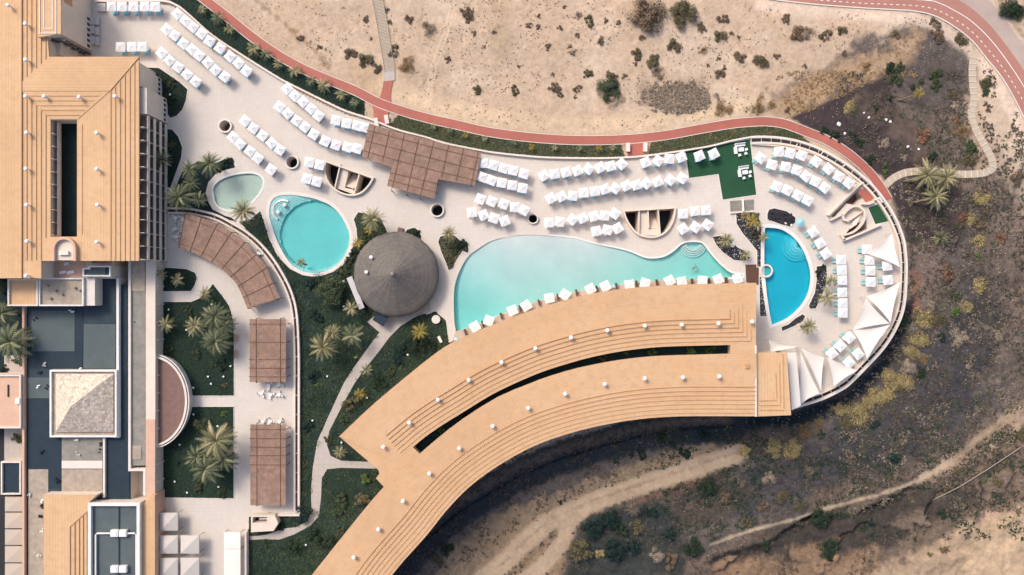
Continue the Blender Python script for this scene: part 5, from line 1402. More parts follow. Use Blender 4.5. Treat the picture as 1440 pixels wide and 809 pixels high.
def rectper(label,x0,y0,x1,y1,xs,ys):
    pergola(label,rect(x0,y0,x1,y1),2.9,[[(x,y0-1),(x,y1+1)] for x in xs]+[[(x0-1,y),(x1+1,y)] for y in ys])
rectper('upper rectangular brown woven pergola on the patio',351,449,402,537.5,(360,394),(456,481.5,505.8,518,530))
rectper('lower rectangular brown woven pergola on the patio, half dense half open',352,597,401.8,711,(361,394),(604,617,629,641,654))
# service strip beside pool: posts and dark screens along the infinity pool deck
for i,p in enumerate([(654,467.5),(678.6,455.6),(704.8,444.5),(731,433.8),(758,425.5),(784.6,417.6),(811,411.3),(839.5,406.3),(867.2,402.2),(895.6,398.8),(924.3,397.3),(974,396.2),(997.7,395.3),(1022.4,394.6)]):
    c=W2(p[0],p[1],1.2);a=R(18-i*1.2);r=thing('deck_screen',f"dark wooden divider on the poolside deck, {ORD[i+1]} from the left",'divider',(c[0],c[1],0),a,group='dark dividers on the poolside deck')
    MB().box(0,0,0.08,1.1,0.42,1.5).build('panel',M['wood'],r)
    for y in (-0.7,0.7): MB().box(0,y,0,1.2,0.48,0.08).build('post',M['wood'],r)
for i,p in enumerate([(642,477,3),(866,401,0)]):
    pass
c=W2(641.5,476,.4);o=dup(LB,(c[0],c[1]-0.2,0),R(60),'blue towelled lounger at the far left end of the poolside deck')
o=dup(LB,(*W2(863,403,.4),0),R(80),'blue towelled lounger exposed between two parasols on the poolside deck')
# shade sails
def sail(pts,zs,label,i):
    w=[W(p[0],p[1],z) for p,z in zip(pts,zs)];n=10
    cx=sum(p[0] for p in w)/3;cy=sum(p[1] for p in w)/3
    r=thing('shade_sail',label,'shade sail',(cx,cy,0),group='cream triangular shade sails')
    b=MB();idx={}
    A,B,C_=[Vector(q) for q in w];cen=(A+B+C_)/3
    for a in range(n+1):
        for c in range(n+1-a):
            u,v=a/n,c/n;t=1-u-v;p=A*t+B*u+C_*v
            # concave hems and a sagging belly
            pull=0.10*max(4*u*v*(1-t),4*v*t*(1-u),4*t*u*(1-v))*(1-27*u*v*t)
            p=p+(cen-p)*max(0,pull);p.z-=27*u*v*t*0.35
            idx[a,c]=len(b.v);b.v.append((p.x-cx,p.y-cy,p.z))
    for a in range(n):
        for c in range(n-a):
            b.f.append((idx[a,c],idx[a+1,c],idx[a,c+1]))
            if c<n-a-1: b.f.append((idx[a+1,c],idx[a+1,c+1],idx[a,c+1]))
    b.build('cloth',M['sail'],r)
    for q in w: MB().tube([(q[0]-cx,q[1]-cy,-0.1),(q[0]-cx,q[1]-cy,q[2]+0.1)],0.06,6).build('mast',M['plastic'],r)
for i,(p,z,l) in enumerate([
 ([(1254.9,328.3),(1266,376),(1220,357)],(3.6,3.2,3.0),'topmost cream shade sail, beside the small lawn end'),
 ([(1266,397),(1218,417),(1252.5,454)],(3.6,3.0,3.4),'cream shade sail with tip at the rim, second from top'),
 ([(1217.5,419.5),(1251,455),(1199,464.5)],(3.4,3.0,2.8),'cream shade sail pointing up, right of the lounger diagonal'),
 ([(1199.5,465),(1251.5,457),(1219.5,505)],(2.9,3.4,3.2),'cream shade sail pointing down beside the curved rim'),
 ([(1163,502),(1206,521),(1172.5,544)],(3.4,3.0,3.2),'cream shade sail covering the last lounger near the rim'),
 ([(1127,490),(1159,502.5),(1155,551)],(3.4,3.2,2.9),'long cream shade sail, upper one of the crossing pair'),
 ([(1125.5,494),(1153,553.5),(1124,571)],(3.0,3.2,3.2),'long cream shade sail, lower one of the crossing pair'),
 ([(1081,478.5),(1122,488),(1082.5,496)],(3.2,3.0,3.2),'small cream shade sail beside the white corner roof')]):
    sail(p,z,l,i)
# tents
def tent(x0,y0,x1,y1,z,label,cat='tent',rise=0.7,mat='tent',group='square beige tents'):
    cx,cy=W2((x0+x1)/2,(y0+y1)/2,z);q=[(x-cx,y-cy) for x,y in WP(rect(x0,y0,x1,y1),z)]
    r=thing('tent',label,cat,(cx,cy,0),group=group);b=MB()
    for i in range(4):
        a=q[i-1];c=q[i];b.face([(a[0],a[1],z),(c[0],c[1],z),(0,0,z+rise)]);b.face([(a[0],a[1],z-0.35),(c[0],c[1],z-0.35),(c[0],c[1],z),(a[0],a[1],z)])
    b.build('cloth',M[mat],r)
    for a in q: MB().tube([(a[0]*0.97,a[1]*0.97,0),(a[0]*0.97,a[1]*0.97,z)],0.06,6).build('post',M['wood'],r)
for i,(a,b_,c,d) in enumerate([(225,721.5,250,746.5),(225,753.5,250,778.7),(254,753.5,280,778.7),(225,785,250,812),(254,785,280,812)]):
    tent(a,b_,c,d,3,['single beige square tent at the top of the group','left beige tent of the middle pair','right beige tent of the middle pair','left beige tent cut by the lower edge','right beige tent cut by the lower edge'][i])
for i,(y0,y1) in enumerate([(699,719.5),(721.5,743),(745,766.5),(768.5,791),(793,815)]):
    tent(7,y0,31.5,y1,2.8,f'flat cream awning panel, {ORD[i+1]} from top in the far left column','awning',0.25,'tent2','cream awnings at the far left')
tent(315,749,338,772,2.6,'white flat awning near the boundary wall, upper half','awning',0.12,'sail','white awning halves')
tent(315,772.6,338,815,2.6,'white flat awning near the boundary wall, lower half','awning',0.12,'sail','white awning halves')
# tables and chairs
tb=thing('dining_set','x','table and chairs')
MB().lathe(0,0,[(0,0.74),(0.42,0.74),(0.42,0.70),(0.04,0.68),(0.04,0.03),(0.25,0.0)],16).build('table',M['white'],tb)
for a in (0.6,2.6,4.6):
    ch=MB().box(0.75*math.cos(a),0.75*math.sin(a),0.40,0.45,0.42,0.42,a);ch.box(0.94*math.cos(a),0.94*math.sin(a),0.45,0.85,0.05,0.42,a)
    for sx in(-.17,.17):
        for sy in (-.17,.17): ch.box(0.75*math.cos(a)+sx,0.75*math.sin(a)+sy,0,0.4,0.04,0.04)
    ch.build('chair',M['white'],tb)
bpy.context.view_layer.update()
TB=[((378,541.7),'left of two just below the upper patio pergola'),((392.8,540.4),'right of two just below the upper patio pergola'),((367.6,553.3),'left of three in the open patio row'),((380.4,555),'middle of three in the open patio row'),((392.3,555),'right of three in the open patio row'),((369.5,593),'left of three above the lower pergola'),((380,592.5),'middle of three above the lower pergola'),((393,593),'right of three above the lower pergola'),((247,306.8),'topmost near the balcony end'),((247,321.6),'middle one near the balcony end'),((247.7,333.3),'lowest near the balcony end'),((258,309),'at the curved pergola corner, upper'),((258,322.5),'at the curved pergola corner, middle'),((257,334.5),'at the curved pergola corner, lower'),((364,356.7),'alone right of the curved pergola')]
for i,(p,l) in enumerate(TB):
    c=W2(*p,0.5);o=tb if i==0 else dup(tb,(0,0,0));o.location=(c[0],c[1],0);o.rotation_euler=(0,0,i*1.3);o.scale=(1.15,1.15,1)
    o['label']='white table and chairs, '+l;o['group']='white dining sets on the patio'
for i,(x,y) in enumerate(((331.5,475),(331.5,498))):
    c=W2(x,y,0.4);r=thing('bench',f"red-brown slatted bench facing the palm bed, {['upper','lower'][i]} one",'bench',(c[0],c[1],0),group='benches by the palm bed')
    MB().box(0,0,0.38,0.44,0.6,2.0).build('seat',M['pink'],r);MB().box(-0.3,0,0.44,0.85,0.06,2.0).build('backrest',M['pink'],r)
    for y_ in (-0.8,0.8): MB().box(0,y_,0,0.38,0.5,0.07).build('leg',M['wood'],r)
# boardwalk
bw=thing('boardwalk','sloping pale timber boardwalk leading from the red path up the sand','boardwalk',(0,0,0))
bc=resample(catmull([(526,-22),(530.5,0),(536,30),(541,60),(546,90),(547.5,100)],4),62)
l_=offset(bc,-7.2);r_=offset(bc,7.2)
for i in range(0,61):
    a,b2,c2,d2=l_[i],r_[i],lerp2(r_[i],r_[i+1],0.72),lerp2(l_[i],l_[i+1],0.72)
    z=tz(*bc[i])+0.25
    q=WP([a,b2,c2,d2],z);MB().prism(q,z-0.08,z+ (0.03 if i%2 else 0)).build('board',M['deckwood'],bw)
z=tz(548,107)+0.2
MB().prism(WP([(539,98),(554.5,96.5),(555.5,113),(540,114.5)],z),z-0.2,z).build('landing',M['pave_path'],bw)
for s_ in (l_,r_):
    b=MB();pts=[(*W2(*s_[i],1.2),tz(*bc[i])+0.42) for i in range(0,62,6)];b.tube(pts,0.07,5);b.build('handrail',M['deckwood'],bw)

# ============================================================ plants
def frond_mesh(b,rs,L,az,el,w,curl):
    """one arching frond made of leaflets either side of a rib"""
    n=9;pts=[];x=0;z=0;e=el
    for i in range(n+1):
        pts.append((x,z));x+=math.cos(e)*L/n;z+=math.sin(e)*L/n;e-=curl/n
    ca,sa=math.cos(az),math.sin(az)
    def P(r,s,zz): return (r*ca-s*sa,r*sa+s*ca,zz)
    st=len(b.v);tw=rs.uniform(-0.3,0.3)
    for i in range(n+1):
        r=0.04*(1-i/(n+1));b.v+=[P(pts[i][0],-r,pts[i][1]+.02),P(pts[i][0],r,pts[i][1]+.02)]
    for i in range(n):
        b.f.append((st+2*i,st+2*i+2,st+2*i+3,st+2*i+1))
    for i in range(n):
        (x0,z0),(x1,z1)=pts[i],pts[i+1];t=(i+0.5)/n
        ww=w*math.sin(math.pi*min(1,t*0.85+0.12))**0.7*(0.35 if i==0 else 1)
        for s in (-1,1):
            for q in (0,0.5):
                bx_=x0+(x1-x0)*q;bz=z0+(z1-z0)*q;ex=x0+(x1-x0)*(q+0.34);ez=z0+(z1-z0)*(q+.34)
                tip=(bx_+(x1-x0)*(0.9+0.5*q),s*ww*rs.uniform(0.8,1.15),bz-ww*0.35+s*tw*ww)
                sd_=0 if s<0 else 1;k=len(b.v)
                if q: b.v+=[P(bx_,s*0.03,bz),P(*tip)];b.f.append((k,st+2*(i+1)+sd_,k+1))
                else: b.v+=[P(ex,s*0.03,ez),P(*tip)];b.f.append((st+2*i+sd_,k,k+1))
def palm_proto(kind,seed):
    rs=random.Random(seed);b=MB()
    N,el0,el1,L,w,curl={'date':(38,1.3,-0.25,3.6,0.42,1.3),'small':(15,1.15,-0.05,3.4,0.55,1.3),'yucca':(40,1.45,-0.3,2.8,0.20,0.3),'spiky':(34,1.3,-0.2,3.3,0.36,0.9)}[kind]
    for i in range(N):
        t=i/N;frond_mesh(b,rs,L*rs.uniform(0.82,1.08)*(0.75+0.25*t),i*2.39996+rs.uniform(-.2,.2),el0+(el1-el0)*t**0.8+rs.uniform(-.1,.1),w,curl*rs.uniform(.8,1.2))
    return b
palm_mesh={}
for k in ('date','small','yucca','spiky'):
    for v in range(3):
        b=palm_proto(k,v*7+len(k));me=bpy.data.meshes.new('crown');me.from_pydata(b.v,[],b.f);me.materials.append(F['palm']);palm_mesh[k,v]=me
def palm(x,y,r,kind,mat,label,h=4.0,name='palm_tree',cat='palm',ground=None,group=None,lean=None,i=0,trunk=True):
    """x,y = photo position of the crown, r its radius in photo px"""
    g=tz(x,y) if ground is None else ground
    cw=W(x,y,g+h);base=(cw[0]+(lean[0] if lean else 0),cw[1]+(lean[1] if lean else 0),g)
    o=thing(name,label,cat,base,0,group)
    s=r*K*(H-h)/H/ {'date':2.5,'small':2.7,'yucca':2.4,'spiky':2.65}[kind]
    top=(cw[0]-base[0],cw[1]-base[1],h)
    n=7;pts=[];rad=[]
    for k in range(n+1):
        t=k/n;pts.append((top[0]*t**1.3,top[1]*t**1.3,h*t-0.15*(k==0)));rad.append((0.26-0.09*t)*min(1.3,0.6+s*0.5))
    tk=MB().tube(pts,rad,8).build('trunk',M['trunk'],o,smooth=True)
    c=bpy.data.objects.new('crown',palm_mesh[kind,i%3]);COL.objects.link(c);c.parent=o;c.location=top;c.scale=(s,s,s);c.rotation_euler=(0,0,i*1.7)
    c.material_slots[0].link='OBJECT';c.material_slots[0].material=F[mat]
    return o
PALMS=[
(226.7,224.5,13,'spiky','palm',5,'grey-green palm against the balcony front'),
(266.7,239,14,'spiky','palm',5,'left upper palm of the cluster by the children pool'),
(295,230.7,18,'spiky','palm',6,'topmost wide palm of the cluster by the children pool'),
(269,258,12,'spiky','palm',4,'middle small palm of the cluster by the children pool'),
(252,277.6,19,'date','palm',5,'lowest left wide palm beside the balcony front and children pool'),
(280,281,12,'spiky','palm',3.5,'dark lower right palm of the cluster by the children pool'),
(342,297,18,'spiky','palmpale',6,'palm overlapping the lower edge of the pale green pool'),
(423.7,369,7,'spiky','palmpale',5,'small palm leaning over the lower rim of the round pool'),
(523.6,308.5,17,'spiky','palmpale',6,'wide pale palm above the thatched hut'),
(520,323,9,'small','palmyellow',3,'small yellowish palm just under the pale palm by the hut'),
(502.6,342,9,'small','palmyellow',3,'small yellow palm between round pool and hut'),
(631,328,11,'spiky','palmpale',4,'palm at the top of the green island right of the hut'),
(287.7,413,11,'small','palmpale',3,'pale small palm at the pointed top of the big patio bed'),
(302.6,445,18,'date','palm',6,'upper palm of the big group in the upper patio bed'),
(274,459,15,'spiky','palmpale',5,'left palm of the big group in the upper patio bed'),
(303.8,480,20,'date','palm',5,'lowest palm of the big group in the upper patio bed'),
(317,458,14,'date','palm',5,'right palm of the big group in the upper patio bed'),
(224.7,384.7,11,'small','palmpale',3,'pale bushy palm at the left end of the small bed'),
(249.4,393.4,11,'small','palmpale',3,'pale bushy palm in the middle of the small bed'),
(233.4,456.4,13,'small','palmpale',3,'pale bushy palm beside the ledge, left in the upper patio bed'),
(304.7,620,24,'date','palmpale',7,'topmost and largest palm of the lower patio bed'),
(276.5,643,17,'spiky','palm',6,'left palm of the lower patio bed group'),
(289.8,659.7,20,'date','palm',6,'lowest palm of the lower patio bed group'),
(315,645,19,'date','palm',5,'right palm of the lower patio bed group'),
(494,434,12,'small','palmpale',4,'sparse palm beside the lean-to left of the hut'),
(496,472.5,18,'small','palm',5,'wide open palm left of the garden path'),
(466.7,468.8,13,'spiky','palmpale',5,'upper small palm of the garden trio'),
(454.4,488.6,20,'spiky','palmpale',6,'largest palm of the garden trio below the round pool'),
(590,466.3,13,'small','palmyellow',4,'yellow palm between path and curved roof'),
(516,520.7,10,'small','palm',4,'small palm right beside the garden path bend'),
(506,554,10,'small','palmyellow',2,'bright yellow-green small palm near the curved roof'),
(478,636,10,'small','palmpale',3,'thin palm by the fork of the garden path'),
(1058,311,12,'small','palmyellow',3,'yellow-green palm at the top of the pebble planter'),
(1066,318,9,'small','palmpale',3,'pale palm right beside the cyan pool corner'),
(1074,334,8,'small','palmpale',3,'small palm hanging over the left edge of the cyan pool'),
(1021,338,12,'spiky','palmpale',2,'palm in the dark leaf-shaped bed, upper one'),
(1049.4,359,9,'small','palmpale',2,'palm in the dark leaf-shaped bed, lower one'),
(1169.3,394.6,10,'small','palmpale',3,'small palm in the upper part of the long bed by the cyan pool'),
(1163,418,15,'small','palmpale',4,'wide palm in the long bed right of the cyan pool'),
(1137,459,13,'spiky','palmpale',4,'palm beside the lower short bed under the cyan pool'),
(16,481,25,'date','palm',7,'large grey-green palm at the far left edge'),
(3,441,16,'date','palm',6,'palm cut by the left edge above the larger one'),
(1303.8,247,22,'spiky','palmpale',3.2,'fallen-looking pale palm over the footpath, upper left of three'),
(1331,250,20,'spiky','palmpale',3,'pale palm over the footpath, right of three'),
(1316,277,18,'spiky','palmpale',3,'pale palm below the footpath, lowest of three'),
(1292.7,132,10,'small','palmyellow',2.5,'small yellow star-shaped palm on the dark slope'),
(889.8,716,11,'yucca','grey',2,'grey spiky agave above the dark trees at the bottom'),
(1323.6,334.5,13,'yucca','palm',1.2,'green round agave clump right of the rim wall'),
]
for i,(x,y,r,k,m,h,l) in enumerate(PALMS):
    lean=None;g=None if (x>1240 or x==889.8) else 0.0
    if x>1290 and y<290: lean=(-4.5,-1.2)
    elif y<150 and x>1200: lean=(-3,-1.6)
    else: 
        rs=random.Random(i);lean=(rs.uniform(-.5,.5),rs.uniform(-.6,.3))
    palm(x,y,r,k,m,l,h,ground=g,lean=lean,i=i,group='palms of the resort')
sp=[(286.5,16),(306,27),(321,41),(358,68),(373,79),(393,91.5),(415,100),(436,113),(456.8,122.5),(479,134.7),(500,145)]
for i,(x,y) in enumerate(sp):
    palm(x+(i*7%5)-2,y+(i*5%4)-2.5,8+(i*3%5),'small',['palmpale','palm'][i%3==1],f"thin low palm in the strip between parapet and red path, {ORD[i+1]} from left",1.6,ground=-0.1,i=i,group='low palms in the roadside strip')
for i,(x,y) in enumerate([(610,177.5),(633,184),(655,190),(682,195),(723,201),(748,207),(780,208),(815,209),(843,209),(862,208)]):
    palm(x,y,5.5,'small',['palmpale','palm','palmyellow'][i%3],f"small tuft palm in the middle hedge strip, {ORD[i+1]} from left",1.0,ground=-0.1,i=i,group='tuft palms in the hedge strip')

# leafy crowns: clumps of small leaves over an uneven dome, real gaps between them
def crown_mesh(seed,n,leaf,flat,lumps,elong=1.0,stick=False):
    rs=random.Random(seed);b=MB()
    L=[]
    for _ in range(lumps):
        a=rs.uniform(0,6.283);rr=rs.uniform(0.1,0.78)**0.8;L.append((rr*math.cos(a),rr*math.sin(a)/elong,rs.uniform(0.15,0.75)*(1-rr*0.5),rs.uniform(0.2,0.42)))
    for i in range(n):
        c=L[i%lumps];th=rs.uniform(0,6.283);ph=math.acos(rs.uniform(-0.35,1));rad=c[3]*rs.uniform(0.55,1.08)
        p=Vector((c[0]+rad*math.sin(ph)*math.cos(th),c[1]+rad*math.sin(ph)*math.sin(th),max(0.02,(c[2]+rad*math.cos(ph))*flat)))
        nrm=Vector((math.sin(ph)*math.cos(th),math.sin(ph)*math.sin(th),math.cos(ph)))+Vector((rs.uniform(-.7,.7),rs.uniform(-.7,.7),rs.uniform(-.3,.7)))
        nrm.normalize();u=nrm.orthogonal().normalized();v=nrm.cross(u);q=rs.uniform(0,6.28)
        u,v=u*math.cos(q)+v*math.sin(q),v*math.cos(q)-u*math.sin(q)
        s=leaf*rs.uniform(0.6,1.3);w=s*(0.13 if stick else 0.55);s=s*(2.2 if stick else 1)
        b.face([tuple(p-u*s),tuple(p-v*w),tuple(p+u*s),tuple(p+v*w)])
    me=bpy.data.meshes.new('crown');me.from_pydata(b.v,[],b.f);me.materials.append(F['green']);return me
CM={'big':[crown_mesh(s,3800,0.052,0.75,26) for s in (1,2,3)],'mid':[crown_mesh(s+10,1500,0.075,0.6,13) for s in range(4)],'small':[crown_mesh(s+20,420,0.13,0.55,7) for s in range(4)],
    'stick':[crown_mesh(s+30,1300,0.07,0.5,11,stick=True) for s in range(3)],'spread':[crown_mesh(s+40,2400,0.05,0.4,30,1.5) for s in range(3)]}
ti=0
def shrub(x,y,r,mat,label,kind=None,name='shrub',cat='shrub',ground=None,group=None,h=None,trunk=False,sx=1.0):
    global ti;ti+=1
    g=tz(x,y) if ground is None else ground
    R_=r*K
    kind=kind or ('big' if r>=15 else 'mid' if r>=7 else 'small')
    me=CM[kind][ti%len(CM[kind])]
    hh=h or R_*0.95
    w=W(x,y,g+hh*0.3+(0.0 if not trunk else hh*0.5))
    if trunk:
        o=thing(name,label,cat,(w[0],w[1],g),ti*1.1,group)
        MB().tube([(0,0,-0.2),(0.05,0,hh*0.5),(0.1,0.1,hh*0.9)],[0.18,0.13,0.06],7).build('trunk',M['trunk'],o)
        c=bpy.data.objects.new('crown',me);COL.objects.link(c);c.parent=o;c.location=(0,0,hh*0.4);c.scale=(R_,R_,hh*0.9)
    else:
        c=bpy.data.objects.new(name,me);COL.objects.link(c);c.location=(w[0],w[1],g-0.05);c.scale=(R_*sx,R_,hh);c.rotation_euler=(0,0,ti*1.1 if sx==1 else 0);tag(c,label,cat,group);o=c
    c.material_slots[0].link='OBJECT';c.material_slots[0].material=F[mat]
    return o
# resort bushes
for x,y,r,m,l,tr in [
(240,118,8,'green','dark leafy bush in the bed beside the upper balconies',0),(238,140,9,'dark','lower dark bush in the bed beside the upper balconies',0),(228,112,7,'green','small bush at the tip of the bed by the corner bay',0),
(241,205,7,'olive','olive bush in the dark bed below the corner bay',0),(233,250,6,'green','small bush at the foot of the balcony front',0),
(319,228,9,'dark','dark round bush right of the palm cluster',0),(308,236,7,'dark','dark low bush joining the palm cluster',0),
(261.8,439,10,'green','round green bush left of the palm group, upper bed',0),(237,492,8,'green','round bush beside the ledge, upper bed',0),(275.4,498.4,9,'green','round grey-green bush under the palm group',0),(311,512,10,'dark','dark wide bush in lower half of the upper bed',0),(299,514,6,'green','small bush beside the dark wide bush',0),(316,543,6,'olive','small olive tuft at the bottom of the upper bed',0),
(283,598,13,'green','round green bush above the lower palm group',1),(315.4,583,6,'bright','small bright bush in the upper corner of the lower bed',0),(279.8,686,9,'green','round bush below the lower palm group',0),(249.9,653,5,'dark','small dark bush left in the lower bed',0),(311,695,9,'green','low green bush in the lower right corner',0),
(464.3,409.4,22,'green','large round green tree between round pool and hut',1),(482,383,10,'green','green bush on the rim of the round pool',0),(490,369,9,'green','green bush between round pool and hut wall',0),(497,356,8,'dark','dark bush between round pool and hut wall',0),
(585,484,15,'dark','wide dark bush between path and curved roof, upper',0),(566,490,12,'deep','deep green bush right of the garden path',0),(606,487,10,'dark','dark bush near the pool deck end',0),(548,524,9,'green','grey-green bush near the curved roof, middle',0),(535,541,11,'dark','dark bush near the curved roof edge, lower',0),(560,507,10,'deep','deep green bush amid the right garden',0),
(491.4,568,12,'olive','olive loose tree beside the lower garden path',1),(483,590,9,'green','green bush at the inside of the path curve',0),
(513,674.6,8,'bright','bright green round bush near the roof notch',1),(508,704.6,12,'olive','greyish round tree near the lower roof edge',1),(480.5,703.6,10,'green','light green round tree on the lawn',1),(472.5,721,8,'green','mid green round bush under the light one',1),(491.4,722.8,6,'green','small round bush between two larger trees',0),(475.8,749.4,9,'green','green round tree low on the lawn',1),(456.5,762.7,14,'dark','large dark round tree near the lower edge',1),(436.6,750,11,'dark','dark round tree at the path bend, right',1),(427,724,14,'deep','deep green tree over the patio corner',1),(411.6,769.4,13,'dark','dark round tree beside the boundary wall',1),(395,741,7,'deep','small dark bush beside the stair enclosure',0),(428,656,6,'green','small bush beside the patio wall',0),(448,543,6,'bright','small bright bush in the garden left of path',0),(438,400,9,'deep','dark bush under the round pool',0),(445,445,10,'deep','deep green bush in the middle of the palm garden',0),(440,530,11,'deep','deep green bush along the patio wall',0),(432,600,9,'deep','dark bush along the patio wall, lower',0),(461,620,8,'green','bush hugging the left edge of the path',0),
(649.4,344.4,9,'dark','dark green bush on the island right of the hut',0),(637,348,11,'green','low olive-green bush covering the island right of the hut',0),(633,364,7,'olive','thin bush at the lower tip of the island',0),(583,329,9,'dark','dark bush behind the top right of the hut',0),(515,334,9,'green','green bush under the pale palm by the hut',0),(511,350,7,'dark','dark bush tight against the hut',0),
(1050,303,8,'yellow','yellow flowering bush at the top of the pebble planter',0),(1064,306,7,'olive','olive bush at the top of the pebble planter',0),(1062,330,7,'olive','olive tuft in the pebble planter',0),
(1150,383,6,'dark','dark tuft in the top of the long bed',0),(1158,376,5,'dark','small dark tuft at the long bed corner',0),
(23,508,9,'green','round green tree below the far left palm',1),(3,404,9,'green','green tree at the left edge above the palms',1),(21.6,616.5,9,'green','round tree in the small yard at the far left',1),(10,428,9,'deep','deep green bush behind the far left palms',0),(4,520,8,'deep','dark bush at the far left edge by the yard',0),
(847,502.5,10,'olive','olive bush in the courtyard slot, far left one',0),(881.5,497,7,'bright','bright green bush in the courtyard slot',0),(918,495,9,'green','grey-green bush mid courtyard slot',0),(974,493.5,11,'green','wide bush toward the right end of the slot',0),(999,492.5,9,'green','last bush before the slot right end',0),(620,604,9,'green','green bush low in the left part of the slot',0),(652,584,6,'dark','dark bush in the left part of the slot',0)]:
    slotb=('slot' in l)
    shrub(x,y,r*(0.8 if slotb else 1),'bright' if slotb and m=='green' else m,l,ground=8.4 if slotb else 0.0,trunk=bool(tr),name='tree' if tr else 'bush',cat='tree' if tr else 'bush',group='garden trees and bushes',h=(r*K*1.2 if slotb else None))
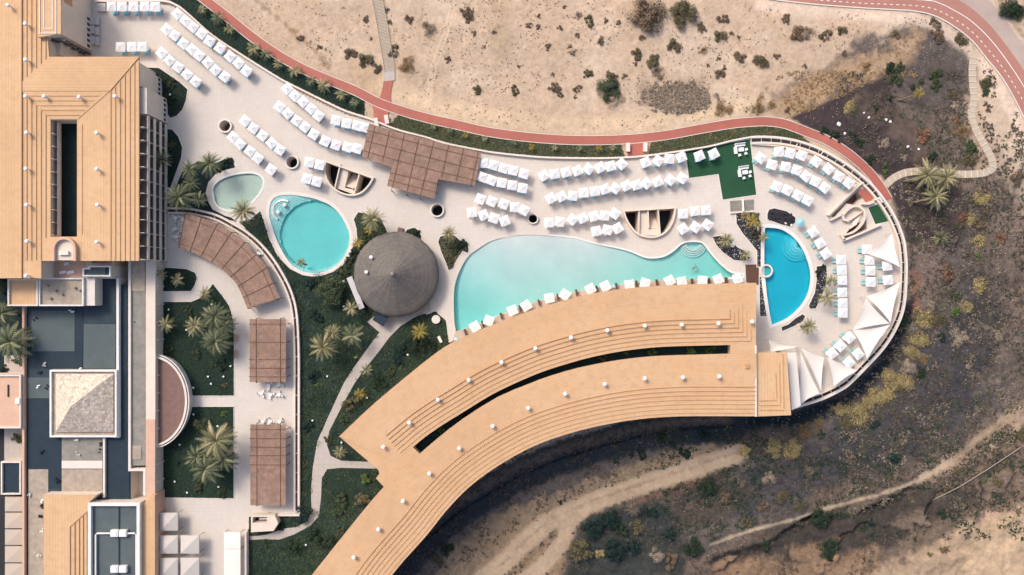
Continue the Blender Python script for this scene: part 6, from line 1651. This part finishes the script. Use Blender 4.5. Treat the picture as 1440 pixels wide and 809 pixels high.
# open ground shrubs
SH=[(491.5,75,11,'brown'),(513.7,84,12,'olive'),(531,96,8,'olive'),(448,66,6,'brown'),(575,27,7,'brown'),(543,13,6,'grey'),(515,27,6,'brown'),(547.6,31.6,4.5,'brown'),(628.6,84,6,'brown'),(602,41,12,'grey'),(573,94,15,'tan'),(553,72,10,'brown'),(422,53,6,'brown'),(522,54,3.5,'brown'),
(656,20,12,'brown'),(666.7,45.7,5.5,'brown'),(694.9,45.7,4,'brown'),(681,65,3.5,'brown'),(757,23,4.5,'brown'),(744.5,35.8,5.5,'brown'),(756,37.6,4.5,'brown'),(787,38.3,5.5,'brown'),(794,10,3.5,'brown'),(813,21.7,7,'grey'),(829,29,9,'olive'),(852.6,28.4,5,'brown'),(869.4,31.4,4.5,'brown'),(811.8,50,4.5,'brown'),(845.9,57.3,6.5,'brown'),(769.8,64.8,6,'brown'),(802.6,64.8,4,'brown'),(806,75,5.5,'grey'),(729.7,94,3.5,'brown'),(777,105.5,3.8,'brown'),(827,104.3,8,'olive'),(860.7,106.3,9,'brown'),(878,106,5,'brown'),(671,125.6,8,'olive'),(724,127.3,8,'olive'),(780,124.4,10,'brown'),(788.3,133.5,5,'olive'),(811.8,124.8,7,'brown'),(809.3,136.5,3.5,'brown'),(857.5,123.6,18,'green'),(862,141,16,'pale'),
(911.7,22.3,26,'brown'),(961,20.3,21,'olive'),(987.8,38.3,8,'brown'),(1017.5,26.5,9,'brown'),(1013,50.2,10,'olive'),(948.3,63.8,11,'olive'),(903,53.6,5.5,'brown'),(895.6,75,10,'olive'),(920.3,87.3,12,'olive'),(926.5,101,11,'grey'),(893.6,89,4.5,'brown'),(1041.4,80.3,10,'brown'),(1072,85.3,13,'olive'),(1011.8,103.8,9,'brown'),(1019,96,4.5,'brown'),(1009.8,82,4.8,'brown'),(996,92.7,3.5,'brown'),(1039.7,52.6,4.5,'brown'),(1029,47.5,4,'brown'),(988.3,70.4,8,'tan'),(1016.7,150.8,15,'tan'),(1067,153,10,'tan'),
(1106.7,26.7,8,'brown'),(1121.6,47,12,'brown'),(1138.9,45.7,11,'grey'),(1161,49.4,10,'brown'),(1184.6,42.5,8,'olive'),(1063.5,85.3,7,'brown'),(1092.4,79.6,6,'brown'),(1188,75,5,'brown'),(1131.4,92,5,'brown'),(1084.5,148,7,'tan'),(1106.7,155.8,6,'brown'),
(1260,48.2,8,'brown'),(1252.6,96.4,10,'dark'),(1265,94,9,'green'),(1260,111,11,'green'),(1251.3,139.7,6.5,'dark'),(1232.8,153.3,5,'dark'),(1195.7,149.5,10,'yellow'),(1218,91.5,9,'tan'),(1316,32,9,'brown'),(1318.6,49.4,12,'brown'),(1353,55.6,12,'olive'),(1388,116,12,'olive'),(1386,128,8,'green'),(1339.6,134.7,7,'olive'),(1344.6,149.5,8,'pale'),(1343.4,168,5.5,'rust'),(1316,106,12,'green'),(1317,121,9,'green'),(1294,115,6,'green'),(1284,123.6,6,'dark'),(1300,190,13,'rust'),(1422.5,12,17,'dark'),(1438,18,13,'olive'),(1353,183,15,'tan'),(1386.6,144.6,4.5,'brown'),(1390,155.8,4.5,'brown'),
(1243,201.5,10,'pale'),(1180,200,5,'dark'),(1273,220.8,7,'pale'),(1312.5,220.8,8,'dark'),(1245,231.4,4.8,'bright'),(1245,241.8,5.5,'bright'),(1223.5,224.5,8,'dark'),(1208.7,199.8,8,'dark'),(1160,184,7,'dark'),(1174,190,8,'dark'),(1200,190,7,'dark'),(1368,207,11,'green'),(1365.6,224.5,13,'olive'),(1383,279,12,'yellow'),(1372,282,9,'olive'),(1366.8,306,11,'yellow'),(1354.5,303.6,9,'rust'),(1388,296,6,'olive'),(1378,318.4,10,'brown'),(1376.7,338,11,'yellow'),(1408.8,335.7,10,'rust'),(1375.5,359,6,'bright'),(1432,249,12,'brown'),(1311,313.5,10,'grey'),
(1378,398.3,14,'yellow'),(1333.5,384.7,13,'rust'),(1343.4,416.9,9,'green'),(1360.6,430.4,10,'yellow'),(1343.4,439,9,'bright'),(1301,449,16,'yellow'),(1318.6,450,14,'olive'),(1348.3,476,16,'pale'),(1294,478.7,15,'yellow'),(1284,494.7,12,'yellow'),(1299,505.8,9,'tan'),(1276.6,517,14,'pale'),(1254.4,533,15,'yellow'),(1274,538,14,'yellow'),(1273,452,10,'dark'),(1296,524,10,'dark'),(1325,473.7,8,'deep'),(1402.7,473.7,10,'pale'),(1236,558,14,'yellow'),(1310,430,9,'pale'),(1295,412,8,'grey'),
(1207.8,583,17,'yellow'),(1192.8,596.5,13,'olive'),(1221,568,12,'yellow'),(1181,576.6,11,'yellow'),(1116.4,633,14,'yellow'),(1089.8,629.8,14,'yellow'),(1133,606.5,13,'tan'),(1153,596.5,10,'tan'),(1048,637,8,'yellow'),(1083,673,12,'pale'),(1139.6,663,13,'grey'),(1231,598,8,'deep'),(1196,643,9,'grey'),(1160,630,8,'grey'),(1166,772,19,'dark'),(1156,728,17,'dark'),(1172,750,14,'deep'),(1076,766,10,'dark'),(1100,700,12,'olive'),(1125,712,12,'olive'),(1050,735,9,'olive'),(1075,712,9,'brown'),
(996,686,15,'dark'),(856.5,733,16,'deep'),(833,744,17,'deep'),(872,744,13,'dark'),(916,720,12,'deep'),(896,741,13,'olive'),(818,776,18,'olive'),(866.5,774,18,'deep'),(843,779,8,'yellow'),(890,770,13,'deep'),(931,618,8,'dark'),(946,624,6,'dark'),(903,640.7,8,'dark'),(887,641,5.5,'dark'),(865,649.7,5.5,'dark'),(963,638,10,'deep'),(989.5,610,12,'deep'),(973,713,10,'grey'),(975,770,16,'dark'),(945,790,13,'brown'),(924,782,12,'pale'),(940,752,12,'deep'),(787.8,706,5,'dark'),(628,774,11,'dark'),(615,788,9,'olive'),
(1256.5,644.7,10,'deep'),(1269.8,621,6,'pale'),(1250,555,13,'yellow'),(1439,610,14,'olive'),(1336,684.6,8,'olive'),(1306,696,11,'olive'),(1384.5,675.6,5,'bright'),(1326,722.8,8,'dark'),(1308.7,781,6,'brown'),(1329.6,772.7,8,'brown'),(1416,711,4.5,'brown'),(1432.7,719.5,5,'brown'),(1412.8,649.7,9,'olive'),(1405,680,9,'olive'),(1345,663,8,'olive'),(1285,705,9,'olive'),(1250,672,6,'olive'),(1225,737,9,'deep'),(1258,730,8,'deep'),(1215,745,7,'dark'),(1200,735,10,'olive'),(1020,700,9,'brown'),(1045,680,9,'grey')]
zones=[((350,-50,540,170),'the sand left of the boardwalk'),((540,-50,720,70),'the upper sand just right of the boardwalk'),((540,70,720,170),'the lower sand just right of the boardwalk'),((720,-50,880,58),'the upper sand above the middle rows'),((720,58,892,170),'the sand band above the middle path'),((880,-50,1100,68),'the upper sand right of centre'),((880,68,1100,170),'the lower sand above the lawn path'),((1100,-50,1240,130),'the sand below the red road'),((1240,-50,1500,100),'the rocky edge inside the road bend'),((1100,100,1275,260),'the dark gravel garden beside the path'),((1275,100,1500,240),'the dark slope by the pale footpath'),((1340,240,1500,370),'the slope right of the three palms'),((1260,290,1340,400),'the ground just outside the rim'),((1260,370,1500,460),'the scrub right of the rim'),((1200,440,1500,560),'the slope below right of the rim'),((1020,560,1240,650),'the bank under the corner roof'),((1020,640,1180,800),'the dark slope at lower centre right'),((780,600,1010,700),'the bank between roof and dirt track'),((600,690,1010,820),'the low ground below the dirt track'),((1180,600,1500,700),'the slope along the narrow track'),((1180,690,1500,820),'the gully and sand at lower right')]
def zone(x,y):
    for i,((a,b,c,d),n) in enumerate(zones):
        if a<=x<c and b<=y<d: return i
    return len(zones)-1
zc={}
for s_ in sorted(SH,key=lambda q:q[0]):
    x,y,r,m=s_
    if m=='yellow' and x>1040: r*=1.25
    zi=zone(x,y);zc[zi]=zc.get(zi,0)+1
    sz='tiny' if r<5 else 'small' if r<8 else 'middling' if r<12 else 'large'
    cn={'brown':'grey-brown','olive':'olive','grey':'grey dry','tan':'tan dry','pale':'pale dry','green':'green','dark':'dark green','deep':'deep green','yellow':'yellowish','rust':'rusty','bright':'bright green'}[m]
    lb=f"{sz} {cn} shrub, {ORD[zc[zi]]} from left on {zones[zi][1]}"
    kd=None
    if m in('pale','grey','tan') and r>=6: kd='stick'
    if r>=12 and m in('yellow','olive') and x>1000: kd='spread'
    g_=shrub(x,y,r,m,lb,kind=kd,group='shrubs on the open ground',h=r*K*(0.8 if r<20 else 0.9))
    # broken outline: satellites are part of the same bush mesh silhouette through lumps
# ---- scattered low growth and stones: uncountable, one mesh per kind
def scatter(name,n,fn,mat,leaf,h,k,seed,label,flat=False):
    rs=random.Random(seed);pts=fn(rs,n)
    if not pts: return
    px=np.array([p[0] for p in pts]);py=np.array([p[1] for p in pts]);z=terr_z(px,py) if not flat else np.full(len(pts),0.02)
    b=MB()
    for (x,y),zz in zip(pts,z):
        if zz<-8.9: continue
        w=W(x,y,zz);s=rs.uniform(0.4,1.6)*h
        for q in range(k):
            a=rs.uniform(0,6.28);d=rs.uniform(0,1)*s;l=leaf*rs.uniform(0.5,1.4)
            cx,cy,cz=w[0]+d*math.cos(a),w[1]+d*math.sin(a),w[2]+rs.uniform(0.0,0.9)*s*0.5
            t=rs.uniform(0,6.28);u=(math.cos(t)*l,math.sin(t)*l,rs.uniform(-.4,.6)*l);v=(-math.sin(t)*l*.5,math.cos(t)*l*.5,rs.uniform(-.3,.3)*l)
            b.face([(cx-u[0],cy-u[1],cz-u[2]),(cx+v[0],cy+v[1],cz+v[2]),(cx+u[0],cy+u[1],cz+u[2]),(cx-v[0],cy-v[1],cz-v[2])])
    o=b.build(name,mat);o['kind']='stuff';o['label']=label
    return o
class G: pass
def nz(x,y,sc,seed): return float(fbm(np.array([x]),np.array([y]),sc,3,seed)[0])
def mk(box,clump,thr,excl=()):
    def fn(rs,n):
        X=np.array([rs.uniform(box[0],box[2]) for _ in range(n)]);Y=np.array([rs.uniform(box[1],box[3]) for _ in range(n)])
        keep=fbm(X,Y,clump[0],3,clump[1])>thr
        dmin=np.minimum.reduce([ldist(X,Y,PATHC)-12,ldist(X,Y,ROADIN)-8,ldist(X,Y,ROADMID)-14,ldist(X,Y,ROADOUT)-14,ldist(X,Y,GREYOUT)-10,ldist(X,Y,BOARD)-9,ldist(X,Y,FOOT)-7,ldist(X,Y,TRACK1)-13,ldist(X,Y,TRACK1B)-10,ldist(X,Y,TRACK2)-5])
        keep&=(dmin>0)&(sdist(X,Y,PLAT)<-3)
        ok=np.ones(len(X),bool)
        for e in excl: ok&=~e(X,Y)
        return [(a,b_) for a,b_,k_ in zip(X,Y,keep&ok) if k_]
    return fn
inroad=lambda X,Y:(X>1200)&(Y<-0.0+0*X)
slope=lambda X,Y:((X>1180)&(Y>100))|(Y>560)
nslope=lambda X,Y:~slope(X,Y)
scatter('dry_tufts',5200,mk((290,-30,1480,185),(28,5),-0.05,[slope]),F['brown'],0.15,0.16,5,1,'tiny brown tufts dotted over the pale sand')
scatter('dry_tufts',3600,mk((900,100,1320,185),(20,9),-0.1,[lambda X,Y:(sdist(X,Y,[(1030,170),(1090,110),(1200,55),(1330,30),(1330,110),(1240,110),(1110,170)])<0)]),F['tan'],0.2,0.3,6,2,'dense dry scrub at the foot of the sand slope')
scatter('pale_stones',3000,mk((290,-30,1480,185),(40,15),-0.2,[slope]),M['stone_white'],0.09,0.1,2,3,'pale pebbles on the sand')
scatter('low_scrub',10000,mk((1180,100,1500,720),(24,25),-0.02,[nslope]),F['brush'],0.24,0.5,7,4,'low grey-brown scrub covering the right slope')
scatter('low_scrub',6000,mk((1180,250,1500,720),(18,35),0.06,[nslope]),F['grey'],0.22,0.5,7,5,'pale dry twiggy growth on the right slope')
scatter('low_scrub',8000,mk((560,600,1500,830),(20,45),0.0,[lambda X,Y:(Y>745-(X-1300)*0.35)&(X>1230)]),F['brush'],0.22,0.45,6,6,'low brown scrub covering the lower slope')
scatter('low_scrub',6000,mk((930,600,1500,760),(18,55),0.0,[]),F['dark'],0.22,0.5,7,7,'low olive growth on the lower slope')
scatter('low_scrub',4200,mk((1180,150,1440,640),(16,65),0.12,[nslope]),F['green'],0.2,0.5,7,8,'low green growth on the right slope')
scatter('low_scrub',2400,mk((860,560,1480,720),(16,75),0.15,[]),F['olive'],0.2,0.45,6,18,'low yellowish growth on the slope below the rim')
scatter('pale_stones',4200,mk((860,200,1500,820),(30,85),0.0,[nslope]),M['stone_white'],0.10,0.2,1,9,'pale stones on the dark slope')
scatter('brushwood',1500,lambda rs,n:[(x,y) for x,y in [(rs.gauss(958,24),rs.gauss(138,12)) for _ in range(n)] if abs((x-953)/50)**2+abs((y-138)/22)**2<1.0+0.35*math.sin(x*0.35)+0.2*math.sin(y*.9+x*.2)],F['grey'],0.3,0.4,8,10,'patch of dry grey brushwood on the sand above the path')
# dark hedge strips between parapet and red path
pin=offset(PATHL,7.2)
def strip(xa,xb,extra=()):
    a=[p for p in WN+RM if xa<=p[0]<=xb and p[1]<300]
    up=[p for p in pin if xa<=p[0]<=xb]
    return a,up
def mkstrip(a,up,label):
    a2=resample([(x,y-1.6) for x,y in a],40);u2=resample(up,40)
    px=[a2[i] for i in range(40)]+u2[::-1]
    drape('verge_soil',a2,u2,M['soil'],0.07,90,6);return px
S1=mkstrip([(232,-1)]+[p for p in WN if 236<=p[0]<=517],[(282,-12)]+[p for p in pin if 283<p[0]<=521],'')
S2=mkstrip([p for p in WN if 546<=p[0]<=879],[p for p in pin if 553<=p[0]<=881],'')
S3=mkstrip([p for p in WN+RM if 911<=p[0]<=1140 and p[1]<224],[p for p in pin if 909<=p[0]<=1126],'')
def inpoly(poly,n):
    x0=min(p[0] for p in poly);x1=max(p[0] for p in poly);y0=min(p[1] for p in poly);y1=max(p[1] for p in poly)
    def fn(rs,_n):
        out=[]
        for _ in range(n):
            p=(rs.uniform(x0,x1),rs.uniform(y0,y1))
            if inside(p,poly): out.append(p)
        return out
    return fn
scatter('ground_cover',0,inpoly(S1,34000),F['lawn'],0.18,0.25,4,11,'dark low ground cover in the left strip beside the parapet')
scatter('ground_cover',0,inpoly(S2,22000),F['green'],0.2,0.3,4,12,'leafy hedge growth in the middle strip')
scatter('ground_cover',0,inpoly(S2,9000),F['olive'],0.2,0.35,3,13,'olive sprigs in the middle hedge strip')
scatter('ground_cover',0,inpoly(S3,22000),F['green'],0.18,0.25,4,14,'leafy hedge growth in the right strip')
scatter('ground_cover',0,inpoly(S3,5000),F['tan'],0.16,0.25,3,15,'dry sprigs in the right hedge strip')
gx_=[e for e in (EGG,KID)]
def gard(n,extra):
    base=inpoly(GARDEN,n)
    def fn(rs,_):
        P=base(rs,0)
        X=np.array([p[0] for p in P]);Y=np.array([p[1] for p in P])
        k=(sdist(X,Y,GPATH)<-1)&(sdist(X,Y,EGG)<-5)&(np.hypot(X-557,Y-386)>50)&(fbm(X,Y,30,4,extra)>-0.08)
        return [p for p,q in zip(P,k) if q]
    return fn
scatter('lawn_growth',0,gard(52000,5),F['lawn'],0.16,0.18,3,16,'dark uneven lawn and low growth of the palm garden',True)
scatter('lawn_growth',0,gard(30000,105),F['green'],0.16,0.18,3,17,'greener patches of the palm garden lawn',True)
scatter('low_plants',0,gard(1500,61),F['green'],0.17,0.75,20,61,'low leafy plants dotted through the palm garden',True)
scatter('low_plants',0,gard(1300,67),F['dark'],0.18,0.9,22,67,'low dark plants massed in the palm garden',True)
for k,n,m in (('B1',2500,'dark'),('B2',2500,'lawn'),('B4',1500,'lawn'),('B5',14000,'lawn'),('B6',14000,'lawn'),('B7',2600,'green'),('B8',700,'dark'),('B9',1400,'olive')):
    scatter('ground_cover',0,inpoly(BED_PX[k],n),F[m],0.15,0.15,3,hash(k)%99 if False else sum(map(ord,k)),'low dark growth in a planting bed',True)
for k,n in (('B10',260),('B11',160),('B13',120),('B12',100)):
    scatter('pale_stones',0,inpoly(BED_PX[k],n),M['stone_white'],0.14,0.1,1,sum(map(ord,k))+5,'pale stones in a dark pebble bed',True)
# garden lamps
GL=[(297.5,428,'upper bed near the pointed tip'),(237,435.5,'upper bed beside the ledge'),(261.8,464,'upper bed left of the palm group'),(292.4,529.7,'upper bed, first of the bottom four'),(314,529.8,'upper bed, right of the bottom four'),(296.6,539.8,'upper bed, middle of the bottom four'),(271.7,545.5,'upper bed, left of the bottom four'),(324,515,'upper bed by the bench'),(272,583,'lower bed top left'),(305.7,599.5,'lower bed above the palms'),(252.5,625.7,'lower bed left side'),(245.5,677.5,'lower bed lower left'),(262.8,693,'lower bed bottom'),(307,685,'lower bed beside the low green bush'),(239,133,'bed by the upper balconies'),(483,395.8,'palm garden near the round tree'),(483,431,'palm garden by the lean-to'),(460,529.3,'palm garden left of path'),(573.3,499,'garden right of the path'),(439.3,591.5,'palm garden beside the patio wall'),(480,622.5,'garden by the roof corner'),(430,766.5,'garden near the lower edge'),(516,559.5,'garden beside the yellow palm'),(229.5,182,'bed beneath the corner bay')]
for i,(x,y,l) in enumerate(GL):
    c=W2(x,y,0.5);r=thing('garden_lamp','small white box lamp in the '+l,'garden lamp',(c[0],c[1],0),i,group='white garden lamps')
    MB().box(0,0,0.32,0.55,0.42,0.36).build('lamp_head',M['lantern'],r);MB().tube([(0,0,0),(0,0,0.34)],0.05,6).build('post',M['plastic'],r)
c=W2(500,502.8,0.4);o=MB().box(c[0],c[1],0,0.35,0.7,0.5,0.3).build('toy_box',M['cush_white']);o.data.materials.clear();o.data.materials.append(F['palmyellow']);tag(o,'small orange box lying on the palm garden lawn','box')
c=W2(818/1.0*0+613,449.5,0.6);o=MB().lathe(c[0],c[1],[(0,0.75),(1.05,0.7),(1.1,0.5),(1.1,0)],24).build('round_planter',M['coping']);tag(o,'round pale pot lid between hut path and pool deck','planter')
c=W2(618.5,477.5,0.5);o=MB().box(c[0],c[1],0,0.5,0.7,1.7,R(25)).build('service_box',M['sail']);tag(o,'small cream box in the dark garden by the pool deck','box')
c=W2(563,323.5,0.6);o=MB().box(c[0],c[1],0,0.8,1.3,1.1,R(-10)).build('service_box',M['terracotta']);tag(o,'small brown box behind the top of the hut','box')
# low retaining wall down in the gully
lw=[(1300,709),(1343,688),(1370,672),(1400,653),(1436,629)]
lw=resample(catmull(lw,4),70);b=MB()
for o1,o2,dz in ((-0.8,0.6,0.7),):
    A=offset(lw,o1);B_=offset(lw,o2);n=len(b.v)
    for p,q in zip(A,B_):
        z=tz(*p);b.v+=[W(*p,z-1.0),W(*p,z+dz),W(*q,z+dz),W(*q,z-1.0)]
    for i in range(len(lw)-1):
        a=n+4*i
        for k in range(4): b.f.append((a+k,a+(k+1)%4,a+4+(k+1)%4,a+4+k))
tag(b.build('gully_wall',M['rock']),'thin weathered retaining wall running along the gully, lower right','wall')

# ============================================================ swimmer
def person(loc,rz,label,chains,suit):
    """skinned figure: chains of (point, radius) joined at shared first vertices"""
    me=bpy.data.meshes.new('person');V=[];E=[];RD=[]
    def add(p,r): V.append(p);RD.append(r);return len(V)-1
    root=add((0,0,0),0.15)
    idx={'pelvis':root}
    for start,nodes in chains:
        prev=idx[start]
        for nm,p,r in nodes:
            k=add(p,r);E.append((prev,k));idx[nm]=k;prev=k
    me.from_pydata(V,E,[]);o=bpy.data.objects.new('person',me);COL.objects.link(o)
    sk=o.modifiers.new('skin','SKIN');
    for i,v in enumerate(me.skin_vertices[0].data): v.radius=(RD[i],RD[i]);v.use_root=(i==0)
    ss=o.modifiers.new('sub','SUBSURF');ss.levels=2;ss.render_levels=2
    dg=bpy.context.evaluated_depsgraph_get();ev=o.evaluated_get(dg);m2=bpy.data.meshes.new_from_object(ev)
    o.modifiers.clear();o.data=m2;m2.materials.clear();m2.materials.append(SKIN)
    m2.polygons.foreach_set('use_smooth',[True]*len(m2.polygons))
    o.location=loc;o.rotation_euler=(0,0,rz);tag(o,label,'person')
    hp=V[idx['head']]
    h=MB();h.lathe(0,0,[(0.0,0.13),(0.07,0.115),(0.105,0.05),(0.1,-0.02)],12);hh=h.build('hair',M['dark'],o,smooth=True);hh.location=(hp[0],hp[1]+0.01,hp[2])
    s=MB();s.box(0,-0.02,-0.16,0.13,0.36,0.3);b=s.build('swimwear',suit,o);b.location=(0,0,-0.0)
    return o
SKIN=plain('skin',(0.32,0.17,0.11),0.6,0.05)
def hand(side,base,d):
    out=[]
    return out
def fig():
    ch=[('pelvis',[('belly',(0,0.2,0.02),0.14),('chest',(0,0.42,0.04),0.165),('neck',(0,0.60,0.06),0.065),('head0',(0,0.68,0.08),0.085),('head',(0,0.80,0.1),0.11)])]
    for s,n in ((-1,'l'),(1,'r')):
        ch.append(('chest',[('sh'+n,(s*0.2,0.5,0.03),0.07),('el'+n,(s*0.48,0.52,0.0),0.05),('wr'+n,(s*0.66,0.70,-0.02),0.032),('pa'+n,(s*0.70,0.78,-0.02),0.038)]))
        for f in range(4): ch.append(('pa'+n,[('f%d%s'%(f,n),(s*(0.70+0.022*(f-1.5)),0.85,-0.02),0.011),('g%d%s'%(f,n),(s*(0.71+0.026*(f-1.5)),0.89+0.01*(f%2),-0.035),0.009)]))
        ch.append(('pa'+n,[('th'+n,(s*0.655,0.80,-0.02),0.011),('ti'+n,(s*0.64,0.835,-0.03),0.009)]))
        ch.append(('pelvis',[('hi'+n,(s*0.1,-0.08,0),0.1),('kn'+n,(s*0.2,-0.48,-0.05),0.062),('an'+n,(s*0.16,-0.9,-0.1),0.038),('fo'+n,(s*0.17,-1.05,-0.12),0.035)]))
    return ch
w=W2(976.5,377);person((w[0],w[1],-0.12),R(-60),'swimmer in dark swimwear floating in the right arm of the infinity pool',fig(),M['dark'])
w=W2(1014,374.5)
pg=W2(609,421.5,0.9)

# ============================================================ light, sky, camera
wd=bpy.data.worlds.new('World');SC.world=wd;wd.use_nodes=True;nt=wd.node_tree
bg=nt.nodes['Background'];sky=nt.nodes.new('ShaderNodeTexSky');sky.sky_type='NISHITA';sky.sun_disc=False
SUN_EL=45;sd=Vector((-0.67,0.74,0)).normalized()
sky.sun_elevation=R(SUN_EL);sky.sun_rotation=math.atan2(sd.x,sd.y)%(2*math.pi)
sky.air_density=0.8;sky.dust_density=4.0;sky.ozone_density=1.5
nt.links.new(sky.outputs[0],bg.inputs[0]);bg.inputs[1].default_value=0.15
L=bpy.data.lights.new('sun','SUN');L.energy=1.35;L.angle=R(15);L.color=(1,0.93,0.84)
lo=bpy.data.objects.new('sun',L);COL.objects.link(lo)
dirv=Vector((-sd.x*math.cos(R(SUN_EL)),-sd.y*math.cos(R(SUN_EL)),-math.sin(R(SUN_EL))))
lo.rotation_euler=dirv.to_track_quat('-Z','Y').to_euler();lo.location=(0,0,100)
cam=bpy.data.cameras.new('camera');co=bpy.data.objects.new('camera',cam);COL.objects.link(co)
co.location=(0,0,H);cam.sensor_width=36;cam.lens=18*H/(720*K);cam.clip_end=5000;cam.clip_start=1
SC.camera=co
SC.view_settings.view_transform='Standard';SC.view_settings.look='None';SC.view_settings.exposure=0.68;SC.view_settings.gamma=1
SC.cycles.transparent_max_bounces=16
